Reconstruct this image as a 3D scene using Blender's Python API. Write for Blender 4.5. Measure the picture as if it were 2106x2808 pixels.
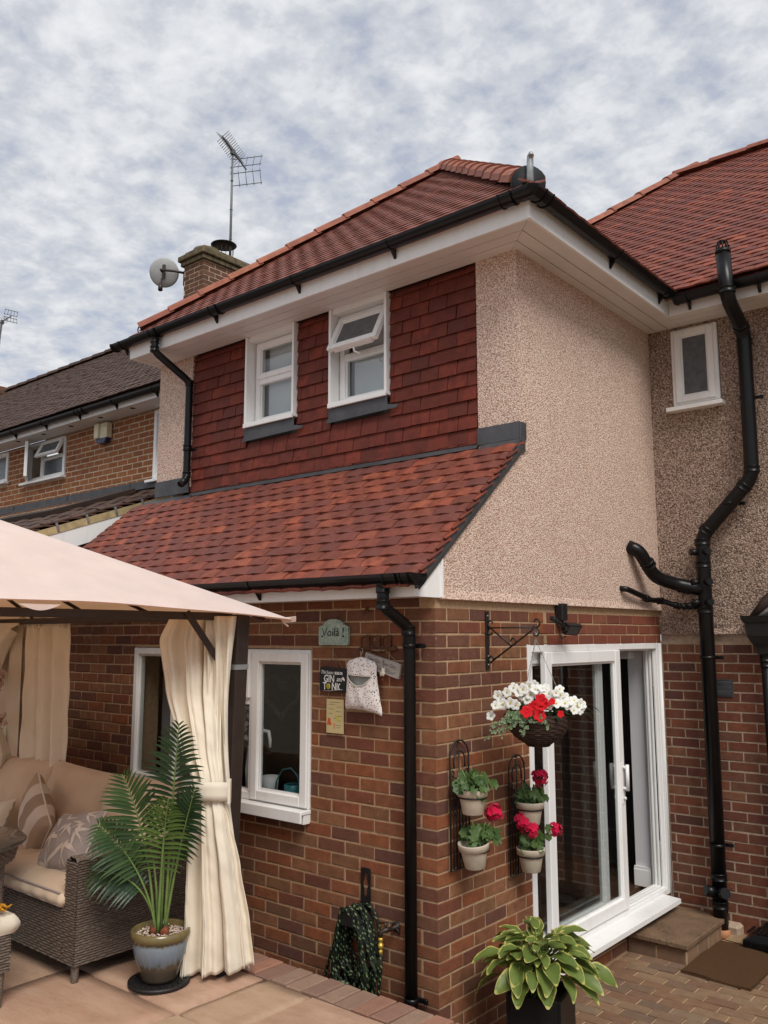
import bpy, math, random
from mathutils import Vector, Matrix
from mathutils.bvhtree import BVHTree
random.seed(11)
R = random.uniform
PI = math.pi
for o in list(bpy.data.objects): bpy.data.objects.remove(o)
SC = bpy.context.scene
COL = SC.collection

# ---------------------------------------------------------------- camera
CAM_LOC = Vector((2.8996, -3.8922, 2.2398)); YAW, PITCH, ROLL = -0.69928, 0.14305, -0.00123
fw = Vector((math.cos(PITCH)*math.sin(YAW), math.cos(PITCH)*math.cos(YAW), math.sin(PITCH)))
rt = Vector((math.cos(YAW), -math.sin(YAW), 0)); up = rt.cross(fw)
rt2 = rt*math.cos(ROLL)+up*math.sin(ROLL); up2 = up*math.cos(ROLL)-rt*math.sin(ROLL)
cam = bpy.data.cameras.new('camera'); cam.sensor_fit = 'VERTICAL'; cam.sensor_height = 36; cam.sensor_width = 27
cam.lens = 36*2363.88/2808; cam.clip_start = .05; cam.clip_end = 3000
co = bpy.data.objects.new('camera', cam); COL.objects.link(co)
M = Matrix((rt2, up2, -fw)).transposed().to_4x4(); M.translation = CAM_LOC; co.matrix_world = M
SC.camera = co
SC.render.resolution_x = 768; SC.render.resolution_y = 1024
def px(p):
    d = Vector(p)-CAM_LOC; z = d.dot(fw)
    if z < .05: return None
    return (1053+2363.88*d.dot(rt2)/z, 1404-2363.88*d.dot(up2)/z, z)

# ---------------------------------------------------------------- world and sun
SUN_EL, SUN_AZ = math.radians(50), math.radians(122)      # azimuth clockwise from +Y
W = bpy.data.worlds.new('World'); SC.world = W; W.use_nodes = True
nt = W.node_tree; N = nt.nodes; L = nt.links
for n in list(N): N.remove(n)
def wn(t, **k):
    n = N.new(t)
    for a, b in k.items(): setattr(n, a, b)
    return n
sky = wn('ShaderNodeTexSky', sky_type='NISHITA'); sky.sun_disc = False
sky.sun_elevation = SUN_EL; sky.sun_rotation = SUN_AZ; sky.air_density = 1.0; sky.dust_density = 1.5
tc = wn('ShaderNodeTexCoord'); sep = wn('ShaderNodeSeparateXYZ'); L.new(tc.outputs['Generated'], sep.inputs[0])
zz = wn('ShaderNodeMath', operation='ADD'); L.new(sep.outputs[2], zz.inputs[0]); zz.inputs[1].default_value = .16
zm = wn('ShaderNodeMath', operation='MAXIMUM'); L.new(zz.outputs[0], zm.inputs[0]); zm.inputs[1].default_value = .05
dx = wn('ShaderNodeMath', operation='DIVIDE'); L.new(sep.outputs[0], dx.inputs[0]); L.new(zm.outputs[0], dx.inputs[1])
dy = wn('ShaderNodeMath', operation='DIVIDE'); L.new(sep.outputs[1], dy.inputs[0]); L.new(zm.outputs[0], dy.inputs[1])
cmb = wn('ShaderNodeCombineXYZ'); L.new(dx.outputs[0], cmb.inputs[0]); L.new(dy.outputs[0], cmb.inputs[1])
def wnoise(scale, det, rough, dist=0.0, off=0.0):
    m = wn('ShaderNodeMapping'); m.inputs['Location'].default_value = (off, off*.7, 0); L.new(cmb.outputs[0], m.inputs[0])
    n = wn('ShaderNodeTexNoise'); n.inputs['Scale'].default_value = scale; n.inputs['Detail'].default_value = det
    n.inputs['Roughness'].default_value = rough; n.inputs['Distortion'].default_value = dist
    L.new(m.outputs[0], n.inputs['Vector']); return n
def wramp(src, pts):
    r = wn('ShaderNodeValToRGB'); e = r.color_ramp.elements
    e[0].position, e[0].color = pts[0]; e[1].position, e[1].color = pts[-1]
    for p, c in pts[1:-1]:
        k = e.new(p); k.color = c
    L.new(src, r.inputs[0]); return r
n1 = wnoise(9.0, 8, .56, .22, 3.1); n2 = wnoise(1.5, 3, .5, .5, 4.4); n3 = wnoise(19, 6, .6, .1, 7.7)
def madd(a, b, k):
    m = wn('ShaderNodeMath', operation='MULTIPLY_ADD'); L.new(a, m.inputs[0]); m.inputs[1].default_value = k
    if b is None: m.inputs[2].default_value = 0
    else: L.new(b, m.inputs[2])
    return m.outputs[0]
s = madd(n1.outputs[0], None, .46); s = madd(n2.outputs[0], s, .24); s = madd(n3.outputs[0], s, .32)
g = lambda a: (a, a, a, 1)
fac = wramp(s, [(.40, g(.55)), (.48, g(.85)), (.55, g(1))])
shade = wramp(s, [(.42, (3.05, 3.18, 3.48, 1)), (.52, (3.55, 3.67, 3.90, 1)), (.64, (4.5, 4.6, 4.75, 1))])
mx = wn('ShaderNodeMix', data_type='RGBA'); L.new(fac.outputs[0], mx.inputs[0])
bl = wn('ShaderNodeMix', data_type='RGBA'); bl.inputs[0].default_value = .55; L.new(sky.outputs[0], bl.inputs[6]); bl.inputs[7].default_value = (1.75, 1.95, 2.75, 1)
L.new(bl.outputs[2], mx.inputs[6]); L.new(shade.outputs[0], mx.inputs[7])
bg = wn('ShaderNodeBackground'); bg.inputs[1].default_value = .1; L.new(mx.outputs[2], bg.inputs[0])
wo = wn('ShaderNodeOutputWorld'); L.new(bg.outputs[0], wo.inputs[0])
sd = bpy.data.lights.new('sun', 'SUN'); sd.energy = 1.5; sd.angle = math.radians(28); sd.color = (1, .95, .88)
so = bpy.data.objects.new('sun', sd); COL.objects.link(so)
sv = Vector((math.cos(SUN_EL)*math.sin(SUN_AZ), math.cos(SUN_EL)*math.cos(SUN_AZ), math.sin(SUN_EL)))
so.rotation_euler = (-sv).to_track_quat('-Z', 'Y').to_euler(); so.location = (8, -8, 12)
vs = SC.view_settings; vs.view_transform = 'Standard'; vs.look = 'None'; vs.gamma = 1; vs.use_curve_mapping = False; vs.exposure = 0.9

# ---------------------------------------------------------------- materials
class NT:
    def __init__(s, name):
        s.m = bpy.data.materials.new(name); s.m.use_nodes = True; s.t = s.m.node_tree
        s.b = s.t.nodes['Principled BSDF']; s.out = s.t.nodes['Material Output']
    def n(s, t, **k):
        n = s.t.nodes.new(t)
        for a, b in k.items(): setattr(n, a, b)
        return n
    def l(s, a, b): s.t.links.new(a, b)
    def pos(s): return s.n('ShaderNodeNewGeometry').outputs['Position']
    def noise(s, vec, sc, det=3, ro=.5, out=0):
        n = s.n('ShaderNodeTexNoise'); n.inputs['Scale'].default_value = sc; n.inputs['Detail'].default_value = det
        n.inputs['Roughness'].default_value = ro
        if vec is not None: s.l(vec, n.inputs['Vector'])
        return n.outputs[out]
    def voro(s, vec, sc, out='Distance', feat='F1'):
        n = s.n('ShaderNodeTexVoronoi'); n.feature = feat; n.inputs['Scale'].default_value = sc; s.l(vec, n.inputs['Vector']); return n.outputs[out]
    def ramp(s, src, pts, interp='LINEAR'):
        r = s.n('ShaderNodeValToRGB'); r.color_ramp.interpolation = interp; e = r.color_ramp.elements
        f = lambda c: tuple(c)+(1,) if len(c) == 3 else c
        e[0].position, e[0].color = pts[0][0], f(pts[0][1]); e[1].position, e[1].color = pts[-1][0], f(pts[-1][1])
        for p, c in pts[1:-1]:
            k = e.new(p); k.color = f(c)
        s.l(src, r.inputs[0]); return r.outputs[0]
    def mix(s, fac, a, b, mode='MIX'):
        m = s.n('ShaderNodeMix', data_type='RGBA', blend_type=mode)
        for i, v in ((0, fac), (6, a), (7, b)):
            if isinstance(v, (int, float)): m.inputs[i].default_value = v
            elif isinstance(v, tuple): m.inputs[i].default_value = v+(1,) if len(v) == 3 else v
            else: s.l(v, m.inputs[i])
        return m.outputs[2]
    def math(s, op, a, b=None, c=None):
        m = s.n('ShaderNodeMath', operation=op)
        for i, v in enumerate((a, b, c)):
            if v is None: continue
            if isinstance(v, (int, float)): m.inputs[i].default_value = v
            else: s.l(v, m.inputs[i])
        return m.outputs[0]
    def rnd(s):      # one number per object, and per loose piece inside a joined mesh
        a = s.n('ShaderNodeObjectInfo').outputs['Random']; b = s.n('ShaderNodeNewGeometry').outputs['Random Per Island']
        return s.math('FRACT', s.math('ADD', s.math('MULTIPLY', a, 7.31), s.math('MULTIPLY', b, 3.77)))
    def bump(s, h, st=.3, dist=.01):
        n = s.n('ShaderNodeBump'); n.inputs['Strength'].default_value = st; n.inputs['Distance'].default_value = dist
        s.l(h, n.inputs['Height']); s.l(n.outputs[0], s.b.inputs['Normal'])
    def col(s, c):
        if isinstance(c, tuple): s.b.inputs['Base Color'].default_value = c+(1,) if len(c) == 3 else c
        else: s.l(c, s.b.inputs['Base Color'])
    def set(s, rough=.6, metal=0, spec=.4):
        s.b.inputs['Roughness'].default_value = rough; s.b.inputs['Metallic'].default_value = metal
        s.b.inputs['Specular IOR Level'].default_value = spec; return s.m
def plain(name, c, rough=.5, metal=0, spec=.4, var=.12, sc=14, bump=0, bsc=200):
    t = NT(name); p = t.pos(); f = t.noise(p, sc, 4, .6)
    a = tuple(min(1, x*(1-var)) for x in c); b = tuple(min(1, x*(1+var)) for x in c)
    t.col(t.ramp(f, [(.3, a), (.7, b)]))
    if bump: t.bump(t.noise(p, bsc, 3), bump, .004)
    return t.set(rough, metal, spec)
def brick_mat(name, cols, dark=.35, grit=.5, lime=.0):
    t = NT(name); p = t.pos(); r = t.rnd()
    n = len(cols); base = t.ramp(r, [(i/(n-1)*.98+.01, c) for i, c in enumerate(cols)])
    big = t.noise(p, 16, 4, .6); base = t.mix(t.math('MULTIPLY', t.ramp(big, [(.35, (0, 0, 0)), (.72, (1, 1, 1))]), dark), base, tuple(x*.42 for x in cols[0]))
    grain = t.noise(p, 190, 3, .65); base = t.mix(t.math('MULTIPLY', t.ramp(grain, [(.42, (1, 1, 1)), (.6, (0, 0, 0))]), grit*.6), base, t.mix(.6, base, (.03, .02, .018)))
    if lime:
        li = t.math('MULTIPLY', t.ramp(t.noise(p, 55, 5, .7), [(.62, (0, 0, 0)), (.7, (1, 1, 1))]), t.ramp(t.noise(p, 1.6, 2), [(.5, (0, 0, 0)), (.65, (1, 1, 1))]))
        base = t.mix(t.math('MULTIPLY', li, lime), base, (.5, .42, .34))
    t.col(base); t.bump(t.math('ADD', t.math('MULTIPLY', grain, .5), t.noise(p, 60, 4, .7)), .55, .006)
    return t.set(.9, 0, .1)
MAT = {}
MAT['brick'] = brick_mat('red_multi_brick', [(.210, .085, .047), (.284, .111, .053), (.315, .106, .049), (.168, .066, .046), (.263, .133, .069), (.145, .07, .055), (.242, .093, .049), (.326, .154, .080), (.221, .074, .045), (.147, .072, .057), (.273, .122, .063)], dark=.5, lime=.85)
MAT['brick_red'] = brick_mat('new_red_brick', [(.219, .071, .046), (.251, .082, .051), (.188, .066, .046), (.261, .102, .064)], dark=.25)
MAT['brick_old'] = brick_mat('main_house_brick', [(.20, .075, .048), (.25, .092, .052), (.155, .062, .048), (.27, .125, .072), (.115, .055, .048), (.23, .08, .046), (.18, .085, .058)], dark=.5, lime=.5)
MAT['brick_tan'] = brick_mat('tan_brick', [(.303, .123, .054), (.348, .143, .063), (.269, .103, .049), (.370, .158, .069), (.247, .099, .049)], dark=.2)
MAT['brick_chim'] = brick_mat('weathered_brick', [(.174, .091, .059), (.135, .072, .050), (.206, .101, .065), (.119, .065, .047)])
MAT['mortar'] = plain('sand_mortar', (.42, .285, .175), .95, 0, .1, .2, 40, .5, 260)
MAT['mortar_old'] = plain('old_mortar', (.42, .32, .23), .95, 0, .1, .22, 40, .5, 260)
MAT['mortar_pale'] = plain('pale_mortar', (.52, .41, .30), .95, 0, .1, .15, 40, .4, 260)
MAT['paver'] = brick_mat('paver', [(.256, .150, .090), (.215, .123, .080), (.278, .184, .113), (.175, .117, .085), (.308, .189, .113), (.246, .179, .118)], dark=.35)
MAT['coping'] = brick_mat('coping_brick', [(.347, .178, .122), (.269, .162, .122), (.403, .205, .138), (.246, .151, .117), (.336, .227, .163)], dark=.3)
def tile_mat(name, cols, moss=0):
    t = NT(name); p = t.pos(); r = t.rnd(); n = len(cols)
    base = t.ramp(r, [(i/(n-1)*.98+.01, c) for i, c in enumerate(cols)])
    blend = t.noise(p, 11, 3, .6); base = t.mix(t.math('MULTIPLY', t.ramp(blend, [(.42, (0, 0, 0)), (.62, (1, 1, 1))]), .72), base, tuple(x*.6 for x in cols[0]))
    gr = t.noise(p, 120, 4, .7); base = t.mix(t.math('MULTIPLY', gr, .5), base, t.mix(.5, base, (.05, .03, .03)))
    sp = t.ramp(t.noise(p, 75, 2, .5), [(.74, (0, 0, 0)), (.78, (1, 1, 1))]); base = t.mix(t.math('MULTIPLY', sp, .45), base, (.42, .27, .21))
    if moss:
        mo = t.ramp(t.noise(p, 5, 6, .75), [(.5, (0, 0, 0)), (.68, (1, 1, 1))]); base = t.mix(t.math('MULTIPLY', mo, moss), base, (.022, .020, .012))
        li = t.ramp(t.noise(p, 22, 5, .7), [(.64, (0, 0, 0)), (.72, (1, 1, 1))]); base = t.mix(t.math('MULTIPLY', li, .35), base, (.19, .18, .13))
    t.col(base); t.bump(t.noise(p, 140, 4, .7), .35, .004); return t.set(.62, 0, .25)
MAT['tile'] = tile_mat('clay_roof_tile', [(.24, .066, .040), (.18, .056, .042), (.15, .052, .043), (.33, .082, .042), (.165, .055, .044), (.26, .068, .042), (.14, .050, .042), (.37, .10, .05), (.20, .062, .044), (.16, .054, .043), (.28, .072, .042)])
MAT['tile_hung'] = tile_mat('clay_wall_tile', [(.178, .032, .018), (.131, .029, .018), (.220, .038, .018), (.110, .027, .017), (.194, .036, .018), (.146, .030, .018), (.245, .044, .021)])
MAT['tile_upper'] = tile_mat('clay_roof_tile_upper', [(.252, .081, .054), (.210, .069, .050), (.277, .093, .060), (.185, .065, .049), (.235, .077, .053)])
MAT['ridge'] = tile_mat('clay_ridge_tile', [(.40, .14, .085), (.36, .12, .075), (.43, .155, .09), (.30, .10, .07)])
MAT['tile_brown'] = tile_mat('old_brown_tile', [(.093, .050, .035), (.113, .062, .042), (.081, .046, .032), (.125, .066, .044)], moss=.65)
def dash_mat(name, cols, sc):
    t = NT(name); p = t.pos(); d = t.voro(p, sc); c = t.voro(p, sc, 'Color')
    sepc = t.n('ShaderNodeSeparateColor'); t.l(c, sepc.inputs[0]); n = len(cols)
    base = t.ramp(sepc.outputs[0], [(i/(n-1)*.98+.01, k) for i, k in enumerate(cols)])
    base = t.mix(t.ramp(d, [(.48, (0, 0, 0)), (.76, (1, 1, 1))]), base, tuple(x*.5 for x in cols[1]))
    base = t.mix(t.math('MULTIPLY', t.ramp(t.noise(p, 1.1, 4, .6), [(.4, (0, 0, 0)), (.75, (1, 1, 1))]), .16), base, tuple(x*.75 for x in cols[1]))
    mp = t.n('ShaderNodeMapping'); mp.inputs['Scale'].default_value = (7, 7, .5); t.l(p, mp.inputs[0]); base = t.mix(t.math('MULTIPLY', t.ramp(t.noise(mp.outputs[0], 1, 4, .6), [(.52, (0, 0, 0)), (.74, (1, 1, 1))]), .20), base, tuple(x*.6 for x in cols[1]))
    t.col(base); t.bump(t.math('SUBTRACT', 1, t.math('MULTIPLY', d, 1.3)), .55, .008); return t.set(.8, 0, .3)
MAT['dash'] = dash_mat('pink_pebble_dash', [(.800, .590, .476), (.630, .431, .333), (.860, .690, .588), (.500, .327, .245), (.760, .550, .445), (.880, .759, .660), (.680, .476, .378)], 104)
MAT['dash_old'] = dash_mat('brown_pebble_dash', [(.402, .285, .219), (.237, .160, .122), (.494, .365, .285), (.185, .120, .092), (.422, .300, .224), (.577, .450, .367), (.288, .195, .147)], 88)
def upvc():
    t = NT('white_upvc'); p = t.pos(); mp = t.n('ShaderNodeMapping'); mp.inputs['Scale'].default_value = (14, 14, 2.2); t.l(p, mp.inputs[0])
    d = t.math('MULTIPLY', t.ramp(t.noise(mp.outputs[0], 1, 5, .65), [(.5, (0, 0, 0)), (.78, (1, 1, 1))]), .28)
    t.col(t.mix(d, (.82, .82, .81), (.52, .48, .42))); return t.set(.35, 0, .45)
MAT['white'] = upvc()
MAT['soffit'] = plain('white_soffit', (.72, .70, .68), .4, 0, .4, .04, 4)
MAT['cream'] = plain('cream_plastic', (.68, .62, .44), .4, 0, .4, .05, 6)
MAT['black'] = plain('black_plastic', (.005, .005, .0055), .33, 0, .28, .3, 6)
MAT['iron'] = plain('black_iron', (.014, .013, .013), .5, .2, .5, .3, 30, .3, 120)
MAT['bronze'] = plain('dark_bronze_metal', (.045, .030, .024), .45, .3, .5, .15, 12)
MAT['lead'] = plain('grey_lead', (.085, .086, .092), .55, .35, .4, .22, 7, .2, 40)
MAT['galv'] = plain('galvanised_steel', (.42, .44, .44), .45, .8, .5, .25, 22)
MAT['alu'] = plain('dull_aluminium', (.34, .35, .36), .5, .7, .5, .2, 18)
MAT['aerial'] = plain('dull_aerial_metal', (.17, .18, .18), .6, .3, .3, .2, 30)
MAT['dishgrey'] = plain('matt_grey_dish', (.40, .41, .41), .75, 0, .25, .12, 6)
MAT['rust'] = plain('rusty_iron', (.13, .055, .03), .85, .2, .3, .35, 40, .5, 150)
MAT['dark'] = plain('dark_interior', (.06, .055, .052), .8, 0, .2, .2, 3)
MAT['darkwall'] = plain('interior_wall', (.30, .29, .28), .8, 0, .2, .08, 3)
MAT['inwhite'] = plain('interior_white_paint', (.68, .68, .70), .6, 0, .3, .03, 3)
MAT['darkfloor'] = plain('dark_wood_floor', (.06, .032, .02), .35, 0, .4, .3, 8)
MAT['blind'] = plain('frosted_blind', (.66, .68, .69), .7, 0, .3, .06, 3)
MAT['cream_gl'] = plain('cream_terracotta', (.50, .43, .34), .75, 0, .25, .12, 25, .2, 120)
MAT['gravel'] = plain('pale_gravel', (.62, .50, .43), .8, 0, .3, .2, 90)
MAT['brass'] = plain('yellow_brass', (.62, .40, .07), .35, .5, .5, .12, 40)
MAT['teal'] = plain('teal_enamel', (.02, .17, .2), .4, 0, .5, .1, 20)
MAT['char'] = plain('charcoal_glass_top', (.06, .055, .05), .08, 0, .7, .15, 4)
MAT['rope'] = plain('jute_string', (.30, .21, .13), .9, 0, .2, .1, 60)
MAT['concrete'] = plain('lichen_concrete', (.13, .105, .065), .95, 0, .1, .45, 12, .6, 60)
MAT['yellow_mort'] = plain('yellowed_verge_mortar', (.42, .33, .18), .95, 0, .1, .3, 9, .5, 60)
MAT['earth'] = plain('sandy_soil', (.30, .20, .12), .95, 0, .1, .3, 14, .6, 60)
MAT['terra'] = plain('clay_pipe', (.42, .20, .10), .8, 0, .2, .2, 20)
MAT['mustard'] = plain('mustard_wool', (.55, .27, .03), .95, 0, .1, .3, 90)
MAT['hosepipe'] = None
def glass_mat(name, tint=(.9, .93, .93), refl=1.0):
    t = NT(name); fr = t.n('ShaderNodeLayerWeight'); fr.inputs[0].default_value = .5
    f_ = t.math('ADD', .045, t.math('MULTIPLY', .955, t.math('POWER', fr.outputs['Facing'], 5)))
    tr = t.n('ShaderNodeBsdfTransparent'); tr.inputs[0].default_value = tint+(1,)
    gl = t.n('ShaderNodeBsdfGlossy'); gl.inputs['Roughness'].default_value = .015; gl.inputs[0].default_value = (1, 1, 1, 1)
    ms = t.n('ShaderNodeMixShader'); t.l(t.math('MINIMUM', t.math('MULTIPLY', f_, refl), 1), ms.inputs[0]); t.l(tr.outputs[0], ms.inputs[1]); t.l(gl.outputs[0], ms.inputs[2])
    t.l(ms.outputs[0], t.out.inputs[0]); return t.m
MAT['glass'] = glass_mat('window_glass', (.88, .90, .90), 1.15)
MAT['frost'] = plain('obscured_glass', (.10, .11, .12), .12, 0, .6, .25, 20, .5, 90)
def cloth_mat(name, c, trans=0.0, tcol=None, weave=900, var=.06, rough=.9):
    t = NT(name); p = t.pos(); f = t.noise(p, 6, 4, .6)
    a = tuple(x*(1-var) for x in c); b = tuple(min(1, x*(1+var)) for x in c); t.col(t.ramp(f, [(.3, a), (.7, b)]))
    t.bump(t.math('ADD', t.noise(p, weave*.35, 2), t.math('MULTIPLY', t.noise(p, 11, 4, .65), 1.4)), .25, .004)
    t.b.inputs['Sheen Weight'].default_value = .15
    m = t.set(rough, 0, .2)
    if trans:
        tl = t.n('ShaderNodeBsdfTranslucent'); tl.inputs[0].default_value = (tcol or c)+(1,)
        ms = t.n('ShaderNodeMixShader'); ms.inputs[0].default_value = trans; t.l(t.b.outputs[0], ms.inputs[1]); t.l(tl.outputs[0], ms.inputs[2]); t.l(ms.outputs[0], t.out.inputs[0])
    return m
MAT['canopy'] = cloth_mat('pinkish_beige_canopy', (.88, .735, .675), .28, (.85, .46, .22))
MAT['curtain'] = cloth_mat('cream_curtain', (.86, .785, .65), .16, (.85, .68, .48))
MAT['beige'] = cloth_mat('beige_cushion_cloth', (.60, .47, .345))
MAT['creamcush'] = cloth_mat('cream_cushion_cloth', (.66, .60, .49))
MAT['taupe'] = cloth_mat('taupe_cloth', (.30, .25, .23))
MAT['birdprint'] = cloth_mat('pale_bird_print', (.55, .46, .40))
def wicker_mat():
    t = NT('grey_brown_wicker'); p = t.pos(); f = t.noise(p, 90, 3, .6); big = t.noise(p, 700, 2)
    t.col(t.mix(t.ramp(f, [(.35, (0, 0, 0)), (.7, (1, 1, 1))]), (.085, .062, .048), (.20, .155, .125))); t.bump(big, .3, .002); return t.set(.55, 0, .4)
MAT['wicker'] = wicker_mat()
MAT['basket'] = plain('dark_willow', (.05, .028, .02), .7, 0, .3, .4, 60, .4, 200)
def leaf_mat(name, a, b, rough=.45, margin=None, trans=.25, vein=0):
    t = NT(name); p = t.pos(); r = t.rnd(); c = t.mix(r, a, b); c = t.mix(t.math('MULTIPLY', t.noise(p, 40, 3), .4), c, tuple(x*.55 for x in a))
    uv = t.n('ShaderNodeTexCoord').outputs['UV']; sp = t.n('ShaderNodeSeparateXYZ'); t.l(uv, sp.inputs[0])
    e = t.math('MULTIPLY', t.math('ABSOLUTE', t.math('SUBTRACT', sp.outputs[0], .5)), 2)
    if vein:
        w = t.math('SINE', t.math('MULTIPLY', e, vein)); c = t.mix(t.ramp(w, [(.55, (0, 0, 0)), (1, (.4, .4, .4))]), c, tuple(x*.6 for x in a))
    if margin:
        tip = t.math('ABSOLUTE', t.math('SUBTRACT', sp.outputs[1], .5)); e2 = t.math('MAXIMUM', e, t.math('MULTIPLY', tip, 2.02))
        e3 = t.math('ADD', e2, t.math('MULTIPLY', t.math('SUBTRACT', t.noise(p, 55, 3), .5), .35))
        c = t.mix(t.ramp(e3, [(.83, (0, 0, 0)), (.92, (1, 1, 1))]), c, t.mix(t.noise(p, 9), margin[0], margin[1]))
    t.col(c); m = t.set(rough, 0, .4)
    tl = t.n('ShaderNodeBsdfTranslucent'); t.l(c, tl.inputs[0]); ms = t.n('ShaderNodeMixShader'); ms.inputs[0].default_value = trans
    t.l(t.b.outputs[0], ms.inputs[1]); t.l(tl.outputs[0], ms.inputs[2]); t.l(ms.outputs[0], t.out.inputs[0]); return m
MAT['palm'] = leaf_mat('palm_green', (.025, .060, .016), (.060, .12, .032), .38)
MAT['palm_dark'] = leaf_mat('palm_dark_green', (.014, .038, .015), (.032, .070, .026), .36)
MAT['palm_light'] = leaf_mat('palm_light_green', (.075, .15, .028), (.12, .21, .045), .42)
MAT['palm_stem'] = plain('palm_stem_green', (.13, .20, .055), .5, 0, .4, .2, 20)
MAT['hosta'] = leaf_mat('hosta_green', (.15, .215, .05), (.22, .29, .07), .42, ((.58, .50, .12), (.50, .50, .17)), .3, 26)
MAT['geranium'] = leaf_mat('geranium_green', (.045, .095, .020), (.10, .17, .042), .5)
MAT['basketleaf'] = leaf_mat('basket_green', (.02, .05, .016), (.05, .09, .03), .5)
MAT['ivy'] = leaf_mat('variegated_ivy', (.10, .17, .07), (.14, .22, .10), .5, ((.55, .58, .42), (.62, .62, .5)), .2)
MAT['petal_w'] = cloth_mat('white_petal', (.82, .82, .78), .15, (.8, .8, .72), 100, .03)
MAT['petal_r'] = cloth_mat('red_petal', (.62, .012, .02), .1, (.7, .02, .02), 100, .15)
MAT['petal_p'] = cloth_mat('crimson_petal', (.58, .008, .055), .1, (.7, .02, .07), 100, .2)
MAT['blossom'] = cloth_mat('pale_blossom', (.66, .52, .45), .2, (.6, .45, .35), 100, .1)
MAT['throat'] = plain('yellow_throat', (.45, .40, .10), .7)
MAT['bark'] = plain('reddish_bark', (.19, .06, .03), .85, 0, .2, .3, 60, .5, 100)
def slab_mat():
    t = NT('indian_sandstone'); p = t.pos(); r = t.rnd()
    mp = t.n('ShaderNodeMapping'); mp.inputs['Scale'].default_value = (1.4, 4.2, 1); mp.inputs['Rotation'].default_value = (0, 0, .35); t.l(p, mp.inputs[0])
    base = t.ramp(r, [(.02, (.37, .225, .155)), (.3, (.41, .25, .17)), (.5, (.34, .20, .145)), (.62, (.44, .32, .20)), (.8, (.37, .235, .16)), (.98, (.30, .245, .205))])
    band = t.noise(mp.outputs[0], 2.3, 6, .62); base = t.mix(t.ramp(band, [(.38, (0, 0, 0)), (.66, (.75, .75, .75))]), base, (.48, .325, .23))
    st = t.noise(p, 9, 5, .7); base = t.mix(t.math('MULTIPLY', t.ramp(st, [(.5, (0, 0, 0)), (.75, (1, 1, 1))]), .35), base, (.25, .15, .10))
    t.col(base); t.bump(t.math('ADD', t.noise(mp.outputs[0], 7, 7, .65), t.math('MULTIPLY', t.noise(p, 150, 3), .25)), .5, .014); return t.set(.75, 0, .3)
MAT['slab'] = slab_mat()
def glaze_mat():
    t = NT('blue_brown_glaze'); p = t.pos(); sp = t.n('ShaderNodeSeparateXYZ'); t.l(p, sp.inputs[0])
    mp = t.n('ShaderNodeMapping'); mp.inputs['Scale'].default_value = (60, 60, 3); t.l(p, mp.inputs[0])
    z = t.math('ADD', sp.outputs[2], t.math('MULTIPLY', t.math('SUBTRACT', t.noise(mp.outputs[0], 1, 3), .5), .07))
    c = t.ramp(t.math('MULTIPLY', t.math('SUBTRACT', z, .5), 3.4), [(.0, (.045, .032, .02)), (.37, (.07, .05, .03)), (.42, (.11, .14, .17)), (.52, (.15, .20, .26)), (.72, (.20, .25, .29)), (.755, (.13, .10, .03)), (.9, (.17, .125, .04))])
    t.col(t.mix(t.math('MULTIPLY', t.noise(p, 60, 4, .7), .4), c, (.10, .09, .08))); return t.set(.18, 0, .6)
MAT['glaze'] = glaze_mat()
def peg_mat():
    t = NT('ditsy_print_cloth'); p = t.pos(); base = (.76, .70, .68)
    c = t.mix(t.ramp(t.voro(p, 78), [(.25, (1, 1, 1)), (.33, (0, 0, 0))]), base, t.mix(t.voro(p, 78, 'Color'), (.035, .035, .05), (.10, .09, .10)))
    c = t.mix(t.ramp(t.voro(p, 48), [(.13, (1, 1, 1)), (.18, (0, 0, 0))]), c, t.mix(t.noise(p, 15), (.32, .10, .09), (.42, .33, .18)))
    t.col(c); return t.set(.9, 0, .2)
MAT['peg'] = peg_mat()
def tin_mat():
    t = NT('yellowed_enamel_tin'); p = t.pos(); mp = t.n('ShaderNodeMapping'); mp.inputs['Scale'].default_value = (180, 1, 420); t.l(p, mp.inputs[0])
    txt = t.ramp(t.noise(mp.outputs[0], 1, 2), [(.58, (0, 0, 0)), (.66, (1, 1, 1))])
    t.col(t.mix(t.math('MULTIPLY', txt, .35), t.mix(t.noise(p, 12), (.52, .42, .21), (.62, .52, .27)), (.28, .23, .12))); return t.set(.5, 0, .4)
MAT['tin'] = tin_mat()
MAT['slate'] = plain('black_slate', (.018, .02, .023), .6, 0, .3, .2, 20)
MAT['chalk'] = plain('white_lettering', (.78, .78, .76), .7)
MAT['ink'] = plain('dark_lettering', (.03, .03, .03), .7)
MAT['greyink'] = plain('grey_lettering', (.12, .105, .10), .8)
MAT['redprint'] = plain('red_print', (.60, .09, .03), .6)
MAT['yellowprint'] = plain('yellow_print', (.52, .46, .05), .6)
def wood_mat():
    t = NT('greyed_wood'); p = t.pos(); mp = t.n('ShaderNodeMapping'); mp.inputs['Scale'].default_value = (8, 8, 90); mp.inputs['Rotation'].default_value = (0, -.25, 0); t.l(p, mp.inputs[0])
    t.col(t.ramp(t.noise(mp.outputs[0], 1, 5, .6), [(.3, (.27, .24, .225)), (.7, (.44, .40, .37))])); return t.set(.85, 0, .2)
MAT['wood'] = wood_mat()
def ceramic_mat():
    t = NT('crackled_green_ceramic'); p = t.pos(); t.col(t.ramp(t.noise(p, 45, 5, .7), [(.3, (.18, .30, .26)), (.5, (.33, .43, .36)), (.72, (.55, .58, .48))])); return t.set(.3, 0, .5)
MAT['ceramic'] = ceramic_mat()
def mat_coir():
    t = NT('brown_coir'); p = t.pos(); t.col(t.ramp(t.noise(p, 240, 3, .7), [(.3, (.06, .032, .017)), (.7, (.175, .095, .05))])); t.bump(t.noise(p, 260, 3), 1, .012); return t.set(.98, 0, .05)
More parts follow.
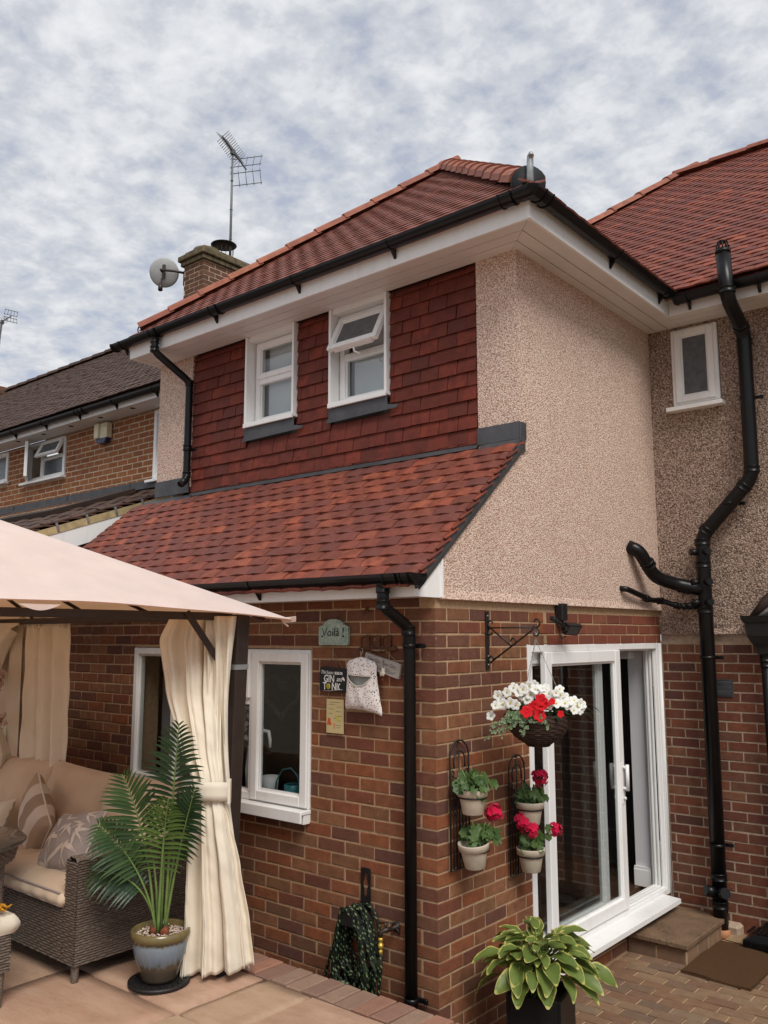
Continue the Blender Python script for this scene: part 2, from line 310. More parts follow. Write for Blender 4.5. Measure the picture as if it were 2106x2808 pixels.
MAT['coir'] = mat_coir()
def step_mat():
    t = NT('worn_step_slab'); p = t.pos(); c = t.ramp(t.noise(p, 7, 5, .65), [(.3, (.125, .078, .048)), (.7, (.22, .14, .085))])
    c = t.mix(t.math('MULTIPLY', t.ramp(t.noise(p, 34, 5, .75), [(.55, (0, 0, 0)), (.62, (1, 1, 1))]), t.ramp(t.noise(p, 3.3, 2), [(.42, (0, 0, 0)), (.55, (1, 1, 1))])), c, (.03, .024, .018))
    t.col(c); t.bump(t.noise(p, 60, 5, .7), .6, .01); return t.set(.8, 0, .25)
MAT['step'] = step_mat()
def hose_mat():
    t = NT('black_green_braided_hose'); uv = t.n('ShaderNodeTexCoord').outputs['UV']; sp = t.n('ShaderNodeSeparateXYZ'); t.l(uv, sp.inputs[0])
    a = t.math('FRACT', t.math('ADD', t.math('MULTIPLY', sp.outputs[1], 30), t.math('MULTIPLY', sp.outputs[0], 2)))
    b = t.math('FRACT', t.math('ADD', t.math('MULTIPLY', sp.outputs[1], 15), t.math('MULTIPLY', sp.outputs[0], -1)))
    f = t.math('MULTIPLY', t.math('LESS_THAN', a, .32), t.math('LESS_THAN', b, .5)); c = t.mix(f, (.005, .009, .006), t.mix(t.noise(t.pos(), 20), (.07, .14, .03), (.20, .25, .15)))
    t.col(c); return t.set(.6, 0, .3)
MAT['hosepipe'] = hose_mat()
MAT['groundm'] = plain('grey_ground', (.16, .13, .10), .95, 0, .1, .2, 1.5, .4, 20)
def stripe_mat():
    t = NT('striped_cushion_cloth'); uv = t.n('ShaderNodeTexCoord').outputs['UV']; sp = t.n('ShaderNodeSeparateXYZ'); t.l(uv, sp.inputs[0])
    c = t.ramp(sp.outputs[1], [(0, (.40, .30, .21)), (.22, (.62, .54, .46)), (.40, (.36, .27, .20)), (.60, (.64, .56, .48)), (.80, (.42, .31, .22))], 'CONSTANT'); t.col(c)
    t.bump(t.noise(t.pos(), 14, 4, .6), .3, .01); return t.set(.9, 0, .2)
MAT['stripe'] = stripe_mat()

# ---------------------------------------------------------------- mesh helpers
WO = {}
OCC = []          # big things that hide others, for choosing which pieces show
class MB:
    def __init__(s): s.v = []; s.f = []; s.sm = []; s.mi = []; s.uv = []; s.hasuv = False
    def add(s, vs, fs, smooth=False, m=0, uv=None):
        o = len(s.v); s.v += [tuple(v) for v in vs]; s.f += [tuple(i+o for i in f) for f in fs]
        s.sm += [smooth]*len(fs); s.mi += [m]*len(fs)
        if uv: s.hasuv = True; s.uv += list(uv)
        else: s.uv += [(0, 0)]*len(vs)
        return s
    def box(s, x0, x1, y0, y1, z0, z1, ch=0, m=0):
        return s.obox(((x0+x1)/2, (y0+y1)/2, (z0+z1)/2), (abs(x1-x0)/2, 0, 0), (0, abs(y1-y0)/2, 0), (0, 0, abs(z1-z0)/2), ch, m)
    def obox(s, c, a, b, d, ch=0, m=0):
        c, a, b, d = Vector(c), Vector(a), Vector(b), Vector(d)
        if not ch:
            vs = [c+a*i+b*j+d*k for i in (-1, 1) for j in (-1, 1) for k in (-1, 1)]
            return s.add(vs, [(0, 1, 3, 2), (4, 6, 7, 5), (0, 4, 5, 1), (2, 3, 7, 6), (0, 2, 6, 4), (1, 5, 7, 3)], False, m)
        A, B, D = a.length, b.length, d.length; an, bn, dn = a/A, b/B, d/D; ch = min(ch, A*.45, B*.45, D*.45)
        vs = []; idx = {}
        for i in (-1, 1):
            for j in (-1, 1):
                for k in (-1, 1):
                    for q in range(3):
                        e = [A, B, D]; e = [x-ch for x in e]; e[q] += ch
                        idx[(i, j, k, q)] = len(vs); vs.append(c+an*i*e[0]+bn*j*e[1]+dn*k*e[2])
        fs = []
        for i in (-1, 1):
            fs.append([idx[(i, -1, -1, 0)], idx[(i, 1, -1, 0)], idx[(i, 1, 1, 0)], idx[(i, -1, 1, 0)]][::i])
            fs.append([idx[(-1, i, -1, 1)], idx[(-1, i, 1, 1)], idx[(1, i, 1, 1)], idx[(1, i, -1, 1)]][::i])
            fs.append([idx[(-1, -1, i, 2)], idx[(1, -1, i, 2)], idx[(1, 1, i, 2)], idx[(-1, 1, i, 2)]][::i])
            for j in (-1, 1):
                fs.append([idx[(i, j, -1, 0)], idx[(i, j, -1, 1)], idx[(i, j, 1, 1)], idx[(i, j, 1, 0)]][::i*j])
                fs.append([idx[(i, -1, j, 2)], idx[(i, -1, j, 0)], idx[(i, 1, j, 0)], idx[(i, 1, j, 2)]][::i*j])
                fs.append([idx[(-1, i, j, 1)], idx[(-1, i, j, 2)], idx[(1, i, j, 2)], idx[(1, i, j, 1)]][::i*j])
                for k in (-1, 1): fs.append([idx[(i, j, k, 0)], idx[(i, j, k, 1)], idx[(i, j, k, 2)]][::i*j*k])
        return s.add(vs, fs, False, m)
    def prism(s, poly, ext, m=0):       # poly: 3-D points, extruded by ext
        n = len(poly); P = [Vector(p) for p in poly]; E = Vector(ext)
        nn = sum(((P[i]-P[0]).cross(P[(i+1) % n]-P[0]) for i in range(n)), Vector())
        if nn.dot(E) > 0: P = P[::-1]
        return s.add(P+[p+E for p in P], [tuple(range(n)), tuple(range(2*n-1, n-1, -1))]+[((i+1) % n, i, n+i, n+(i+1) % n) for i in range(n)], False, m)
    def tube(s, pts, r, n=8, closed=False, m=0, uv=False, cap=True):
        P = [Vector(p) for p in pts]; k = len(P); rr = r if isinstance(r, (list, tuple)) else [r]*k
        ref = None; vs = []; uvs = []; acc = 0
        for i in range(k):
            t = (P[(i+1) % k]-P[i-1]) if closed else (P[min(i+1, k-1)]-P[max(i-1, 0)])
            t = t.normalized() if t.length > 1e-9 else Vector((0, 0, 1))
            if ref is None: ref = t.orthogonal().normalized()
            ref = (ref-t*ref.dot(t)); ref = ref.normalized() if ref.length > 1e-6 else t.orthogonal().normalized()
            b = t.cross(ref)
            if i: acc += (P[i]-P[i-1]).length
            for j in range(n):
                a = 2*PI*j/n; vs.append(P[i]+(ref*math.cos(a)+b*math.sin(a))*rr[i]); uvs.append((j/n, acc))
        fs = []
        for i in range(k if closed else k-1):
            i2 = (i+1) % k
            for j in range(n): fs.append((i*n+j, i*n+(j+1) % n, i2*n+(j+1) % n, i2*n+j))
        s.add(vs, fs, True, m, uvs if uv else None)
        if cap and not closed:
            o = len(s.v)-len(vs); s.f += [tuple(o+j for j in range(n))[::-1], tuple(o+(k-1)*n+j for j in range(n))]; s.sm += [False]*2; s.mi += [m]*2
        return s
    def lathe(s, prof, c, n=24, axis=(0, 0, 1), m=0, smooth=True, a0=0, a1=2*PI, sy=1):
        ax = Vector(axis).normalized(); e1 = ax.orthogonal().normalized() if abs(ax.z) < .99 else Vector((1, 0, 0)); e2 = ax.cross(e1); c = Vector(c)
        full = abs(a1-a0-2*PI) < 1e-6; cnt = n if full else n+1; vs = []
        for r, z in prof:
            for j in range(cnt):
                a = a0+(a1-a0)*j/n; vs.append(c+(e1*math.cos(a)+e2*math.sin(a)*sy)*r+ax*z)
        fs = []
        for i in range(len(prof)-1):
            for j in range(n):
                j2 = (j+1) % cnt; fs.append((i*cnt+j, i*cnt+j2, (i+1)*cnt+j2, (i+1)*cnt+j))
        return s.add(vs, fs, smooth, m)
    def grid(s, fn, nu, nv, smooth=True, m=0, uv=True, cu=False):
        vs = []; uvs = []
        for j in range(nv+1):
            for i in range(nu+(0 if cu else 1)):
                vs.append(fn(i/nu, j/nv)); uvs.append((i/nu, j/nv))
        w = nu if cu else nu+1; fs = []
        for j in range(nv):
            for i in range(nu):
                i2 = (i+1) % w if cu else i+1; fs.append((j*w+i, j*w+i2, (j+1)*w+i2, (j+1)*w+i))
        return s.add(vs, fs, smooth, m, uvs if uv else None)
    def mesh(s, name, mats, off=(0, 0, 0)):
        off = Vector(off); me = bpy.data.meshes.new(name); me.from_pydata([tuple(Vector(v)-off) for v in s.v], [], s.f)
        for m in (mats if isinstance(mats, (list, tuple)) else [mats]): me.materials.append(MAT[m] if isinstance(m, str) else m)
        me.polygons.foreach_set('use_smooth', s.sm); me.polygons.foreach_set('material_index', s.mi)
        if s.hasuv:
            u = me.uv_layers.new(name='UVMap'); li = [0]*len(me.loops); me.loops.foreach_get('vertex_index', li)
            fl = [];
            for i in li: fl += s.uv[i]
            u.data.foreach_set('uv', fl)
        me.update(); return me
    def build(s, name, mats, parent=None, base=None, occ=False, kind=None):
        off = WO[parent.name] if parent else Vector(base or (0, 0, 0))
        o = bpy.data.objects.new(name, s.mesh(name, mats, off)); COL.objects.link(o)
        if parent: o.parent = parent
        else: o.location = off
        WO[o.name] = off.copy()
        if kind: o['kind'] = kind
        if occ: OCC.append((s.v, s.f))
        return o
def tag(o, label, cat, group=None):
    o['label'] = label; o['category'] = cat
    if group: o['group'] = group
    return o
def thing(name, label, cat, loc, group=None):
    o = bpy.data.objects.new(name, None); COL.objects.link(o); o.location = loc; o.empty_display_size = .2
    WO[o.name] = Vector(loc); return tag(o, label, cat, group)
def struct(o): o['kind'] = 'structure'; return o
def mobj(name, me, parent, M):           # an object sharing mesh data, M in world space
    o = bpy.data.objects.new(name, me); COL.objects.link(o); o.parent = parent
    o.matrix_local = Matrix.Translation(-WO[parent.name]) @ M; WO[o.name] = M.translation.copy(); return o
def frame(c, u, v, n):
    m = Matrix((Vector(u), Vector(v), Vector(n))).transposed().to_4x4(); m.translation = Vector(c); return m
class Pieces:
    """collects alike pieces of one thing: the 300 that show largest become parts, the rest one joined part"""
    ALL = []
    def __init__(s, name, mat, restparent, limit=298):
        s.name, s.mat, s.rp, s.limit, s.it, s.mb, s.me = name, mat, restparent, limit, [], {}, {}; Pieces.ALL.append(s)
    def add(s, key, gen, M, parent, area):
        if key not in s.mb: s.mb[key] = gen()
        s.it.append((key, M, parent, area))
    def finish(s, bvh):
        sc = []
        for q in s.it:
            c = q[1].translation; p = px(c); w = -1
            if p and -40 < p[0] < 2146 and -40 < p[1] < 2848:
                d = (CAM_LOC-c); n = Vector(q[1].col[2][:3]).normalized(); cosv = n.dot(d.normalized())
                w = q[3]*max(cosv, .02)/p[2]**2
                c2 = c+n*.02; h = bvh.ray_cast(c2+(CAM_LOC-c2).normalized()*.05, (CAM_LOC-c2).normalized(), (CAM_LOC-c2).length-.1)
                if h[0] is not None: w *= .001
            sc.append((w, q))
        sc.sort(key=lambda t: -t[0]); rest = MB(); nr = 0
        for i, (w, (key, M, parent, a)) in enumerate(sc):
            if i < s.limit and w > 1e-6:
                if key not in s.me: s.me[key] = s.mb[key].mesh(s.name, s.mat)
                mobj(s.name, s.me[key], parent, M)
            else:
                b = s.mb[key]; rest.add([M @ Vector(v) for v in b.v], b.f, False); nr += 1
        if nr: rest.build(s.name+'s', s.mat, s.rp, kind='stuff')

# ---------------------------------------------------------------- bricks and tiles
def brick_mesh(l, h=.065, d=.03, ch=.003):
    b = MB(); j = lambda: R(-.0026, .0026)
    y0, y1 = -h/2, h/2
    f = [(-l/2+ch+j(), y0+ch+j(), 0), (l/2-ch+j(), y0+ch+j(), 0), (l/2-ch+j(), y1-ch+j(), 0), (-l/2+ch+j(), y1-ch+j(), 0)]
    e = [(-l/2+j(), y0+j(), -ch), (l/2+j(), y0+j(), -ch), (l/2+j(), y1+j(), -ch), (-l/2+j(), y1+j(), -ch)]
    k = [(-l/2, y0, -d), (l/2, y0, -d), (l/2, y1, -d), (-l/2, y1, -d)]
    return b.add(f+e+k, [(0, 1, 2, 3)]+[(4+i, 4+(i+1) % 4, (i+1) % 4, i) for i in range(4)]+[(8+i, 8+(i+1) % 4, 4+(i+1) % 4, 4+i) for i in range(4)])
def cuts(a, b, holes, z0, z1):          # free intervals of [a,b] at this course
    iv = [(a, b)]
    for (h0, h1, g0, g1) in holes:
        if g0 < z1-.02 and g1 > z0+.02:
            nv = []
            for p, q in iv:
                if h1 <= p or h0 >= q: nv.append((p, q)); continue
                if h0 > p: nv.append((p, h0))
                if h1 < q: nv.append((h1, q))
            iv = nv
    return iv
def lay_bricks(P, parent, org, u, n, length, z0, z1, holes=(), start=lambda k: 0.0, phase=lambda k: 0.0, depth=.03, key='a', jit=.0012, gap=.011):
    org, u, n = Vector(org), Vector(u), Vector(n); k0 = int(round(z0/.075)); k = k0
    up_ = Vector((0, 0, 1)); flip = u.cross(up_).dot(n) < 0
    while (k+1)*.075 <= z1+.055:
        za, zb = k*.075, min((k+1)*.075, z1+.01); h = zb-za-gap
        if h < .02: break
        for a, b in cuts(start(k), length, holes, za, zb):
            x = a+.0; p = phase(k); m = math.floor((a-p)/.225)
            while True:
                s0, s1 = p+m*.225, p+(m+1)*.225; m += 1
                if s0 >= b: break
                s0, s1 = max(s0, a), min(s1, b)
                if 0 < s0-a < .02: s0 = a
                if s1-s0 < .035: continue
                l = round((s1-s0-gap)/.004)*.004; c = org+u*((s0+s1)/2)+up_*((za+zb)/2-.0)+n*R(-jit, jit)
                va = random.randrange(5); uu = -u if flip else u
                P.add((key, l, round(h, 3), va), lambda l=l, h=h: brick_mesh(l, h, depth), frame(c, uu, up_, n), parent, l*h)
        k += 1
def wall_backing(mb, org, u, n, length, z0, z1, holes=(), thick=.22, rec=.004, start=0):
    org, u, n = Vector(org), Vector(u), Vector(n)
    us = sorted({start, length}|{x for h in holes for x in h[:2] if start < x < length}); zs = sorted({z0, z1}|{x for h in holes for x in h[2:] if z0 < x < z1})
    for i in range(len(us)-1):
        for j in range(len(zs)-1):
            cu, cz = (us[i]+us[i+1])/2, (zs[j]+zs[j+1])/2
            if any(h[0] < cu < h[1] and h[2] < cz < h[3] for h in holes): continue
            mb.obox(org+u*cu+Vector((0, 0, cz))-n*(rec+thick/2), u*(us[i+1]-us[i])/2, n*thick/2, (0, 0, (zs[j+1]-zs[j])/2))
    return mb
def tile_mesh(w=.162, l=.19, t=.013, camber=.006, lift=.022, cc=.003):
    b = MB(); vs = []; j = R(-.002, .002); k = R(-.002, .002)
    nv = 3
    for side in (0, 1):
        for q in range(nv+1):
            v = l*q/nv; n = lift*(1-q/nv)+camber*(1-(2*q/nv-1)**2)-side*t
            for xx, e in ((-w/2, j), (0, cc), (w/2, k)): vs.append((xx, v, n+e))
    fs = []; o = 3*(nv+1)
    for q in range(nv):
        for x in range(2): fs.append((q*3+x, q*3+x+1, q*3+x+4, q*3+x+3))
        fs += [(o+q*3, q*3, q*3+3, o+q*3+3), (q*3+2, o+q*3+2, o+q*3+5, q*3+5)]
    fs += [(o, o+1, 1, 0), (o+1, o+2, 2, 1)]
    return b.add(vs, fs, False)
def lay_tiles(P, parent, org, u, v, n, ulen, vlen, inside, gauge=.1, w=.165, key='t', umin=0, rows=None, jit=.0015, **kw):
    org, u, v, n = Vector(org), Vector(u).normalized(), Vector(v).normalized(), Vector(n).normalized()
    r = 0; nrow = rows or int(vlen/gauge)
    for r in range(nrow):
        vv = r*gauge; x = umin-(w/2 if r % 2 else 0)
        while x < ulen-.02:
            a, b = max(x, umin), min(x+w, ulen); x += w
            if b-a < .03: continue
            cu = (a+b)/2
            if not inside(cu, vv+gauge*.5): continue
            wd = round((b-a-.003)/.005)*.005; va = random.randrange(6)
            c = org+u*cu+v*(vv+R(-.002, .002))+n*R(0, jit); vr = (v+u*R(-.006, .006)).normalized(); ur = vr.cross(n)
            nn = (n+v*R(-.008, .008)).normalized()
            P.add((key, wd, va), lambda wd=wd: tile_mesh(w=wd, **kw), frame(c, ur, vr, nn), parent, wd*gauge)
def half_pipe(mb, p0, p1, r=.056, outward=(0, -1, 0), n=10, t=.004):
    p0, p1 = Vector(p0), Vector(p1); d = (p1-p0).normalized(); o = Vector(outward).normalized(); dn = Vector((0, 0, -1))
    vs = []; prof = []
    for k in range(n+1):
        a = PI*k/n; prof.append((math.cos(a)*r, math.sin(a)*r*1.0))
    prof += [(x*(1-t/r), y*(1-t/r)) for x, y in prof[::-1]]
    m = len(prof)
    for p in (p0, p1): vs += [p+o*x+dn*y for x, y in prof]
    fs = [((i+1) % m, i, m+i, m+(i+1) % m) for i in range(m)]
    cap = [(i, i+1, m-2-i, m-1-i) for i in range(n)]
    fs += cap+[tuple(m+i for i in f[::-1]) for f in cap]
    return mb.add(vs, fs, False)
def text_mesh(body, size, parent, c, u, v, matname, depth=.0012, name='lettering', sx=1, shear=0, align='CENTER', bold=0):
    cu = bpy.data.curves.new('txt', 'FONT'); cu.body = body; cu.size = size; cu.extrude = depth; cu.align_x = align; cu.align_y = 'CENTER'; cu.shear = shear; cu.offset = bold; cu.resolution_u = 2
    to = bpy.data.objects.new('txt', cu); COL.objects.link(to); dg = bpy.context.evaluated_depsgraph_get()
    me = bpy.data.meshes.new_from_object(to.evaluated_get(dg)); bpy.data.objects.remove(to); bpy.data.curves.remove(cu)
    me.materials.clear(); me.materials.append(MAT[matname])
    u, v = Vector(u).normalized(), Vector(v).normalized(); n = u.cross(v)
    return mobj(name, me, parent, frame(c, u*sx, v, n))

# ================================================================ THE SETTING
g = MB(); g.add([(-400, -400, -.03), (400, -400, -.03), (400, 400, -.03), (-400, 400, -.03)], [(0, 1, 2, 3)])
struct(g.build('ground', 'groundm'))
yard = MB(); yard.box(-.02, 6, -.47, 3.13, -.028, -.004); yard = struct(yard.build('yard', 'mortar'))
PV = Pieces('paver', 'paver', yard)
def paver_mesh(l, w): 
    return brick_mesh(l, w, .02, .004)
row = 0; y = -.4
while y < 3.1:                        # stretcher-bond block paving, courses along X
    x = .01+(row % 2)*-.1+R(-.02, .02)
    while x < 2.6:
        x0 = max(x, .012)
        if x+.2-x0 > .04 and not (0 < x0 < .44 and 2.25 < y < 3.1):
            l = round((x+.2-x0-.008)/.004)*.004; va = random.randrange(6)
            PV.add((l, va), lambda l=l: paver_mesh(l, .094), frame((x0+l/2+.004, y+.05, .006+R(-.003, .003)), (1, R(-.01, .01), 0), (0, 1, 0), (R(-.01, .01), R(-.01, .01), 1)), yard, l*.094)
        x += .206
    y += .102; row += 1
TZ = .5                                # raised terrace
ter = MB(); ter.box(-6.5, 6, -9, -.475, -.027, TZ-.05); ter = struct(ter.build('terrace', 'mortar', occ=True))
PC = Pieces('coping_brick', 'coping', ter)
x = -3.0; 
while x < 3.0:
    va = random.randrange(8); PC.add((va,), lambda: (lambda b: b)(brick_mesh(.1025, .205, .062, .006)), frame((x, -.562+R(-.004, .004), TZ+.004+R(-.003, .003)), (1, R(-.02, .02), 0), (R(-.02, .02), 1, 0), (R(-.015, .015), R(-.015, .015), 1)), ter, .02); x += .1125
FB = Pieces('terrace_wall_brick', 'brick', ter, 60)
for k in range(5):
    x = -3+(k % 2)*.11
    while x < 3:
        FB.add((random.randrange(4),), lambda: brick_mesh(.215, .065, .02), frame((x, -.470, k*.075+.05), (-1, 0, 0), (0, 0, 1), (0, 1, 0)), ter, .01); x += .225
PS = Pieces('paving_slab', 'slab', ter)
def slab_mesh(a, b):
    m = MB(); nx, ny = 8, 8; vs = []; e = [[R(-.004, .004) for _ in range(2)] for _ in range(4*9)]
    for j in range(ny+1):
        for i in range(nx+1):
            xx, yy = -a/2+a*i/nx, -b/2+b*j/ny
            if j == 0: yy += e[i][0]
            if j == ny: yy += e[i+9][0]
            if i == 0: xx += e[j+18][0]
            if i == nx: xx += e[j+27][0]
            ed = i in (0, nx) or j in (0, ny); vs.append((xx, yy, (-.005 if ed else 0)+R(-.0012, .0012)))
    fs = [(j*9+i, j*9+i+1, j*9+i+10, j*9+i+9) for j in range(ny) for i in range(nx)]
    ring = [i for i in range(9)]+[j*9+8 for j in range(1, 9)]+[72+i for i in range(7, -1, -1)]+[j*9 for j in range(7, 0, -1)]
    o = len(vs); vs += [(vs[i][0], vs[i][1], -.03) for i in ring]; n = len(ring)
    fs += [(ring[(i+1) % n], ring[i], o+i, o+(i+1) % n) for i in range(n)]
    return m.add(vs, fs, True)
def slab(x0, x1, y0, y1):
    a, b = x1-x0-.012, y1-y0-.012
    PS.add((a, b, x0), lambda: slab_mesh(a, b), frame(((x0+x1)/2, (y0+y1)/2, TZ+R(-.002, .002)), (1, 0, 0), (0, 1, 0), (R(-.003, .003), R(-.003, .003), 1)), ter, a*b)
# joints read from the photograph: x = -0.27 and x = -0.62, y = -1.21
slab(-.62, -.27, -1.21, -.67); slab(-.27, .62, -1.21, -.67); slab(-1.52, -.62, -1.21, -.67); slab(-2.1, -1.52, -1.21, -.67)
slab(.62, 1.2, -1.21, -.67); slab(1.2, 2.1, -1.21, -.67); slab(-3.0, -2.1, -1.21, -.67); slab(-3.9, -3.0, -1.21, -.67)
yy = -1.21; widths = [(.62, [.9, .58, .28, .9, .58]), (.9, [.58, .9, .9, .28]), (.62, [.9, .58, .9, .9]), (.58, [.58, .9, .58, .9]), (.9, [.9, .9, .58])]
for k, (dd, ws) in enumerate(widths):
    xx = [-3.5, -3.74, -3.3, -3.6, -3.5][k]; i = 0
    if k == 0: xx = -.62-.9-.9-.58-.62
    while xx < 2.4:
        wv = ws[i % len(ws)] if k else [.62, .58, .9, .9, .9, .58, .9, .9][i % 8]
        slab(xx, xx+wv, yy-dd, yy); xx += wv; i += 1
    yy -= dd

# ================================================================ THE HOUSE
house = thing('brick_house', 'red brick house with tile hung and pebble dashed upper floor, nearest the patio', 'house', (0, 0, 0))
S40 = math.tan(math.radians(40.2)); C40 = math.cos(math.radians(40.2)); N40 = math.sin(math.radians(40.2))
BR = Pieces('brick', 'brick', house)
# front wall (runs left from the corner) and side wall with the sliding door
WH = [(.967, 2.863, 1.105, 2.16)]
wa = wall_backing(MB(), (0, 0, 0), (-1, 0, 0), (0, -1, 0), 4.22, 0, 2.46, WH, start=.006).build('brick_wall', 'mortar', house, occ=True)
odd = lambda k: k % 2 == 1
lay_bricks(BR, wa, (0, 0, 0), (-1, 0, 0), (0, -1, 0), 4.22, 0, 2.46, WH, start=lambda k: -.0045 if odd(k) else .1125, phase=lambda k: 0 if odd(k) else .1125, depth=.1)
DH = [(.985, 3.095, .2, 2.19)]
wb = wall_backing(MB(), (0, 0, 0), (0, 1, 0), (1, 0, 0), 3.13, 0, 2.46, DH, start=.006).build('brick_wall', 'mortar', house, occ=True)
lay_bricks(BR, wb, (0, 0, 0), (0, 1, 0), (1, 0, 0), 3.13, 0, 2.40, [(0, 9, 2.18, 3)]+DH, start=lambda k: .1125 if odd(k) else -.0045, phase=lambda k: .1125 if odd(k) else 0, depth=.1)
BR2 = Pieces('lintel_brick', 'brick_red', house, 90)
lay_bricks(BR, wb, (0, 0, 0), (0, 1, 0), (1, 0, 0), 1.2, 2.175, 2.40, (), start=lambda k: .1125 if odd(k) else -.0045, phase=lambda k: .1125 if odd(k) else 0, depth=.1)
lay_bricks(BR2, wb, (0, 0, 0), (0, 1, 0), (1, 0, 0), 3.125, 2.175, 2.40, (), start=lambda k: 1.2375 if odd(k) else 1.125, phase=lambda k: .1125 if odd(k) else 0, depth=.1)
# rear wall of the main house, right of the extension
wc = wall_backing(MB(), (0, 3.13, 0), (1, 0, 0), (0, -1, 0), 4.5, 0, 2.26).build('brick_wall', 'mortar_old', house, occ=True)
BC = Pieces('old_brick', 'brick_old', house, 220)
lay_bricks(BC, wc, (0, 3.13, 0), (1, 0, 0), (0, -1, 0), 4.5, .15, 2.19, (), start=lambda k: .004, phase=lambda k: -.06 if odd(k) else .05, key='c', jit=.002)
for i in range(7):                    # larger plinth blocks at the foot of the rear wall
    BC.add(('pl', i % 3), lambda: brick_mesh(.205, .135, .03), frame((.12+i*.216+R(-.01, .01), 3.133, .075), (1, 0, 0), (0, 0, 1), (0, -1, 0)), wc, .03)
plinth = MB(); plinth.obox((.25, 3.06, .04), (.3, 0, 0), (0, .06, .0), (0, -.01, .06), .02); plinth.build('mortar_fillet', 'mortar_old', house)

# pebble dash
vz = lambda y: 2.717+S40*(y-.055)      # line of the catslide verge on the side wall
pd = MB(); pd.prism([(-.2, .03, 2.445), (-.2, 3.12, 2.445), (-.2, 3.12, 4.86), (-.2, .93, 4.86), (-.2, .93, vz(.93)), (-.2, .03, vz(.03))], (.215, 0, 0))
pd.prism([(.015, .03, 2.445), (.015, 3.12, 2.445), (.030, 3.12, 2.447), (.030, .03, 2.447), ], (0, 0, .004)); pd.prism([(.0151, .03, 2.449), (.030, .03, 2.449), (.0151, .03, 2.50)], (0, 3.09, 0))
rw = pd.build('rendered_wall', 'dash', house, occ=True)
pl = MB(); pl.box(-.31, .0162, .927, 1.05, 3.45, 4.86); pl.build('rendered_pier', 'dash', house)
pl = MB(); pl.box(-4.0, -3.49, .93, 1.1, 3.6, 4.86); pl.box(-4.0, -3.8, 1.1, 3.2, 3.0, 4.86); pl.build('rendered_pier', 'dash', house, occ=True)
WM = [(.215, .612, 4.15, 4.82)]
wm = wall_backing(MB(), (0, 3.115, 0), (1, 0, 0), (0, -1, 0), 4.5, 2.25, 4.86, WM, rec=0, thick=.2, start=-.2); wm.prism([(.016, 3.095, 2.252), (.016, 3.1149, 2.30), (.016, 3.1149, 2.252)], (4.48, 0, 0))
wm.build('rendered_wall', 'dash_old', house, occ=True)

# tile hung front
TH_X0, TH_X1 = -3.49, -.31; W1 = (-2.715, -2.115, 4.02, 4.9); W2 = (-1.705, -1.115, 4.02, 4.9)
thm = MB()
holes = [(TH_X1-W2[1], TH_X1-W2[0], 4.03, 4.9), (TH_X1-W1[1], TH_X1-W1[0], 4.03, 4.9)]
wall_backing(thm, (TH_X1, .975, 0), (-1, 0, 0), (0, -1, 0), TH_X1-TH_X0, 3.45, 4.86, holes, thick=.1, rec=0)
th = thm.build('tile_hung_wall', 'dark', house, occ=True)
TT = Pieces('wall_tile', 'tile_hung', house)
def hung(rows, x0, x1, zb, g=.1025):
    for r in rows:
        z = zb+r*g; x = x0-(.0825 if r % 2 else 0)-.05
        while x < x1-.01:
            a, b = max(x, x0), min(x+.165, x1); x += .165
            if b-a < .02: continue
            segs = [(a, b)]
            for w in (W1, W2):
                if z+g*.75 > w[2]-.13: segs = [q for (p, e) in segs for q in ((p, min(e, w[0]-.012)), (max(p, w[1]+.012), e)) if q[1]-q[0] > .02]
            for p, e in segs:
                if any(w[0] < (p+e)/2 < w[1] and z+g*.75 > w[2]-.13 for w in (W1, W2)): continue
                wd = round((e-p-.004)/.004)*.004; va = random.randrange(6); top = min(.135, 4.85-z)
                if top < .03: continue
                top = round(top, 2)
                TT.add((wd, va, top), lambda wd=wd, top=top: tile_mesh(wd, top, .012, .003, R(.020, .027), R(-.001, .004)), frame(((p+e)/2+R(-.002, .002), .958, z+R(-.002, .002)), (1, R(-.012, .012), R(-.006, .006)), (0, R(-.01, .02), 1), (0, -1, 0)), th, wd*g)
hung([-1], TH_X0, TH_X1, 3.605, .06); hung(range(0, 13), TH_X0, TH_X1, 3.555)

# soffits, fascias
sf = MB(); sb = []
for k in range(3):                     # three boards, mitred at the corner
    y0, y1 = .612+k*.107, .612+k*.107+.099
    m0, m1 = .30-k*.107, .30-k*.107-.099
    b = MB(); b.prism([(-3.99, y0, 4.842), (-3.99, y1, 4.842), (m1, y1, 4.842), (m0, y0, 4.842)], (0, 0, .012)); b.build('soffit_board', 'soffit', house)
    b = MB(); b.prism([(m0, y0+.004, 4.842), (m1, y1+.004, 4.842), (m1, 3.125, 4.842), (m0, 3.125, 4.842)], (0, 0, .012)); b.build('soffit_board', 'soffit', house)
b = MB(); b.box(-3.99, .30, .61, .95, 4.858, 4.87); b.box(-.05, .3, .9, 3.1, 4.858, 4.868); b.build('soffit_backing', 'dark', house, occ=True)
b = MB(); b.box(-4.0, .304, .588, .610, 4.835, 5.0, .003); b.build('fascia', 'white', house)
b = MB(); b.box(.304, .326, .587, 2.83, 4.835, 5.0, .003); b.build('fascia', 'white', house)
b = MB(); b.box(.296, .330, .583, .62, 4.833, 5.001, .004); b.build('fascia_corner_trim', 'white', house)
b = MB(); b.box(-4.012, -3.99, .586, 1.3, 4.835, 5.0, .003); b.build('fascia', 'white', house)
b = MB(); b.box(.327, 4.5, 2.80, 2.822, 4.835, 4.98, .003); b.build('fascia', 'cream' if 0 else 'soffit', house)
for k in range(3):
    b = MB(); b.box(.3025, 4.5, 2.825+k*.1, 2.825+k*.1+.093, 4.842, 4.854); b.build('soffit_board', 'soffit', house)
